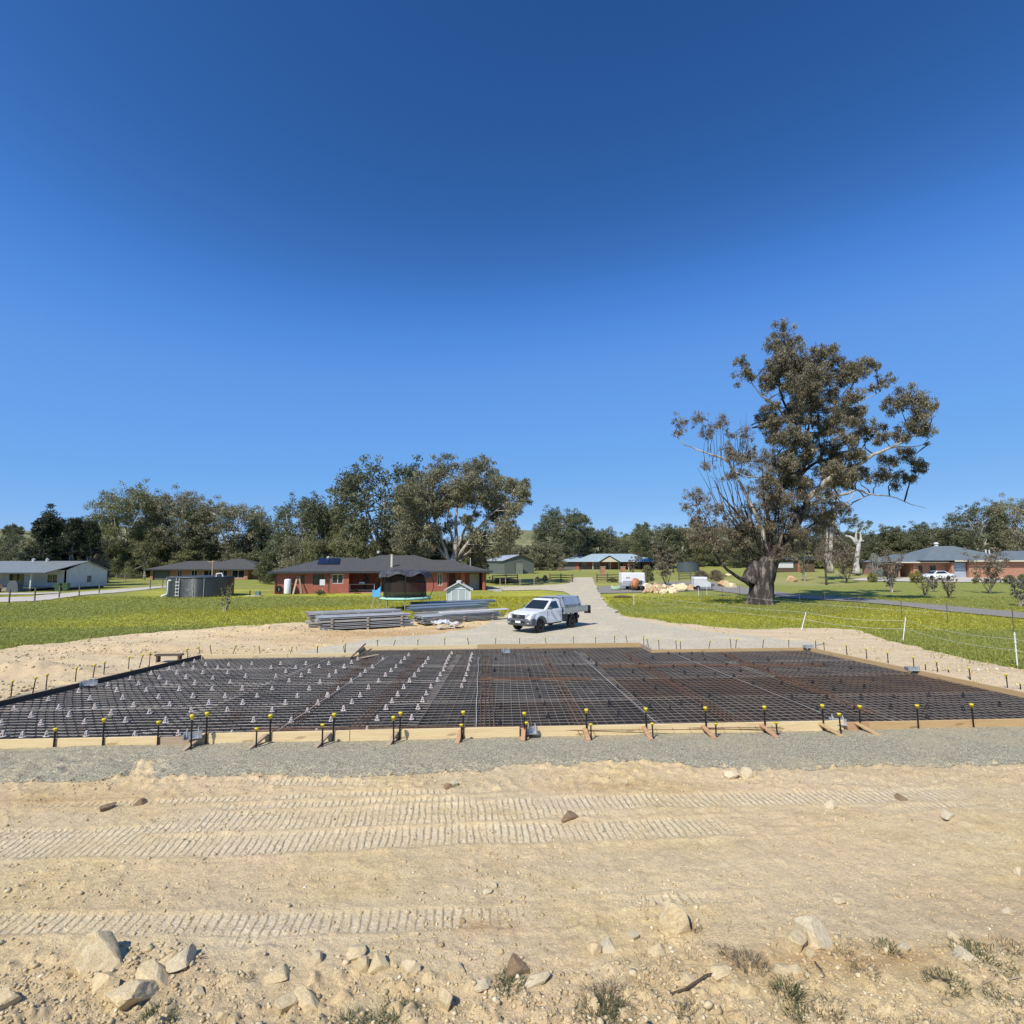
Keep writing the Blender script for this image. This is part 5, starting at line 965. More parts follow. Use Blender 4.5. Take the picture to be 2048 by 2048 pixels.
for s in (-1, 1):
    pg = [(-1.35, 1.0), (.75, .97), (.22, 1.33), (-.85, 1.37)]; MB().add([(x, s*(.8-(z-.92)*.35+.01), z) for x, z in pg], [(0, 1, 2, 3)]).build('side_window', M_glass, sd); [wheel(sd, x, s*.76, .32, .2, s) for x in (1.4, -1.35)]
MB().add([(1.0, -.7, .97), (1.0, .7, .97), (.38, .6, 1.35), (.38, -.6, 1.35)], [(0, 1, 2, 3)]).build('windscreen', M_glass, sd); [MB().box(2.2, 2.29, s*.65-.16, s*.65+.16, .6, .72).build('headlight', M_lamp, sd) for s in (-1, 1)]
# ------------------------------------------------------------------ trampoline
Pt = G(803, 1221, 0); Pt.y += 1.2; R = 1.85; tp = thing('trampoline', 'round trampoline with a dark safety net, sagging shade cover and mint green edge pads', 'trampoline', (Pt.x, Pt.y, 0))
MB().lathe([(R-.02, .9), (R+.02, .9), (R+.02, .93), (R-.02, .93), (R-.02, .9)], 40).build('frame', M_black, tp); MB().lathe([(0, .88), (R-.25, .9), (R-.25, .905), (0, .886)], 40).build('mat', M_bplast, tp)
MB().lathe([(R-.26, .93), (R+.08, .9), (R+.12, .78), (R+.10, .90), (R-.05, .965), (R-.26, .94)], 48).build('edge_pad', simple('mint', (.36, .62, .52), .6), tp, True)
for k in range(8): a = k*pi/4+.2; MB().tube([(cos(a)*R, sin(a)*R, .9), (cos(a)*(R+.04), sin(a)*(R+.04), .0)], .025, 6).build('leg', M_galv2, tp)
HT = 2.95
for k in range(8):
    a = k*pi/4+.2; c_, s_ = cos(a), sin(a); MB().tube([(c_*R, s_*R, .85), (c_*(R+.28), s_*(R+.28), 1.5), (c_*(R+.3), s_*(R+.3), 2.1), (c_*(R+.08), s_*(R+.08), 2.65), (c_*(R-.45), s_*(R-.45), HT)], .025, 6).build('pole', M_black, tp)
mnet, nt, b = newmat('netting'); tt = nt.nodes.new('ShaderNodeBsdfTransparent'); mx = nt.nodes.new('ShaderNodeMixShader'); mx.inputs[0].default_value = .72; b.inputs['Base Color'].default_value = (.012, .016, .015, 1); b.inputs['Roughness'].default_value = .9
nt.links.new(tt.outputs[0], mx.inputs[1]); nt.links.new(b.outputs[0], mx.inputs[2]); nt.links.new(mx.outputs[0], nt.nodes['Material Output'].inputs['Surface'])
MB().lathe([(R-.22, .95), (R-.26, 1.8), (R-.3, 2.75)], 40).build('safety_net', mnet, tp, True)
V = []; F = []; nn = 48
for j, (r, z) in enumerate(((.0, 2.86), (.7, 2.9), (1.3, 2.93), (R-.38, 2.97), (R-.05, 2.82), (R+.12, 2.62))):
    for k in range(nn): a = 2*pi*k/nn; zz = z + (.05*sin(a*5+j) + .10*sin(a*8+1.6))*(j/5)**2 - (.22*max(0, sin(a*3+2.4)) if j == 5 else 0); V.append((r*cos(a), r*sin(a), zz))
for j in range(5):
    for k in range(nn): F.append((j*nn+k, j*nn+(k+1) % nn, (j+1)*nn+(k+1) % nn, (j+1)*nn+k))
mb = MB(); mb.v, mb.f = V, F; sc = mb.build('shade_cover', simple('shade_cloth', (.055, .06, .07), .7, 0, .6, 2.5), tp)
bl = MB(); bl.add([(-R-.45, -.7, .95), (-R+.15, -.9, 1.0), (-R+.15, -.75, 1.75), (-R-.2, -.6, 1.45), (-R-.5, -.6, 1.5)], [(0, 1, 2, 3), (0, 3, 4)]); bl.add([(-R-.45, -.66, .95), (-R+.15, -.86, 1.0), (-R+.15, -.71, 1.75), (-R-.2, -.56, 1.45), (-R-.5, -.56, 1.5)], [(3, 2, 1, 0), (4, 3, 0)]); bl.build('entry_flap', simple('bright_blue', (.06, .33, .62), .6), tp)
ld = MB(); [ld.tube([(-R-.5+k*.45, -1.0+.1*k, 0), (-R-.2+k*.38, -.9, .9)], .022, 5) for k in (0, 1)]; ld.build('ladder', M_galv2, tp)
# ------------------------------------------------------------------ small garden shed
Ps = G(917, 1206, 0); Ps.y = 47.5; Ps = AT(917, 1195, 47.5); z_ = AT(917, 1164, 47.5).z; zev = AT(917, 1177, 47.5).z; gs_ = thing('garden_shed', 'small pale grey garden shed with white framed doors behind the steel stacks', 'shed', (Ps.x, 47.5, 0), .06)
WW = 1.02; mb = MB(); mb.prism([(-WW, 0), (WW, 0), (WW, zev), (0, z_-.12), (-WW, zev)], 0, 2.2); mb.build('wall', simple('shed_wall', (.5, .55, .58), .5, 0, .05), gs_)
mb = MB(); e = .07
for s in (-1, 1): mb.add([(0, -.25, z_), (s*(WW+.25), -.25, zev-.13), (s*(WW+.25), 2.4, zev-.13), (0, 2.4, z_), (0, -.25, z_-e), (s*(WW+.25), -.25, zev-.13-e), (s*(WW+.25), 2.4, zev-.13-e), (0, 2.4, z_-e)], [(0, 1, 2, 3), (4, 5, 6, 7), (0, 4, 5, 1), (1, 5, 6, 2), (2, 6, 7, 3)])
mb.build('roof', simple('shed_roof', (.6, .6, .58), .6, 0, .08), gs_); MB().box(-.18, .18, -.1, 2.2, z_-.05, z_+.09).build('ridge_vent', M_frame, gs_)
for s in (-1, 1):
    d_ = MB().box(min(s*.02, s*.62), max(s*.02, s*.62), -.035, -.003, .1, zev-.08).build('door', simple('shed_door_grey', (.38, .44, .48), .5, 0, .05), gs_); q = MB(); q.box(min(s*.01, s*.06), max(s*.01, s*.06), -.05, -.036, .1, zev-.08); q.box(min(s*.60, s*.66), max(s*.6, s*.66), -.05, -.004, .05, zev-.04); q.build('door_frame', M_white, d_)
mb = MB(); [mb.box(min(s*(WW-.02), s*(WW+.04)), max(s*(WW-.02), s*(WW+.04)), -.05, .04, 0, zev) for s in (-1, 1)]; mb.box(-.66, .66, -.05, -.004, zev-.04, zev+.03); mb.build('corner_trim', M_white, gs_)
# ------------------------------------------------------------------ stacks of steel
def beam_mesh(L, w, h, t=.012):                      # C section with lips
    pts = [(0, 0), (w, 0), (w, h*.22), (w-t, h*.22), (w-t, t), (t, t), (t, h-t), (w-t, h-t), (w-t, h*.78), (w, h*.78), (w, h), (0, h)]
    return MB().prism(pts, 0, L, 'x')
def stack(A, B, levels, across, w, h, gap, mats, place, dun=True, jitter=.12):
    A = Vector((A.x, A.y, 0)); B = Vector((B.x, B.y, 0)); d = B-A; L = d.length; ang = atan2(d.y, d.x); base = .1; protos = {}
    for lv in range(levels):
        z = base + lv*(h+gap); xs0 = random.uniform(-jitter, jitter)
        for k in range(across):
            key = (random.randrange(2)); fl = random.random() < .5
            if (key, fl) not in protos:
                o = beam_mesh(L*(.97 if key else 1.0), w, h).build('steel_purlin', mats[key]); 
                if fl:
                    for vtx in o.data.vertices: vtx.co.y = w - vtx.co.y
                    o.data.flip_normals()
                protos[(key, fl)] = o
            else: o = protos[(key, fl)].copy(); COL.objects.link(o)
            off = Vector((cos(ang), sin(ang), 0))*(xs0 + random.uniform(-jitter, jitter)*.6) + Vector((-sin(ang), cos(ang), 0))*(k*(w+.012))
            o.location = A + off + Vector((0, 0, z)); o.rotation_euler = (0, 0, ang)
            pos = 'bottom' if lv == 0 else ('top' if lv == levels-1 else 'middle'); tag(o, 'galvanised steel purlin in a %s layer of the %s' % (pos, place), 'steel purlin', 'purlins, %s layers of the %s' % (pos, place))
        if dun:
            for q in (.12, .5, .88):
                o = MB().box(-.05, .05, -.06, across*(w+.012)+.06, 0, gap if lv else base).build('timber_bearer', M_pineold, None); o.location = A + Vector((cos(ang), sin(ang), 0))*L*q + Vector((0, 0, z-(gap if lv else base)+.001)); o.rotation_euler = (0, 0, ang)
                o.scale = (1, 1, .98); tag(o, 'timber bearer between the layers of the %s' % place, 'timber bearer', 'bearers in the %s' % place)
A1s = G(640, 1264, 0); B1s = G(824, 1254, 0)
stack(A1s, B1s, 4, 6, .2, .1, .075, (M_galv, M_galv2), 'near left stack')
dA = (B1s-A1s).normalized(); nA = Vector((-dA.y, dA.x, 0))
stack(A1s + nA*1.4 - dA*.35, B1s + nA*1.5 - dA*.1, 5, 5, .2, .11, .05, (M_galv, M_galv2), 'rear left stack')
stack(G(848, 1252, 0), G(1002, 1240.5, 0), 3, 7, .2, .1, .05, (M_galv, M_galv2), 'stack beside the truck')
def sheets(u0, v0, u1, v1, z0, n, wid, lab, mat, over=0):
    A = G(u0, v0, 0); B = G(u1, v1, 0); d = B-A; L = d.length; ang = atan2(d.y, d.x)
    for k in range(n):
        q = MB(); nr = 9
        for i in range(nr+1): 
            y = wid*i/nr; 
        pr = []
        for i in range(nr): y = wid*i/nr; s = wid/nr; pr += [(y, 0), (y+s*.55, 0), (y+s*.68, .03), (y+s*.87, .03)]
        pr += [(wid, 0)]; pr2 = [(a, b-.012) for a, b in pr][::-1]; q.prism(pr+pr2, 0, L, 'x'); o = q.build('roof_sheet', mat); o.location = A + Vector((0, 0, z0 + k*.035)) + Vector((cos(ang), sin(ang), 0))*random.uniform(-.15, .15); o.rotation_euler = (0, 0, ang)
        tag(o, lab + ', ' + ['lowest', 'second', 'third', 'fourth', 'fifth', 'topmost'][k], 'roof sheet', 'galvanised roof sheets in the middle stack')
M_sheet = simple('blue_galv', (.40, .46, .49), .35, .55, .12, 2, stretch=(.3, 3, 3))
for k in range(3): sheets(825+k*2, 1231-k*6.5, 965+k*14, 1222-k*5.5, .28, 6, .8, ['galvanised roof sheet in the front pack of the middle stack','galvanised roof sheet in the centre pack of the middle stack','galvanised roof sheet in the rear pack of the middle stack'][k], M_sheet)
stack(G(835, 1233, 0), G(975, 1222, 0), 1, 4, .12, .12, .05, (M_galv2, M_galv2), 'base under the roof sheets', True); stack(G(829, 1226, 0), G(975, 1217, 0), 1, 5, .12, .13, .05, (M_galv2, M_galv2), 'rear base under the roof sheets', True)
for k, (u, v, sx_, sy_, z, rz, lab) in enumerate(((925,1249,4.6,.5,.63,.33,'cream flashing sheet lying on top of the right stack of steel'),)):
    P = G(885, 1252, 0); q = MB().box(0, sx_, 0, sy_, 0, .05); o = q.build('flashing_sheet', M_frame, None, bevel=.01); o.location = P + Vector((-.1, .6, z)); o.rotation_euler = (.03, 0, -.02 + atan2((G(1002, 1240.5, 0)-G(848, 1252, 0)).y, (G(1002, 1240.5, 0)-G(848, 1252, 0)).x)); tag(o, lab, 'sheet')
def crumple(P, s, lab, mat, seed, name='foam_scrap'):
    r = np.random.default_rng(seed); n = 9; xs = np.linspace(-.5, .5, n); X, Y = np.meshgrid(xs, xs); Z = .45*(fbm(X*4+seed, Y*4, 3, seed)) + .12*r.random(X.shape)
    V = np.stack([X.ravel()*s[0], Y.ravel()*s[1], Z.ravel()*s[2]], 1); F = [(j*n+i, j*n+i+1, (j+1)*n+i+1, (j+1)*n+i) for j in range(n-1) for i in range(n-1)]
    mb = MB(); mb.v = [tuple(p) for p in V]; mb.f = F; m = len(V); mb.v += [(x, y, z-.05) for x, y, z in V]; mb.f += [tuple(i+m for i in f)[::-1] for f in F]
    rim = [i for i in range(n)] + [i*n+n-1 for i in range(1, n)] + [n*n-1-i for i in range(1, n)] + [(n-1-i)*n for i in range(1, n-1)]
    mb.f += [(a, bq, bq+m, a+m) for a, bq in zip(rim, rim[1:]+rim[:1])]
    o = mb.build(name, mat); o.location = P; o.rotation_euler = (0, 0, random.uniform(0, 3)); tag(o, lab, 'packaging scrap'); return o
P = G(893, 1257, 0)
crumple(P + Vector((-.3, .15, .15)), (.9, .7, .7), 'large crumpled cream wrapping heaped before the right stack of steel', M_frame, 3); crumple(P + Vector((.35, .1, .1)), (.8, .6, .6), 'crumpled pale wrapping at the right of the scrap heap', M_curtain, 5); crumple(P + Vector((.0, -.35, .02)), (.9, .5, .35), 'flat torn wrapping at the front of the scrap heap', M_cream, 8)
for k in range(3):
    o = MB().bar(P + Vector((-.5+k*.4, -.45, .05)), P + Vector((.2+k*.3, -.1, .28)), .07, .03).build('pallet_slat', M_pineold); tag(o, ['broken slat at the left of the wrapping heap', 'broken slat in the middle of the wrapping heap', 'broken slat at the right of the wrapping heap'][k], 'timber slat')
# ------------------------------------------------------------------ horse float, tank, trailer and rubble
yF = G(1272, 1182).y + 2.6; Pf = AT(1264, 1178, yF); z_ = zf(Pf.x, yF); fl_ = thing('horse_float', 'white enclosed horse trailer parked beside the driveway before the far house', 'trailer', (Pf.x, yF, z_), .02); wv = 46/1065*(yF-.3); hv = AT(1264, 1145, yF).z - z_
MB().box(-wv/2, wv/2, -.9, .9, .45, hv).build('body', M_white, fl_, bevel=.08, seg=2); MB().box(-wv/2-.005, wv/2+.005, -.915, .915, .5, .95).build('lower_panel', simple('float_grey', (.38, .41, .45), .4), fl_, bevel=.02); mb = MB(); mb.box(-wv/2+.1, wv/2-.05, -.925, -.905, 1.0, 1.12); mb.build('stripe', simple('blue_stripe', (.25, .33, .45), .4), fl_)
mb = MB(); [mb.box(-.9+k*.16, -.82+k*.16, -.925, -.905, 1.45, 1.62) for k in range(3)]; mb.build('lettering_mark', M_trim, fl_); [wheel(fl_, x, s*.85, .3, .18, s) for x in (-.3, .4) for s in (-1, 1)]; MB().bar((-wv/2, 0, .45), (-wv/2-1.2, 0, .4), .08).build('drawbar', M_white, fl_); MB().tube([(-wv/2-1.1, 0, 0), (-wv/2-1.1, 0, .6)], .04, 6).build('jockey_stand', M_white, fl_)  # three plain dark bars made up in place of unreadable lettering
Po = G(1272, 1181.5); cm = thing('cement_mixer', 'orange drum concrete mixer standing before the white horse trailer', 'concrete mixer', Po, .3)
MB().lathe([(0, 0), (.36, .0), (.52, .3), (.52, .75), (.3, 1.25), (.27, 1.25), (.48, .74)], 20, Matrix.Translation((-.35, 0, .3)) @ Matrix.Rotation(.35, 4, 'Y')).build('drum', simple('orange_paint', (.42, .17, .06), .6, 0, .35), cm, True); fr = MB(); [fr.tube([(x, y, 0), (x*.6-.1, y*.6, 1.0)], .04, 6) for x in (-.8, .7) for y in (-.4, .4)]; fr.tube([(-.9, 0, .5), (.9, 0, .5)], .05, 6); fr.build('frame', M_trim, cm); [wheel(cm, .6, s*.55, .3, .12, s) for s in (-1, 1)]; MB().box(.3, .8, -.25, .25, .75, 1.25).build('engine_box', M_grey, cm, bevel=.03)
Pg = G(1232, 1181); o = MB().lathe([(0, 0), (.5, .02), (.62, .25), (.45, .5), (0, .56)], 16).build('covered_pump', simple('pale_green_tarp', (.3, .42, .28), .7), None, True); o.location = Pg; o.scale = (1.1, .8, 1); tag(o, 'low pale green covered bundle on the gravel left of the horse trailer', 'bundle')
Pq = G(1403, 1180); t = thing('box_trailer', 'small pale grey enclosed box trailer on the road beyond the rubble heap', 'trailer', (Pq.x, Pq.y, Pq.z), -.05); MB().prism([(-1.05, .4), (1.0, .4), (1.0, .9), (.6, 1.15), (.5, 1.6), (-.95, 1.6), (-1.05, 1.5)], -.7, .7).build('body', simple('pale_box', (.6, .63, .66), .4), t, bevel=.04); MB().box(-1.0, .55, -.74, .74, 1.3, 1.64).build('top', M_white, t, bevel=.04); MB().box(.52, .63, -.5, .5, 1.0, 1.4).build('window', M_glass, t); [wheel(t, -.65, s*.7, .3, .18, s) for s in (-1, 1)]; MB().box(.9, 1.5, -.4, .4, .5, .75).build('front_rack', M_grey, t); MB().tube([(1.3, 0, 0), (1.3, 0, .5)], .04, 6).build('stand', M_grey, t)
def rockmesh(seed, sub=2, flat=.75, jag=.35, cuts=6):
    bm = bmesh.new(); bmesh.ops.create_icosphere(bm, subdivisions=sub, radius=1); r = random.Random(seed); ns = [Vector((r.gauss(0, 1), r.gauss(0, 1), r.gauss(0, 1))).normalized() for _ in range(13)]; ds = [r.uniform(.42, .8) for _ in ns]
    for v in bm.verts:
        p = v.co.copy()
        for n_, d_ in zip(ns, ds):
            k = p.dot(n_)
            if k > d_: p -= n_*(k-d_)*.98
        p *= 1 + jag*.25*(float(vnoise(p.x*2.5+seed, p.y*2.5+p.z*1.7, seed % 7))-.5); p += Vector((r.uniform(-1, 1), r.uniform(-1, 1), r.uniform(-1, 1)))*(.035 if sub < 3 else .012); v.co = p*1.3
    return bm
ROCKC = {}
def rock(P, s, mat, name, label, group=None, seed=None, sub=2, rz=None, tilt=(0, 0), cat='rock', sink=.25):
    seed = seed if seed is not None else random.randrange(8); key = (seed, sub, mat.name)
    if key not in ROCKC:
        bm = rockmesh(seed+1, sub); me = bpy.data.meshes.new(name); bm.to_mesh(me); bm.free(); me.materials.append(mat); ROCKC[key] = me
    o = bpy.data.objects.new(name, ROCKC[key]); COL.objects.link(o); s = (s, s*.85, s*.7) if not hasattr(s, '__len__') else s
    o.scale = s; o.location = (P[0], P[1], P[2] + s[2]*(1-2*sink)*.8); o.rotation_euler = (tilt[0], tilt[1], rz if rz is not None else random.uniform(0, 6.28)); return tag(o, label, cat, group)
rr = random.Random(5)
for i in range(58):
    u = rr.uniform(1290, 1352); v = 1187 - rr.random()**1.2*9; P = G(u, v); hh = max(0, 1-abs(u-1318)/34)*rr.random()*1.0*(1 if v < 1184 else .3)
    rock((P.x, P.y, P.z + hh*.7), rr.uniform(.18, .42), rr.choice([M_rockorange, M_rockorange, M_rockpale]) if u < 1325 else rr.choice([M_rock, M_rockpale, M_rockpale]), 'rubble_stone', 'broken stone in the orange and pale rubble heap beside the horse trailer', 'stones of the rubble heap')
for i in range(10): P = G(rr.uniform(1290, 1345), 1181); rock((P.x, P.y+.8, P.z+.1), rr.uniform(.5, .8), M_rockorange if i < 6 else M_rockpale, 'rubble_stone', 'larger stone in the core of the rubble heap beside the horse trailer', 'large stones of the rubble heap')
for u, v, s, m_, lab in ((1363,1181,.95,M_rock,'large rounded sandy boulder right of the rubble heap'),(1380,1180,.6,M_rockorange,'smaller tan boulder beside the big one right of the rubble heap'),(1350,1177,.7,M_rockpale,'grey boulder between the rubble heap and the sandy boulder'),(1450,1173,.9,M_rockorange,'orange boulder beyond the road, left of the big gum trunk'),(1462,1175,.7,M_rock,'pale boulder beside the orange one left of the big gum trunk'),(1582,1163,.8,M_rockorange,'tan boulder on the lawn behind the big gum trunk'),(1455,1152,.6,M_rockpale,'small white boulder far off below the low gum branches')):
    P = G(u, v); rock(P, s*1.0, m_, 'boulder', lab, None, sub=3)
P = G(1246, 1196); t = thing('fallen_branch', 'dark log lying on the grass beside the driveway', 'log', P); MB().tube([(-.9, 0, .1), (0, .1, .14), (.9, 0, .1)], [.1, .14, .08], 8).build('log_body', M_darkwood, t)
t = thing('farm_building', 'distant dark shed glimpsed behind the big gum trunk', 'shed', AT(1582, 1142, 112)); P = Vector(t.location); t.location.z = zf(P.x, 112); MB().box(-3, 5, 0, 6, 0, 2.5).build('wall', M_darkwood, t); MB().box(-2.8, .5, -.06, -.01, .9, 2.1).build('door', M_frame, t); MB().box(1.4, 2.4, -.06, -.01, 0, 2.5).build('brick_pier', M_brickred, t); MB().prism([(-3.6, 2.5), (5.6, 2.5), (5, 3.3), (-3, 3.3)], -.6, 6.5).build('roof', M_trim, t)
# ------------------------------------------------------------------ trees
def leaf_quads(C, n, l, w, seed, droop=.5, shell=.55, tint=(.5, .25)):
    """C: rows cx,cy,cz,rx,ry,rz,weight. Leaf-sized quads scattered through the clumps."""
    r = np.random.default_rng(seed); C = np.asarray(C, float); wt = C[:, 6]*(C[:, 3]*C[:, 4]*C[:, 5])**.66; ci = r.choice(len(C), n, p=wt/wt.sum())
    d = r.normal(size=(n, 3)); d /= np.linalg.norm(d, axis=1)[:, None]; rad = r.random(n)**shell*(1 + .22*np.sin(d[:, 0]*5+ci)*np.cos(d[:, 2]*6+ci*1.3))
    P = C[ci, :3] + d*C[ci, 3:6]*rad[:, None]
    a = r.normal(size=(n, 3)); a[:, 2] -= droop*1.6; a /= np.linalg.norm(a, axis=1)[:, None]; b = np.cross(a, r.normal(size=(n, 3))); b /= np.linalg.norm(b, axis=1)[:, None]
    s = r.uniform(.6, 1.35, n)[:, None]; a = a*l/2*s; b = b*w/2*s
    V = np.stack([P-a-b*.4, P+b, P+a+b*.2, P-b], 1).reshape(-1, 3); F = np.arange(4*n).reshape(n, 4)
    ct = r.normal(0, 1, len(C)); t = np.clip(tint[0] + tint[1]*(.6*ct[ci] + .8*r.normal(size=n)), 0, 1); return V, F, np.repeat(t, 4)
LEAF = {'bigmix': mat_leaf('big_gum_leaves', (.075, .066, .04), (.37, .325, .215)), 'deep': mat_leaf('deep_green_leaves', (.022, .032, .018), (.085, .1, .05)), 'olive': mat_leaf('olive_leaves', (.08, .088, .034), (.37, .36, .17)), 'dark': mat_leaf('dark_leaves', (.05, .062, .03), (.24, .25, .13)), 'grey': mat_leaf('grey_leaves', (.06, .07, .05), (.19, .195, .135)), 'brown': mat_leaf('brown_leaves', (.09, .074, .048), (.38, .31, .21)),
        'yellow': mat_leaf('yellow_leaves', (.12, .14, .03), (.36, .34, .07)), 'mix': mat_leaf('gum_leaves', (.08, .082, .042), (.42, .39, .235)), 'silver': mat_leaf('silver_leaves', (.18, .2, .16), (.38, .4, .34))}
M_barkp = mat_bark('pale_bark', (.24, .2, .16), (.62, .57, .5)); M_barkd = mat_bark('dark_bark', (.045, .036, .03), (.13, .105, .085)); M_barkm = mat_bark('mottled_bark', (.04, .03, .025), (.27, .235, .2), (.5, .64)); M_deadwood = mat_bark('dead_white_wood', (.42, .39, .35), (.62, .6, .55))
def wig(a, b, n, amp, rnd, sag=0):
    a = Vector(a); b = Vector(b); L = (b-a).length; pts = []
    for i in range(n+1):
        t = i/n; p = a.lerp(b, t); k = sin(pi*t)*amp*L; pts.append(p + Vector((rnd.uniform(-k, k), rnd.uniform(-k, k), rnd.uniform(-k, k)*.6 + sag*L*sin(pi*t))))
    return pts
def gum(name, seed, H, W, kind, leaf, bark, nleaf, lsz):
    """one variant: trunk forking into limbs that carry clumps of leaves"""
    r = random.Random(seed); C = []; tr = MB(); t0 = .16*H if kind != 'bush' else .03*H
    nl = {'spread': 6, 'tall': 5, 'dense': 4, 'bush': 4, 'under': 6}[kind]; tr.tube([(0, 0, -.3), (0, 0, .3), (r.uniform(-.3, .3), 0, t0)], [W*.03+.2, W*.022+.1, W*.02+.1], 9)
    top = Vector((0, 0, t0)); limbs = []
    for i in range(nl):
        a = 2*pi*i/nl + r.uniform(-.4, .4); e = r.uniform(.45, .95) if kind != 'dense' else r.uniform(.1, .4); tip = Vector((cos(a)*W*.36*e, sin(a)*W*.36*e, H*(r.uniform(.6, .88) if kind != 'tall' else r.uniform(.7, .95))))
        if i == 0: tip = Vector((r.uniform(-.1, .1)*W, 0, H*.9))
        pts = wig(top, tip, 5, .07, r, .03); tr.tube(pts, [(W*.018+.06)*(1-.16*k) for k in range(6)], 7); limbs.append(pts)
    nc = {'spread': 62, 'tall': 52, 'dense': 60, 'bush': 26, 'under': 44}[kind]; nleaf = int(nleaf*(2.3 if kind != 'bush' else 1.6))
    for i in range(nc):
        z = r.random(); 
        if kind == 'spread': zz = H*(.34 + .62*z); rad = W*.5*(1 - ((zz/H-.62)/.42)**2)**.5 if abs(zz/H-.62) < .41 else W*.12
        elif kind == 'tall': zz = H*(.3 + .66*z); rad = W*.42*(1-.55*max(0, zz/H-.6)/.4)
        elif kind == 'dense': zz = H*(.1 + .88*z**.8); rad = W*.52*(1.02 - zz/H)**.85
        elif kind == 'under': zz = H*(.08 + .8*z); rad = W*.5*(1-.4*z)
        else: zz = H*(.15+.75*z); rad = W*.42*sin(pi*min(1, .25+z*.7))
        a = r.uniform(0, 2*pi); q = r.uniform(.45, 1)**.6; p = Vector((cos(a)*rad*q, sin(a)*rad*q, zz)); cr = (W*.105 + .3)*r.uniform(.6, 1.45) if kind != 'bush' else W*.2
        C.append((*p, cr, cr, cr*r.uniform(.55, .8), r.uniform(.6, 1.3)))
        if kind != 'bush':
            for _ in range(4): d_ = Vector((r.gauss(0, 1), r.gauss(0, 1), r.gauss(0, .8))).normalized()*cr*r.uniform(.9, 1.35); C.append((*(p+d_), cr*.42, cr*.42, cr*.32, r.uniform(.5, 1.3)))
        best = min((pt for L in limbs for pt in L[1:]), key=lambda x: (x-p).length + (2 if x.z > p.z else 0)); tr.tube(wig(best, p, 4, .08, r, .02), [.026*W**.5, .022*W**.5, .016*W**.5, .011*W**.5, .006], 5, False)
    V, F, T = leaf_quads(C, nleaf, lsz, lsz*.45, seed, .4, .5); T_ = thing(name, 'x', 'tree')
    tr.build('trunk', bark, T_, True); mesh_np('crown', V, F, leaf, T_, {'tint': T}); return dict(root=T_, H=H, W=W, tree=[(c, []) for c in kids(T_)], used=False)
VAR = {}
def var(k):
    if k not in VAR:
        VAR[k] = {'spA': lambda: gum('gum_tree', 21, 20, 18, 'spread', LEAF['olive'], M_barkp, 13000, .42), 'spB': lambda: gum('gum_tree', 22, 20, 17, 'spread', LEAF['mix'], M_barkp, 12000, .42), 'spC': lambda: gum('gum_tree', 23, 20, 16, 'spread', LEAF['dark'], M_barkp, 11000, .45),
         'taA': lambda: gum('gum_tree', 24, 20, 12, 'tall', LEAF['olive'], M_barkp, 10000, .4), 'taB': lambda: gum('gum_tree', 25, 20, 11, 'tall', LEAF['dark'], M_barkp, 10000, .4), 'deA': lambda: gum('dense_tree', 26, 20, 11, 'dense', LEAF['deep'], M_barkd, 15000, .42), 'deB': lambda: gum('dense_tree', 27, 20, 12, 'dense', LEAF['deep'], M_barkp, 14000, .42),
         'unA': lambda: gum('gum_tree', 28, 12, 14, 'under', LEAF['olive'], M_barkp, 10000, .4), 'unB': lambda: gum('gum_tree', 29, 12, 14, 'under', LEAF['dark'], M_barkd, 10000, .4), 'unC': lambda: gum('gum_tree', 30, 12, 13, 'under', LEAF['mix'], M_barkp, 10000, .38),
         'buY': lambda: gum('shrub', 31, 2.2, 2, 'bush', LEAF['yellow'], M_barkd, 2200, .16), 'buG': lambda: gum('shrub', 32, 2.2, 2.2, 'bush', LEAF['olive'], M_barkd, 2200, .16), 'buB': lambda: gum('shrub', 33, 2.2, 3, 'bush', LEAF['brown'], M_barkd, 2500, .16), 'buS': lambda: gum('shrub', 34, 5, 4, 'bush', LEAF['silver'], M_barkp, 2600, .2)}[k]()
    return VAR[k]
trnd = random.Random(99)
def tree_px(k, u, vtop, y, wpx, label, group=None, vbase=None):
    v = var(k); X_ = AT(u, 1140, y).x; zb = zf(X_, y) if vbase is None else AT(u, vbase, y).z; zt = AT(u, vtop, y).z; sz = (zt-zb)/v['H']*1.02; sw = wpx/FPX*y/v['W']
    loc = (X_, y, zb); rz = trnd.uniform(0, 6.28)
    if not v['used']: o = v['root']; v['used'] = True; o.location = loc; o.rotation_euler = (0, 0, rz); o.scale = (sw, sw, sz); o['label'] = label
    else: o = copy_tree(v['root'], loc, rz, (sw, sw, sz), label, None, v['tree'])
    if 'group' in o: del o['group']
    if group: o['group'] = group
    return o
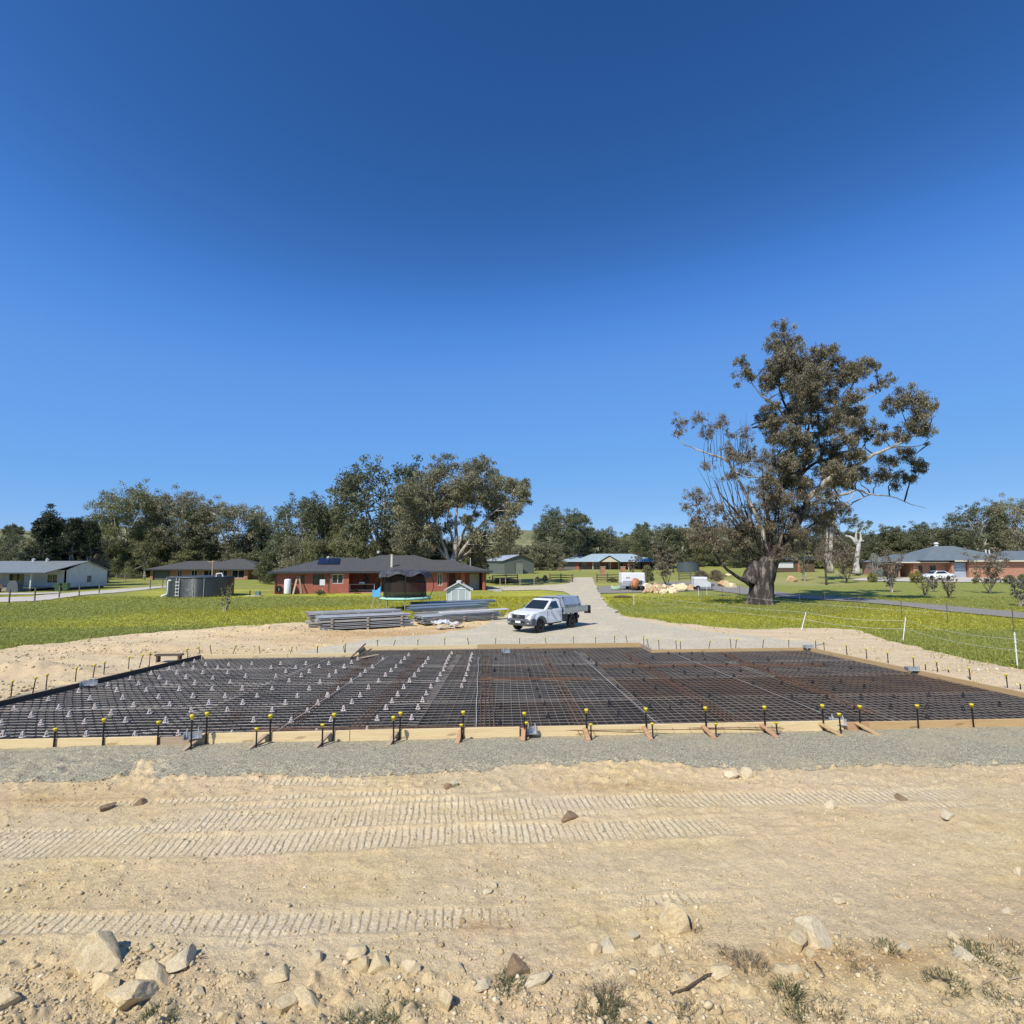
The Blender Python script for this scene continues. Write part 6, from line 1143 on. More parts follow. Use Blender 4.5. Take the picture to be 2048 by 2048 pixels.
BG = [('spC',12,1072,130,60,'far dark gum at the left edge behind the white house'),('deA',89,1024,80,84,'tall dark conical evergreen rising behind the white house'),('deB',142,1040,81,62,'dark narrow evergreen right of the tall conical one'),('deB',176,1046,82,54,'shorter dark evergreen between the conical trees and the gums'),
 ('spA',246,984,130,112,'broad gum with sky showing through its crown, above the right end of the white house'),('taA',302,1008,134,80,'gum of middle height between the broad gum and the tall peaked one'),('spB',343,990,134,92,'tall peaked gum left of the round water tank'),('taB',392,1024,134,80,'dark rounded gum above the brown brick house'),
 ('spB',461,1012,134,122,'wide pale limbed gum above the right of the brown brick house'),('unB',520,1040,134,70,'low dark gum filling the gap before the red house'),('spC',603,998,96,100,'dark gum with a split crown above the left end of the red house roof'),('taB',650,1020,100,70,'dark gum just left of the two great gums'),('taA',690,1004,98,80,'gum crown pressed against the left of the two great gums'),
 ('spC',762,936,92,170,'darker, left hand one of the two great gums behind the red house'),
 ('spC',1119,1023,165,86,'tall dark gum beyond the driveway, left of the pair'),('taB',1158,1029,168,60,'dark gum on the right of the pair beyond the driveway'),('unB',1206,1056,175,80,'lower dark gum left behind the blue roofed house'),('unB',1240,1073,185,70,'low dark gum above the ridge of the blue roofed house'),('unA',1268,1068,185,60,'small gum right above the blue roofed house'),
 ('spC',1312,1053,150,86,'dark round gum at the right end of the blue roofed house'),('unB',1356,1052,150,80,'dark gum touching the left side of the big leaning gum'),('unA',1405,1075,150,60,'gum seen through the low branches left of the big gum trunk'),
 ('unB',1770,1054,130,90,'dark gum in the tree line right of the dead white tree'),('unB',1815,1055,125,80,'second dark gum from the left in the right tree line'),('spC',1865,1050,125,80,'gum with the highest crown in the middle of the right tree line'),('unB',1905,1064,122,60,'low gum behind the ridge of the orange house'),
 ('spC',1966,1013,112,84,'tall grey gum towering behind the orange brick house'),('spB',2036,1004,108,80,'tall gum at the right edge of the picture'),('unC',1075,1088,150,70,'brownish scrubby gum between the olive shed and the blue roofed house'),('unC',1030,1092,150,60,'scrubby gum right behind the olive shed'),('unC',1105,1090,150,50,'scrubby gum left of the garage of the blue roofed house')]
for k, u, vt, y, wpx, lab in BG: tree_px(k, u, vt, y, wpx*1.12, lab)
for (lo, hi, stp, vt0, vt1, y0, y1, lab, grp) in ((-20, 560, 30, 1068, 1100, 84, 96, 'low gum behind the left houses', 'understorey gums on the left'), (560, 950, 32, 1062, 1095, 84, 92, 'low gum behind the red house', 'understorey gums behind the red house'),
     (1020, 1440, 30, 1088, 1108, 178, 200, 'low gum behind the blue roofed house', 'low gums behind the blue roofed house'), (1440, 2090, 34, 1072, 1100, 122, 150, 'low gum across the right paddocks', 'low gums of the right tree line')):
    u = lo; kk = 0
    while u < hi:
        vk = trnd.choice(['unA', 'unB', 'unB', 'unC'] if lo > 1000 else ['unA', 'unB', 'unA', 'unC']); tree_px(vk, u, trnd.uniform(vt0, vt1), trnd.uniform(y0, y1) + (44 if 200 < u < 560 else 0), trnd.uniform(60, 95), {'unA': 'olive', 'unB': 'dark', 'unC': 'brownish'}[vk] + ' ' + lab + ', ' + ORD[kk] + ' from the left', grp); u += stp*trnd.uniform(.7, 1.2); kk += 1
# sprinkle of far trees on the hills
for i in range(46):
    u = trnd.choice([trnd.uniform(-10, 230), trnd.uniform(1020, 1420), trnd.uniform(1420, 2060)]); y = trnd.uniform(300, 420); X_ = AT(u, 1100, y).x
    zt = [o for o in bpy.data.objects if o.name.startswith('hill')]
    dg = bpy.context.evaluated_depsgraph_get() if i == 0 else dg
    hit, lc, *_ = SC.ray_cast(dg, Vector((X_, y, 200)), Vector((0, 0, -1)))
    if not hit: continue
    v = var('unB'); o = copy_tree(v['root'], (X_, y, lc.z-.3), trnd.uniform(0, 6), (trnd.uniform(.5, .9),)*2 + (trnd.uniform(.5, .8),), 'tiny dark tree dotted on the far hillside pasture', None, v['tree']); o['group'] = 'trees dotted on the far hills'
# small bushes and garden shrubs
for k, u, vb, vt, w_, lab in (('buY',1745,1164,1144,18,'bright yellow green bush on the lawn left of the orange house'),('buY',1834,1165,1140,24,'yellow green bush directly left of the parked sedan'),('buG',1950,1167,1156,12,'small dark bush below the blue grey garage door'),('buG',2020,1168,1150,24,'round dark bush before the long orange brick wall'),('buG',2046,1169,1148,20,'dark bush at the right edge of the picture'),
    ('buB',1402,1162,1141,34,'rust brown shrub, left one beyond the grey road'),('buB',1435,1162,1140,38,'rust brown shrub, right one beyond the grey road'),('buS',1752,1160,1105,30,'silver leaved shrub far off left of the yellow green bush'),('buG',1295,1168,1130,26,'narrow dark shrub right behind the horse trailer'),
    ('buG',640,1190,1180,22,'low shrub at the foot of the meter box before the red house'),('buB',628,1186,1176,12,'small brown shrub against the red brick wall'),('buG',1075,1164,1153,10,'dark shrub before the left gate fence'),('buG',1090,1164,1150,12,'second dark shrub before the left gate fence'),('buG',1225,1164,1156,24,'dark shrub behind the right gate fence'),('buG',1010,1166,1156,60,'long dark shrub along the timber fence left of the driveway')):
    P = G(u, vb); v = var(k); zt = AT(u, vt, P.y).z - P.z; sw = w_/FPX*P.y/v['W']
    if not v['used']: o = v['root']; v['used'] = True; o.location = P; o.scale = (sw, sw, zt/v['H']); o['label'] = lab; o['category'] = 'shrub'
    else: o = copy_tree(v['root'], P, trnd.uniform(0, 6), (sw, sw, zt/v['H']), lab, None, v['tree']); o['category'] = 'shrub'
    if 'group' in o: del o['group']
# spindly multi-stem saplings
def sapling(u, vb, vt, wpx, leaf, label, nl=900, stems=7, bark=M_barkp, seed=1, lz=.14, name='sapling'):
    r = random.Random(seed); P = G(u, vb); H = AT(u, vt, P.y).z - P.z; W = wpx/FPX*P.y; t = thing(name, label, 'sapling', P); mb = MB(); C = []
    for i in range(stems):
        a = r.uniform(0, 6.28); q = r.uniform(.15, .5); tip = Vector((cos(a)*W*q, sin(a)*W*q, H*r.uniform(.7, 1))); pts = wig((r.uniform(-.1, .1), r.uniform(-.1, .1), -.05), tip, 6, .05, r, .02); mb.tube(pts, [.035, .03, .026, .02, .016, .011, .006], 5)
        for k in (2, 3, 4, 5, 6):
            for _ in range(2):
                b = pts[k] + Vector((r.uniform(-1, 1), r.uniform(-1, 1), r.uniform(.1, .8)))*W*.13; mb.tube([pts[k], b], [.012, .005], 4, False); C.append((*b, W*.09, W*.09, W*.08, 1))
    V, F, T = leaf_quads(C, nl, lz, lz*.5, seed); mb.build('stems', bark, t); mesh_np('foliage', V, F, leaf, t, {'tint': T}); return t
for i, (u, vb, vt, w_, lf_, lab, nl) in enumerate(((1333,1172,1093,52,'brown','sparse greyish young gum rising behind the rubble heap',2600),(1264,1162,1110,24,'brown','thin young gum before the right end of the blue roofed house',900),(1783,1184,1140,34,'grey','spindly sapling on the lawn below the silver shrub',500),(1851,1191,1148,34,'brown','leafless looking sapling before the parked sedan',300),(1868,1184,1156,26,'grey','pale sapling behind the leafless one before the sedan',300),(1899,1196,1150,30,'brown','bushy footed sapling on the lawn right of the sedan',600),
      (1978,1187,1095,64,'brown','tall reddish sapling with many stems before the orange brick wall',2200),(2042,1212,1160,40,'grey','leafy sapling at the right edge beyond the grey road',900),(1694,1166,1100,50,'brown','twiggy bush on the lawn between the dark trunk and the dead white tree',2000),(452,1222,1162,20,'olive','thin young tree on the lawn in front of the round water tank',420),(1610,1162,1095,36,'olive','twiggy young tree behind the big gum trunk',1500),(1790,1158,1100,44,'brown','twiggy bush before the verandah end of the orange house',1500))):
    sapling(u, vb, vt, w_, LEAF[lf_], lab, nl, 5 if w_ < 30 else 9, M_barkp if lf_ != 'brown' else M_barkm, 40+i, .15 if vb > 1190 else .2)
# dead white tree, slim dark tree, tall gum behind the big one
def px4(x, y): return (1320 + x*.321, 620 + y*.321)
def custom(name, label, yb, base, trunkpaths, bark, clumps, leaf, nleaf, lsz, seed, cat='tree', zb=None):
    P = G(*base) if yb is None else Vector((AT(base[0], 1140, yb).x, yb, 0)); P.z = zf(P.x, P.y); t = thing(name, label, cat, P); mb = MB(); r = random.Random(seed); pts_all = []
    for path in trunkpaths:
        pts = []; rad = []
        for (u, v, rr_, dy) in path: pts.append(AT(u, v, P.y+dy) - P); rad.append(rr_*(.62 if name == 'gum_tree' else 1))
        fine = []; fr = []
        for i in range(len(pts)-1):
            for k in range(3): q = k/3; w_ = (pts[i+1]-pts[i]).length*.05; fine.append(pts[i].lerp(pts[i+1], q) + (Vector((r.uniform(-w_, w_), r.uniform(-w_, w_), r.uniform(-w_, w_))) if k else Vector())); fr.append(rad[i]*(1-q)+rad[i+1]*q)
        fine.append(pts[-1]); fr.append(rad[-1]); mb.tube(fine, fr, 10 if rad[0] > .2 else 6); pts_all += list(zip(fine, fr))
    C = []
    for (u, v, rp, dy, wt) in clumps:
        c = AT(u, v, P.y+dy) - P; cr = rp/FPX*P.y; C.append((*c, cr, cr, cr*.8, wt)); [C.append((*(c + Vector((r.gauss(0, 1), r.gauss(0, 1), r.gauss(0, .8))).normalized()*cr*r.uniform(.9, 1.4)), cr*.45, cr*.45, cr*.35, wt*r.uniform(.5, 1.2))) for _ in range(4)]; node = min((p for p in pts_all if p[1] < .5), key=lambda p: (p[0]-c).length + max(0, p[0].z-c.z)*.8)[0]
        mb.tube(wig(node, c, 4, .09, r, .0), [.07, .055, .04, .028, .015], 5, False)
        for _ in range(int(5 + cr*5)):
            d_ = Vector((r.gauss(0, 1), r.gauss(0, 1), r.gauss(0, .8))).normalized()*cr*r.uniform(.5, 1); mb.tube([c, c + d_*.5 + Vector((0, 0, .05)), c+d_], [.018, .012, .005], 4, False)
    mb.build('trunk', bark, t, True)
    if C: V, F, T = leaf_quads(C, nleaf, lsz, lsz*.36, seed, .9, .62, (.45, .28)); mesh_np('crown', V, F, leaf, t, {'tint': T})
    return t
def d8(x, y): return (1600 + x*.1035, 1010 + y*.1035)
custom('dead_tree', 'bleached white dead gum with broken limbs on the right lawn', 100, d8(1085, 1320), [[(*d8(1075, 1330), .85, 0), (*d8(1090, 1180), .5, 0), (*d8(1110, 950), .4, 0), (*d8(1130, 740), .36, 0)], [(*d8(1120, 760), .4, 0), (*d8(1040, 660), .28, .5), (*d8(960, 610), .22, 1), (*d8(880, 600), .15, 1)],
   [(*d8(1100, 720), .3, 0), (*d8(1075, 640), .22, 0), (*d8(1095, 520), .14, 0), (*d8(1110, 380), .08, 0), (*d8(1000, 290), .04, 0)], [(*d8(1130, 740), .3, 0), (*d8(1180, 660), .22, 0), (*d8(1160, 540), .12, 0), (*d8(1240, 410), .07, 0), (*d8(1330, 340), .03, 0)], [(*d8(1170, 680), .18, 0), (*d8(1235, 705), .12, -.3)]],
   M_deadwood, [(*d8(880, 310), 9, 0, .5), (*d8(960, 280), 8, 0, .5), (*d8(1070, 280), 8, 0, .6), (*d8(1150, 380), 8, 1, .4), (*d8(1320, 350), 7, 0, .6), (*d8(1230, 460), 10, 1, .4), (*d8(1000, 400), 8, 1, .3)], LEAF['dark'], 1800, .3, 5)
custom('young_tree', 'slim dark trunked tree on the lawn right of the big gum', None, d8(510, 1540), [[(*d8(510, 1545), .16, 0), (*d8(495, 1300), .13, 0), (*d8(480, 1150), .11, 0), (*d8(440, 1000), .07, 0), (*d8(380, 850), .03, 0)], [(*d8(485, 1200), .07, 0), (*d8(560, 1050), .05, 0), (*d8(600, 900), .02, 0)], [(*d8(480, 1150), .06, 0), (*d8(500, 950), .03, 0), (*d8(480, 780), .015, 0)]], M_barkd,
   [(*d8(380, 850), 12, 0, .7), (*d8(480, 800), 12, 0, .7), (*d8(590, 900), 12, .5, .7), (*d8(440, 1000), 12, -.5, .6), (*d8(540, 1050), 12, .5, .6), (*d8(340, 1000), 9, .5, .6)], LEAF['brown'], 2600, .17, 6)
custom('gum_tree', 'tall pale trunked gum standing close behind the big leaning gum', 88, d8(570, 1290), [[(*d8(590, 1310), .9, 0), (*d8(580, 1000), .6, 0), (*d8(600, 700), .5, 0), (*d8(650, 350), .4, 0), (*d8(660, 100), .3, 0), (1668, 985, .15, 0)], [(*d8(530, 1290), .6, .5), (*d8(510, 900), .4, .5), (*d8(520, 500), .25, .5), (*d8(480, 200), .15, 0)], [(*d8(660, 200), .25, 0), (*d8(850, 60), .18, 0), (1710, 985, .1, 0), (1735, 975, .05, 0)]], M_barkp,
   [(*d8(500, 250), 13, 0, 1), (*d8(640, 450), 14, 0, 1), (*d8(720, 700), 17, 0, 1), (*d8(520, 700), 15, 1, 1), (*d8(800, 850), 16, 0, 1), (*d8(680, 950), 15, 1, 1), (*d8(750, 1050), 14, 0, 1), (1662, 990, 14, 0, 1), (1680, 1010, 12, 1, 1), (*d8(400, 500), 13, 2, 1), (*d8(400, 900), 13, 2, 1), (*d8(850, 980), 11, 1, .8)], LEAF['brown'], 9000, .3, 7)
# the great round gum behind the red house, right hand one
def q2(x, y): return (500 + x*.3106, 900 + y*.3106)
gl = []
rr = random.Random(17)
for (x, y, r_) in ((1150,190,26),(1270,130,26),(1400,120,24),(1480,110,18),(1560,150,20),(1350,220,30),(1480,230,28),(1600,220,24),(1700,240,22),(1750,270,20),(1740,330,18),(1700,390,18),(1640,320,24),(1560,320,26),(1430,330,26),(1250,260,28),(1150,290,26),(1080,250,24),(1060,340,26),(1020,420,26),(1130,400,26),(1230,380,24),(1100,500,28),(1180,560,26),(1050,570,26),(980,520,24),(1640,480,24),(1560,430,22),(1600,560,26),(1500,540,24),(1680,530,16),(1650,620,22),(1480,640,22),(1550,660,22),(1130,640,22),(980,620,22),(1330,330,20),(1400,450,16),(1300,470,14),(1010,300,22)):
    gl.append((*q2(x, y), r_*.98, rr.uniform(-6, 5), rr.uniform(.7, 1.2))); gl.append((*q2(x+rr.uniform(-60, 60), y+rr.uniform(-50, 50)), r_*.75, rr.uniform(-6, 5), rr.uniform(.7, 1.2)))
custom('gum_tree', 'great round crowned gum with fanning pale limbs behind the red house', 82, q2(1310, 760), [[(*q2(1310, 800), 1.0, 0), (*q2(1310, 700), .8, 0), (*q2(1330, 560), .45, 0), (*q2(1330, 400), .3, 0), (*q2(1340, 250), .15, 0)], [(*q2(1290, 720), .55, 0), (*q2(1240, 600), .35, 0), (*q2(1180, 420), .25, -1), (*q2(1140, 270), .12, -1)], [(*q2(1270, 700), .45, 0), (*q2(1180, 600), .3, 1), (*q2(1080, 500), .2, 2), (*q2(1000, 420), .1, 2)],
   [(*q2(1330, 640), .45, 0), (*q2(1390, 500), .3, 0), (*q2(1460, 350), .2, 0), (*q2(1510, 200), .1, 0)], [(*q2(1340, 700), .5, 0), (*q2(1430, 560), .35, -1), (*q2(1540, 420), .22, -2), (*q2(1690, 320), .1, -2)], [(*q2(1350, 720), .4, 0), (*q2(1450, 620), .25, 1), (*q2(1560, 560), .15, 2), (*q2(1650, 520), .07, 2)], [(*q2(1300, 600), .3, 0), (*q2(1270, 450), .2, 1), (*q2(1280, 250), .1, 1)]], M_barkp, gl, LEAF['mix'], 90000, .34, 8)
# ---- the big leaning gum
y0 = G(1519, 1207).y
def P4(l): return [(*px4(x, y), r*(.6 if r < .7 else 1), dy) for x, y, r, dy in l]
limbs = [P4([(628,1850,1.28,0),(628,1800,1.04,0),(640,1700,.86,0),(662,1600,.8,0),(690,1540,.76,0),(735,1490,.6,-.2)]), P4([(560,1700,.8,.2),(590,1620,.7,.2),(585,1560,.4,.2)]),
 P4([(700,1580,.69,0),(790,1450,.62,-.5),(870,1300,.52,-1),(915,1210,.48,-1),(880,1100,.42,-.5),(855,1030,.38,0),(900,960,.33,0),(925,880,.28,.5),(880,780,.24,1),(840,690,.2,1),(765,560,.15,1),(745,480,.13,1),(755,300,.09,.5),(770,150,.05,0)]),
 P4([(900,1200,.45,-1),(1000,1100,.38,-1.5),(1100,1010,.3,-2),(1230,970,.27,-3),(1330,900,.22,-3),(1450,850,.15,-3),(1560,790,.1,-3),(1680,760,.05,-3)]), P4([(1330,900,.14,-3),(1440,860,.1,-2.5),(1600,850,.06,-2),(1700,830,.03,-2)]),
 P4([(870,1040,.28,0),(940,970,.22,.5),(1040,930,.17,1),(1130,885,.13,1.5),(1260,860,.07,2)]), P4([(930,1210,.35,-1),(1050,1170,.24,0),(1220,1120,.16,1),(1330,1150,.11,1),(1430,1160,.08,1),(1560,1210,.05,1),(1660,1235,.02,1)]),
 P4([(690,1560,.4,0),(600,1400,.24,-.5),(540,1330,.18,-1),(450,1230,.13,-1.5),(380,1150,.09,-2),(340,1060,.05,-2)]), P4([(570,1720,.32,0),(450,1640,.22,-.8),(370,1570,.17,-1.2),(310,1470,.12,-1.5),(260,1370,.07,-2)]),
 P4([(680,1550,.4,0),(610,1300,.28,0),(550,1180,.22,0),(490,1060,.19,0),(430,950,.16,0),(290,890,.12,0),(150,840,.07,0),(90,770,.04,0)]), P4([(835,1230,.22,-1),(775,1150,.18,-2),(740,1060,.15,-2),(640,1045,.12,-2),(540,1040,.08,-2),(470,1010,.05,-2)]),
 P4([(880,790,.2,1),(800,700,.16,0),(730,600,.13,-1),(640,545,.1,-1.5),(580,470,.07,-2),(540,400,.04,-2)]), P4([(930,900,.24,.5),(1000,760,.18,2),(1060,690,.15,2.5),(1170,620,.1,3),(1290,550,.07,3),(1370,510,.04,3)]), P4([(1060,690,.12,2.5),(1160,560,.08,3),(1200,440,.05,3)]),
 P4([(1150,1280,.14,2),(1200,1200,.12,2),(1310,1150,.08,2)]), P4([(900,1000,.2,0),(920,830,.15,-1),(940,640,.1,-1),(930,450,.07,-1),(880,340,.05,-1)]), P4([(690,1550,.3,.5),(670,1300,.2,1),(645,1150,.14,1.5),(640,1000,.08,1.5)]), P4([(700,1560,.3,-.5),(750,1440,.2,-1),(765,1280,.14,-1.5),(740,1100,.08,-2)]), P4([(640,1540,.2,.5),(520,1480,.14,1),(440,1380,.1,1.5),(420,1260,.06,2)]), P4([(760,1480,.25,.5),(860,1400,.18,1.5),(960,1330,.12,2.5),(1060,1260,.08,3)])]
r = random.Random(3)
for i in range(46):                                  # upright water shoots in the lower crown
    x = r.uniform(330, 900); y = r.uniform(1180, 1480); tx = x + (x-690)*.35 + r.uniform(-30, 30); limbs.append(P4([(x*.55+690*.45, min(1560, y+150), .085, 0), (x, y, .06, r.uniform(-2, 2)), (tx, y - r.uniform(180, 330), .015, r.uniform(-3, 3))]))
for i in range(22):
    x = r.uniform(250, 560); y = r.uniform(860, 1000); limbs.append(P4([(x, y+20, .05, 0), (x+r.uniform(-20, 20), y-90, .03, r.uniform(-1, 1)), (x+r.uniform(-30, 40), y-r.uniform(140, 240), .01, r.uniform(-1, 1))]))
clA = [(765,165,72,0),(690,230,60,0),(800,220,70,1),(850,330,100,-1),(1000,270,70,0),(1090,310,60,1),(930,430,100,-1),(1030,420,80,1),(900,530,90,-1),(1210,390,65,3),(1270,320,50,3),(1340,350,40,3),(1400,440,50,3),(1330,480,32,3),(525,400,55,-2),(495,320,35,-2),(640,420,42,0),(685,365,40,0),(660,490,45,0),(1490,580,65,-3),(1600,560,75,-3),(1640,650,70,-3),(1690,600,36,-3),(1560,720,70,-3),(1650,770,48,-2.5),(1240,630,50,3),(1250,750,62,1),(1180,800,50,1.5),(1340,740,48,0),(1050,720,60,-1),(960,600,70,-1),(700,600,50,-1),(640,690,50,0),(710,760,75,1),(790,830,60,1),(880,690,55,-1),
  (1430,940,60,1),(1530,920,55,1),(1610,970,50,1),(1470,1040,60,1),(1560,1060,45,1),(1350,1030,60,1),(1220,1000,60,2),(1120,1060,52,2),(1050,950,55,2),(780,1070,70,1),(900,1090,50,2),(1000,850,60,2),(1130,930,45,2),(1390,800,45,-2),(1480,780,45,-2.5),(1080,560,50,2.5)]
clB = [(130,700,48,0),(240,670,50,0),(370,710,60,0),(120,770,38,0),(300,770,45,0),(440,780,38,0),(530,790,45,0),(420,860,36,0),(620,940,75,-1),(720,960,68,-2),(560,880,45,0),(290,970,42,0),(190,1150,50,-2),(260,1180,50,-2),(170,1230,42,-2),(300,1270,50,-2),(220,1340,60,-2),(340,1350,65,-1.5),(450,1400,75,0),(300,1420,60,-2),(220,1420,45,-2),(600,1250,95,1),(700,1200,80,1),(750,1320,95,2),(650,1400,95,2),(850,1250,85,1),(900,1400,85,3),(980,1330,75,3),(1080,1300,60,3),(1140,1250,50,2),(520,1500,75,1.5),(800,1480,75,2),(640,1110,65,0),(560,1350,65,-1),(1000,1200,70,2),(430,1500,60,.5),(880,1490,55,3),(480,1270,50,-1),(380,1250,40,-1.5)]
for _ in range(26):
    x_ = r.uniform(250, 1080); y_ = r.uniform(1120, 1500); clB.append((x_, y_, r.uniform(35, 75), r.uniform(-3.5, 4)))
for _ in range(20): clB.append((r.uniform(420, 900), r.uniform(900, 1150), r.uniform(30, 55), r.uniform(-3, 3)))
for _ in range(90): clA.append((r.uniform(670, 1230), r.uniform(260, 1080), r.uniform(35, 60), r.uniform(-4, 4)))
T = thing('gum_tree', 'biggest gum tree, leaning with a gnarled squat trunk and sprawling pale limbs on the right', 'tree', (0, 0, 0)); P = G(1519, 1208); T.location = P
def build_big():
    mb0 = MB(); mbl = MB(); rr = random.Random(8); nodes = []
    for li, path in enumerate(limbs):
        mb = mbl if li in (3, 4, 6, 9, 10, 11, 12, 13, 14) else mb0
        pts = [AT(u, v, P.y+dy) - P for u, v, _, dy in path]; rad = [q[2] for q in path]; fine = []; fr = []
        for i in range(len(pts)-1):
            for k in range(3): q = k/3; w_ = (pts[i+1]-pts[i]).length*.045; fine.append(pts[i].lerp(pts[i+1], q) + (Vector((rr.uniform(-w_, w_), rr.uniform(-w_, w_), rr.uniform(-w_, w_))) if k else Vector())); fr.append(rad[i]*(1-q)+rad[i+1]*q)
        fine.append(pts[-1]); fr.append(rad[-1]); nodes += list(zip(fine, fr))
        n0 = len(mb.v); mb.tube(fine, fr, 18 if rad[0] > .7 else (9 if rad[0] > .15 else 5))
        if rad[0] > 1.2:                              # flutes and burls on the old trunk
            c0 = fine[0]
            for k in range(n0, len(mb.v)):
                v = Vector(mb.v[k]); a = atan2(v.y, v.x); f_ = 1 + .13*sin(a*5+v.z*.7) + .08*sin(a*9+v.z*2.2) + .1*(rr.random()-.5); ax = fine[min(len(fine)-1, (k-n0)//18)]; mb.v[k] = tuple(ax + (v-ax)*f_)
    CA = []; CB = []; mb = mb0
    for src, dst in ((clA, CA), (clB, CB)):
        for (x, y, rp, dy) in src:
            c = AT(*px4(x, y), P.y+dy) - P; cr = rp*.321/FPX*P.y*1.12; dst.append((*c, cr*.85, cr*.95, cr*.72, rr.uniform(.5, 1.0)))
            for sub in range(9):
                d_ = Vector((rr.gauss(0, 1), rr.gauss(0, 1), rr.gauss(0, .8))).normalized()*cr*rr.uniform(.55, 1.25); q_ = rr.uniform(.28, .5); dst.append((*(c+d_), cr*q_, cr*q_, cr*q_*1.1, rr.uniform(.5, 1.3)))
            node = min((q for q in nodes if q[1] < .35), key=lambda q: (q[0]-c).length + max(0, q[0].z-c.z)*.8)[0]; mb.tube(wig(node, c, 4, .1, rr), [.06, .05, .035, .025, .012], 5, False)
            for _ in range(int(7 + cr*5)):
                d_ = Vector((rr.gauss(0, 1), rr.gauss(0, 1), rr.gauss(0, .8))).normalized()*cr*rr.uniform(.5, 1.15); mb.tube([c, c + d_*.5 + Vector((0, 0, .05)), c+d_], [.018, .012, .004], 4, False)
    for _ in range(34):                              # bare tips reaching past the crown
        q = rr.choice([n_ for n_ in nodes if n_[1] < .1]); d_ = Vector((rr.gauss(0, 1), rr.gauss(0, 1), rr.gauss(.2, .6))).normalized(); mb.tube(wig(q[0], q[0]+d_*rr.uniform(.8, 2), 4, .08, rr), [.02, .016, .012, .008, .004], 4, False)
    mb.build('trunk', M_barkm, T, True); mbl.build('limbs', M_barkp, T, True)
    V, F, Tn = leaf_quads(CA, 200000, .19, .06, 12, .9, .8, (.42, .32)); mesh_np('crown', V, F, LEAF['bigmix'], T, {'tint': Tn}); V, F, Tn = leaf_quads(CB, 80000, .17, .05, 13, .9, .85, (.45, .3)); mesh_np('brown_foliage', V, F, LEAF['brown'], T, {'tint': Tn})
build_big()
# ------------------------------------------------------------------ loose stones, rocks, weeds, grass
dg = bpy.context.evaluated_depsgraph_get(); dg.update(); dirt_o = bpy.data.objects['dirt']
from mathutils.bvhtree import BVHTree
bv = BVHTree.FromObject(dirt_o, dg)
def gz(x, y):
    h = bv.ray_cast(Vector((x, y, 6)), Vector((0, 0, -1)))[0]; return h.z if h else zf(x, y)
r = np.random.default_rng(77); bm = bmesh.new(); bmesh.ops.create_icosphere(bm, subdivisions=1, radius=1); IV = np.array([v.co[:] for v in bm.verts]); IF = np.array([[v.index for v in f.verts] for f in bm.faces]); bm.free()
def pebbles(n, ylo, yhi, slo, shi, pw, cl=None, name='loose_stones'):
    Vs = []; Fs = []; Ts = []; c = 0; k = 0
    while k < n:
        y = ylo*(yhi/ylo)**r.random(); x = r.uniform(-1.2, 1.2)*(y+.3)
        if cl is not None and r.random() > cl(x, y): continue
        s = slo + (shi-slo)*r.random()**pw; sc = s*r.uniform(.6, 1.15, 3); v = IV*(1 + r.uniform(-.38, .3, (len(IV), 1))); v = v*sc*[1, 1, .75]; a = r.uniform(0, 6.28); ca, sa = cos(a), sin(a); v = np.stack([v[:, 0]*ca-v[:, 1]*sa, v[:, 0]*sa+v[:, 1]*ca, v[:, 2]], 1)
        v += [x, y, gz(x, y) + s*.22]; Vs.append(v); Fs.append(IF+c); c += len(v); Ts.append(np.full(len(v), np.clip(r.normal(.48, .2), 0, 1))); k += 1
    return np.vstack(Vs), np.vstack(Fs), np.concatenate(Ts)
def _d0(): pass
def dens(x, y):
    d = .22 + .8*float(sst(5.6, 4.5, y)) + .5*float(sst(8.4, 9.0, y)*sst(9.9, 9.3, y)); f = float(fbm(np.array([x*1.3]), np.array([y*1.3]), 3, 91)[0]); return min(1, d*(.2 + 1.7*max(0, f-.3)/.4))
V, F, T_ = pebbles(36000, 3.6, 9.9, .004, .024, 4.0, dens)
tag(mesh_np('loose_stones', V, F, M_peb, None, {'tint': T_}), kind='stuff', label='small loose stones and clods strewn over the bare dirt', cat='stones')
def dback(x, y): return float(sdf(np.array([x]), np.array([y]), DIRT)[0] < -.2 and sdf(np.array([x]), np.array([y]), np.array([[-13.4,9],[14.2,11],[12.6,23.4],[5,24],[-6,22.8],[-11.8,20.4]]))[0] > 0 and sdf(np.array([x]), np.array([y]), DRIVE)[0] > 0)*(.15 + .85*float(fbm(np.array([x*.7]), np.array([y*.9]), 3, 93)[0] > .52))
V, F, T_ = pebbles(4500, 13, 32, .012, .07, 3.0, dback)
tag(mesh_np('loose_stones', V, F, M_peb, None, {'tint': T_}), kind='stuff', label='stones and clods scattered over the dirt beyond the slab', cat='stones')
V, F, T_ = pebbles(420, 3.7, 6.2, .02, .045, 2.6, lambda x, y: dens(x, y))
tag(mesh_np('loose_stones', V, F, M_peb, None, {'tint': T_}), kind='stuff', label='fist sized loose stones scattered near the bottom of the picture', cat='stones')
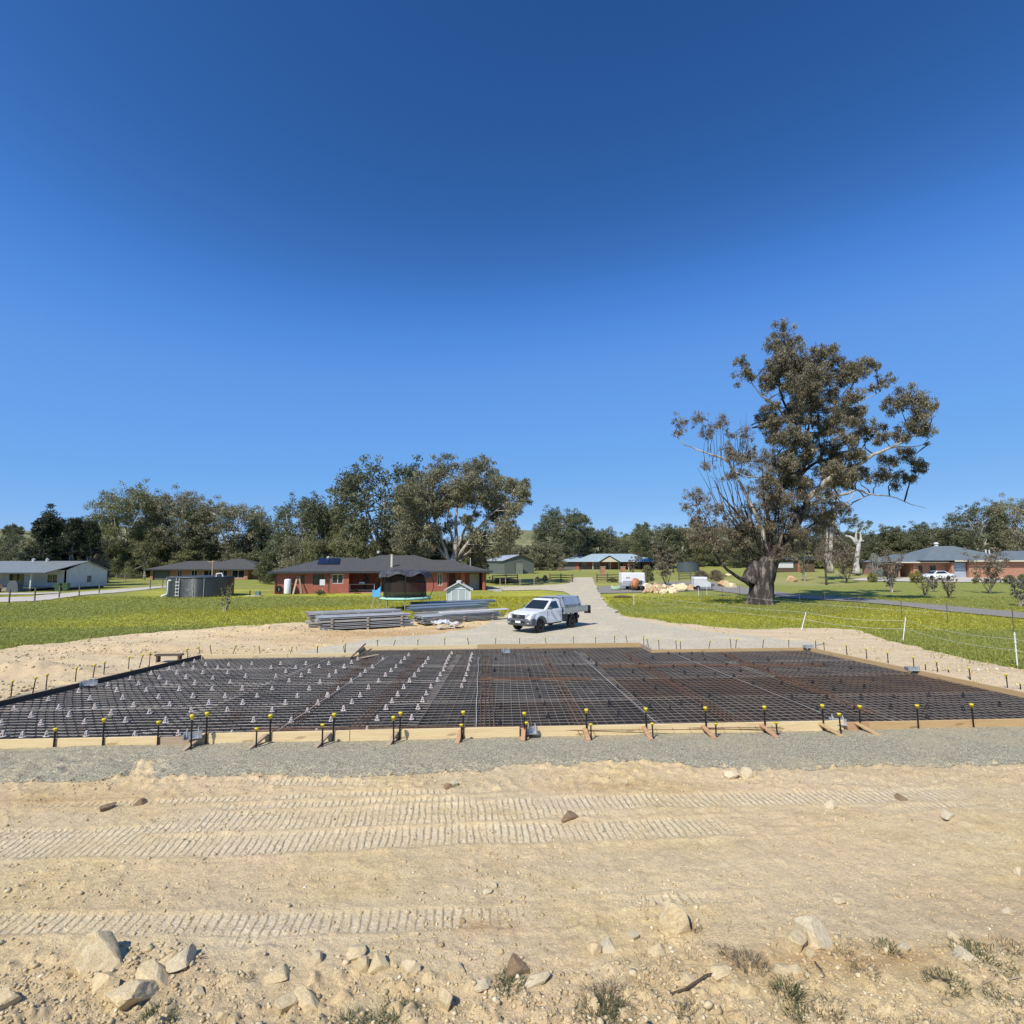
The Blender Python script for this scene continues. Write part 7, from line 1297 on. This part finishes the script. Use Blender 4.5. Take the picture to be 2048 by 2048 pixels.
R_ = [(203,1918,40,(1.1,1.0,.72),M_rock,'largest boulder at bottom left, leaning with a deep shadow on its right',1,(.5,.35)),(206,1972,30,(1.2,.7,.6),M_rock,'flat rounded rock directly below the leaning boulder',2,(0,0)),(261,1998,40,(1.1,.9,.6),M_rock,'broad flat topped rock at the bottom left, lowest of the cluster',3,(.1,.1)),(308,1962,27,(.8,1.1,.8),M_rock,'upright rock at the right of the bottom left cluster',4,(.2,.3)),
 (335,1928,18,(1,1,.7),M_rock,'small rock above the bottom left cluster',5,(0,0)),(364,1932,20,(1.3,.8,.7),M_rockpale,'pale broken rock right above the bottom left cluster',6,(0,0)),(4,2012,26,(1.1,.9,.6),M_rock,'rock cut by the left edge at the bottom',7,(0,0)),(569,2010,21,(1.1,.9,.7),M_rock,'rock at the bottom, left of the pale slab stone',1,(0,0)),(616,2006,20,(.7,1.3,.8),M_rock,'tall tan stone at the bottom with a dark shadow',4,(.3,.2)),
 (630,1919,13,(1,1,.9),M_rockpale,'single round white stone left of centre',0,(0,0)),(395,1984,13,(1,1,.7),M_rock,'grey stone right of the bottom left cluster',3,(0,0)),(558,1950,18,(1,1,.5),M_rock,'half buried stone above the rocks at bottom left of centre',6,(0,0)),(442,2034,12,(1,1,.8),M_rock,'stone at the very bottom left of the middle',2,(0,0)),(279,1606,10,(1,1,.8),M_rockbrown,'small brown clod on the tracks at left',5,(0,0)),(214,1618,11,(1.5,.7,.6),M_rockbrown,'flat brown clod left on the tread marks',1,(0,0)),
 (711,1905,17,(1.2,.9,.7),M_rock,'angular rock at the left of the centre row near the bottom',4,(0,0)),(720,1938,16,(1,1,.9),M_rock,'round rock under the angular rock, left of centre',0,(0,0)),(758,1936,18,(1,1,1),M_rock,'rounder rock with a shadow to its right, left of centre',3,(0,0)),(819,1938,16,(1.4,.8,.7),M_rockpale,'flat pale rock just left of the centre bottom',2,(0,0)),(915,1943,15,(1,1,.8),M_rock,'tan tilted rock near the centre bottom',6,(.2,0)),(890,2010,16,(.8,1.1,1.3),M_rock,'upright tan rock at the centre bottom',1,(.1,0)),
 (964,1978,15,(1,1,.5),M_rockpale,'flat white rock at the centre bottom',5,(0,0)),(1073,1963,17,(.7,1.3,.9),M_rockpale,'white upright rock right of the weedy clod',4,(0,0)),(1034,1944,20,(1,1,.8),M_rockbrown,'dark brown clod with weeds growing against it',3,(0,0)),(1339,1856,33,(1,.95,1.0),M_rock,'big crumbly tan boulder right of the centre',0,(.1,0)),(1187,1902,14,(1,1,.8),M_rock,'round stone left of the crumbly tan boulder',2,(0,0)),(1217,1891,15,(1.3,.8,.6),M_rockpale,'flat pale stone left of the crumbly tan boulder',6,(0,0)),(1314,1903,16,(1,1,.7),M_rock,'tan stone touching below the crumbly boulder',5,(0,0)),(1263,1873,11,(1,1,.7),M_rockpale,'small pale stone left above the crumbly boulder',1,(0,0)),
 (985,1772,9,(1,1,.8),M_rockpale,'small white stone in the middle of the dirt, upper one of a group',0,(0,0)),(974,1782,8,(1,1,.8),M_rockpale,'small white stone in the middle of the dirt, lower one of a group',4,(0,0)),(1140,1637,13,(1.5,.8,.6),M_rockbrown,'lone brown stone on the tread marks right of the middle',3,(0,0)),(995,1580,9,(1,1,.8),M_rock,'small stone on the upper dirt edge near the middle',6,(0,0)),(894,1577,8,(1.2,1,.8),M_rockbrown,'small brown stone beside a white one on the upper dirt edge',2,(0,0)),(906,1572,8,(1,1,1),M_rockpale,'small white stone on the upper dirt edge left of the middle',1,(0,0)),
 (1459,1555,13,(1.1,.9,.8),M_rockpale,'left one of the two white stones near the gravel edge',4,(0,0)),(1489,1555,14,(1,.9,.9),M_rockpale,'right one of the two white stones near the gravel edge',0,(0,0)),(1661,1612,11,(1,1,.8),M_rockpale,'single white stone alone in the upper right dirt',5,(0,0)),(1896,1637,14,(1.4,.8,.6),M_rockpale,'flat pale stone with a dark underside in the upper right dirt',3,(0,0)),(1802,1596,9,(1.5,.8,.6),M_rockbrown,'small purple brown stone high in the right dirt',6,(0,0)),(1627,1872,32,(1.0,1.15,.75),M_rockpale,'big white slab rock leaning on another at lower right',2,(.35,-.3)),(1587,1889,24,(1.1,.8,.7),M_rock,'tan rock supporting the white slab rock at lower right',1,(0,0)),
 (1437,1948,17,(1,1,.8),M_rock,'round tan stone below right of the crumbly boulder',4,(0,0)),(1560,1944,18,(1.1,.9,.5),M_rock,'wide flat stone below the white slab rock',0,(0,0)),(1590,1936,14,(1,1,.5),M_rock,'second flat stone just below the white slab rock',5,(0,0)),(1932,1915,16,(1.2,1,.6),M_rockpale,'pale stone among the weeds at lower right',6,(0,0)),(1910,1876,13,(1,1,.6),M_rock,'tan stone above the weeds at lower right',3,(0,0)),(2035,1749,11,(.8,1.2,.9),M_rockpale,'small white stone at the right edge',2,(0,0)),(1805,1897,11,(1,1,.8),M_rockpale,'white stone beside a small weed at lower right',1,(0,0)),(1675,1800,10,(1.2,1,.6),M_rock,'small stone above the white slab rock',4,(0,0)),(1617,1915,10,(1,1,.8),M_rock,'small round stone at the foot of the white slab rock',0,(0,0)),(2015,1822,9,(1.2,.8,.7),M_rockpale,'small white stone on the orange soil at right',5,(0,0)),(1379,1962,13,(1.1,1,.7),M_rock,'tan stone at the bottom right of the centre',3,(0,0))]
for u, v, rp, sh, mt, lab, sd_, tl in R_:
    P = G(u, v); P = Vector((P.x, P.y, gz(P.x, P.y))); s = rp/FPX*(P.y*cos(PITCH)+.1)*.98*1.05; rock(P, (s*sh[0], s*sh[1], s*sh[2]), mt, 'boulder' if rp >= 28 else 'rock', lab, None, seed=sd_+10, sub=4 if rp >= 28 else 3, tilt=tl, rz=(sd_*1.3) if not tl[0] else 0.3*sd_, sink=.32)
for P_ in ROCKC.values():
    pass
def blades(n, rad, h, w, seed, lean=.6):
    r = np.random.default_rng(seed); a = r.uniform(0, 6.28, n); q = rad*r.random(n)**.7; bx, by = np.cos(a)*q, np.sin(a)*q; hh = h*r.uniform(.45, 1.1, n); la = a + r.normal(0, .8, n); ln = hh*lean*r.uniform(.3, 1.2, n); w_ = w*r.uniform(.6, 1.3, n); pa = r.uniform(0, 6.28, n); ox, oy = np.cos(pa)*w_/2, np.sin(pa)*w_/2
    z0 = np.full(n, -.01); mx, my, mz = bx+np.cos(la)*ln*.35, by+np.sin(la)*ln*.35, hh*.6; tx, ty, tz = bx+np.cos(la)*ln, by+np.sin(la)*ln, hh*(1-.15*lean)
    V = np.stack([np.stack([bx-ox, by-oy, z0], 1), np.stack([bx+ox, by+oy, z0], 1), np.stack([mx+ox*.8, my+oy*.8, mz], 1), np.stack([mx-ox*.8, my-oy*.8, mz], 1), np.stack([tx+ox*.1, ty+oy*.1, tz], 1), np.stack([tx-ox*.1, ty-oy*.1, tz], 1)], 1).reshape(-1, 3)
    i = np.arange(n)[:, None]*6; F = np.vstack([i+[0, 1, 2, 3], i+[3, 2, 4, 5]]); return V, F, np.repeat(r.random(n), 6)
M_weed = mat_leaf('weed_leaves', (.045, .06, .02), (.15, .17, .07)); M_dryweed = mat_leaf('dry_weed', (.10, .075, .045), (.34, .28, .17))
for i, (u, v, rp, h, n, mt, lab) in enumerate(((312,2040,26,.13,170,M_weed,'dark green grass clump at the bottom left under the rocks'),(1018,1972,24,.12,200,M_weed,'olive weed clump growing on the brown clod near the centre'),(789,2044,44,.11,300,M_weed,'wide grass clump cut by the bottom edge left of the centre'),(700,2046,22,.09,110,M_weed,'smaller grass clump cut by the bottom edge further left'),(1216,2012,38,.16,260,M_dryweed,'big dry twiggy weed at the bottom right of the centre'),(1205,2040,44,.10,260,M_weed,'green growth under the dry twiggy weed at the bottom'),(1776,1896,20,.09,120,M_weed,'small dark weed beside the white stone at lower right'),(1577,1990,20,.14,130,M_weed,'upright green weed below the flat stones at lower right'),(1606,2030,24,.12,160,M_weed,'green weed at the bottom right, below the upright one'),
   (1892,1968,30,.09,190,M_weed,'low dark weed in the orange patch at lower right'),(1964,1918,38,.11,280,M_weed,'widest green weed patch at the right among the pale stones'),(2011,2002,28,.08,150,M_weed,'low weed near the bottom right corner'),(1502,1928,26,.10,150,M_dryweed,'straggly dry weed left of the flat stones'),(1729,1941,20,.08,110,M_dryweed,'small dry weed on the orange soil at lower right'),(1657,2024,22,.08,110,M_dryweed,'dry weed at the bottom right of the green pair'),(1383,2040,30,.08,150,M_dryweed,'dry weed at the bottom edge right of the centre'),(1450,1905,14,.08,70,M_dryweed,'thin dry weed left of the tan supporting rock'),(1390,1858,10,.07,50,M_dryweed,'tiny dry weed right of the crumbly tan boulder'),(1690,1898,14,.06,60,M_weed,'tiny weed just right of the white slab rock'),(2030,1900,24,.1,120,M_dryweed,'dry straggly weed at the right edge'),(500,1955,12,.06,50,M_dryweed,'small grey weed left of the half buried stone'))):
    P = G(u, v); V, F, T2 = blades(int(n*1.6), rp/FPX*P.y*1.25, h*.48, .005, 200+i, 1.9); o = mesh_np('weed_clump', V, F, mt, None, {'tint': T2}); o.location = (P.x, P.y, gz(P.x, P.y)); tag(o, lab, 'weed')
# sticks and thin dry litter, bottom right
Vs, Fs, Ts, c = [], [], [], 0
for i in range(950):
    y = 3.9*(5.6/3.9)**(r.random()**1.6); t_ = r.beta(2.2, 1.3); x = (-.15 + 1.25*t_)*y
    if r.random() > .2 + .8*(fbm(np.array([x*1.6]), np.array([y*2]), 3, 71)[0] > .5): continue
    V, F, T2 = blades(int(r.integers(4, 11)), .05, .045, .0035, 900+i, 1.6); V = V + [x, y, gz(x, y)]; Vs.append(V); Fs.append(F+c); c += len(V); Ts.append(T2*.9)
tag(mesh_np('dry_litter', np.vstack(Vs), np.vstack(Fs), M_dryweed, None, {'tint': np.concatenate(Ts)}), kind='stuff', label='thin dry straw and seedlings scattered over the lower right dirt', cat='ground litter')
for i, (u0, v0, u1, v1, lab) in enumerate(((1630,1925,1650,1962,'dark stick poking from the soil below the white slab rock'),(1860,1955,1910,1972,'dark fallen stick in the weeds at lower right'),(1965,1970,2045,1962,'long pale stick near the right edge'),(340,1934,412,1919,'thin twig lying right of the pale broken rock'),(1340,1990,1470,1938,'long grey twig at the bottom right of the centre'))):
    a = G(u0, v0); b_ = G(u1, v1); a.z = gz(a.x, a.y)+.01; b_.z = gz(b_.x, b_.y)+.03; tag(MB().tube(wig(a, b_, 4, .06, random.Random(i)), [.008, .009, .008, .006, .003], 5).build('stick', M_darkwood if i != 2 else M_pineold), lab, 'stick')
# grass blades and capeweed flowers on the paddock nearest the slab
def scatter(n, ylo, yhi, seed, keep=None):
    r = np.random.default_rng(seed); y = ylo*(yhi/ylo)**r.random(n); x = r.uniform(-1.15, 1.15, n)*y; dd = sdf(x, y, DIRT); k = ((dd > .05) | ((dd > -1.1) & (r.random(n) < .10*np.exp(dd*1.6)) & (fbm(x*.8, y*.8, 3, 18) > .48))) & (sdf(x, y, ROADR) > .3) & (sdf(x, y, DRIVE) > .3) & (sdf(x, y, ROADL) > .3) & (x*.0+y > 17)
    rd = np.hypot(x+.0, y) ; return x[k], y[k], dd[k]
x, y, dd = scatter(150000, 16.5, 56, 5); r5 = np.random.default_rng(6); n = len(x)
def tuft(x, y, nb, h, w, seed):
    r = np.random.default_rng(seed); n = len(x); X = np.repeat(x, nb) + r.normal(0, .05, n*nb); Y = np.repeat(y, nb) + r.normal(0, .05, n*nb); Z = zfun(X, Y) - .01; hh = np.repeat(h, nb)*r.uniform(.5, 1.2, n*nb); a = r.uniform(0, 6.28, n*nb); w_ = w*np.repeat(np.maximum(1, y/26), nb); ln = hh*r.uniform(.1, .8, n*nb); la = r.uniform(0, 6.28, n*nb)
    V = np.stack([np.stack([X-np.cos(a)*w_, Y-np.sin(a)*w_, Z], 1), np.stack([X+np.cos(a)*w_, Y+np.sin(a)*w_, Z], 1), np.stack([X+np.cos(la)*ln, Y+np.sin(la)*ln, Z+hh], 1)], 1).reshape(-1, 3); return V, np.arange(3*n*nb).reshape(-1, 3), np.repeat(r.random(n*nb), 3)
M_blade = mat_leaf('grass_blades', (.16, .19, .035), (.5, .51, .13), .35)
V, F, T2 = tuft(x, y, 3, .07 + .07*np.exp(-dd/1.2), .014, 8); tag(mesh_np('grass', V, F, M_blade, None, {'tint': T2}), kind='stuff', label='short green pasture grass around the dirt pad', cat='grass')
yv = fbm(x*0.09, y*0.16, 4, seed=5); yv = np.clip((yv-.38)*2.6, 0, 1)*.75
for u, v, rx, ry, a in ((450,1225,9,5,.6),(700,1225,8,5,.7),(950,1215,8,10,.8),(100,1255,7,1.6,.6),(1700,1240,9,2.6,.9),(1800,1240,8,2.5,.9),(1950,1245,7,2.6,.75),(1500,1240,8,2.5,.6),(30,1265,10,3,-.7),(150,1222,14,5,-.55),(1420,1222,6,1.6,-.8),(1850,1180,20,14,-.9)): yv = yv + a*blob(x, y, u, v, rx, ry)
k = r5.random(n) < np.clip(yv*1.0 + .04, 0, .85); fx, fy = x[k], y[k]; m = len(fx); s = .02*np.maximum(1, fy/24)*r5.uniform(.7, 1.4, m); fz = zfun(fx, fy) + r5.uniform(.05, .13, m); tl = r5.normal(0, .35, (m, 2))
q = np.array([[-1, 0], [0, -1], [1, 0], [0, 1]]); V = np.stack([np.stack([fx+q[i, 0]*s, fy+q[i, 1]*s, fz + s*(q[i, 0]*tl[:, 0]+q[i, 1]*(tl[:, 1]-.5))], 1) for i in range(4)], 1).reshape(-1, 3)
tag(mesh_np('capeweed_flowers', V, np.arange(4*m).reshape(-1, 4), simple('petal_yellow', (.72, .6, .04), .6), None), kind='stuff', label='yellow capeweed flowers scattered through the pasture', cat='flowers')
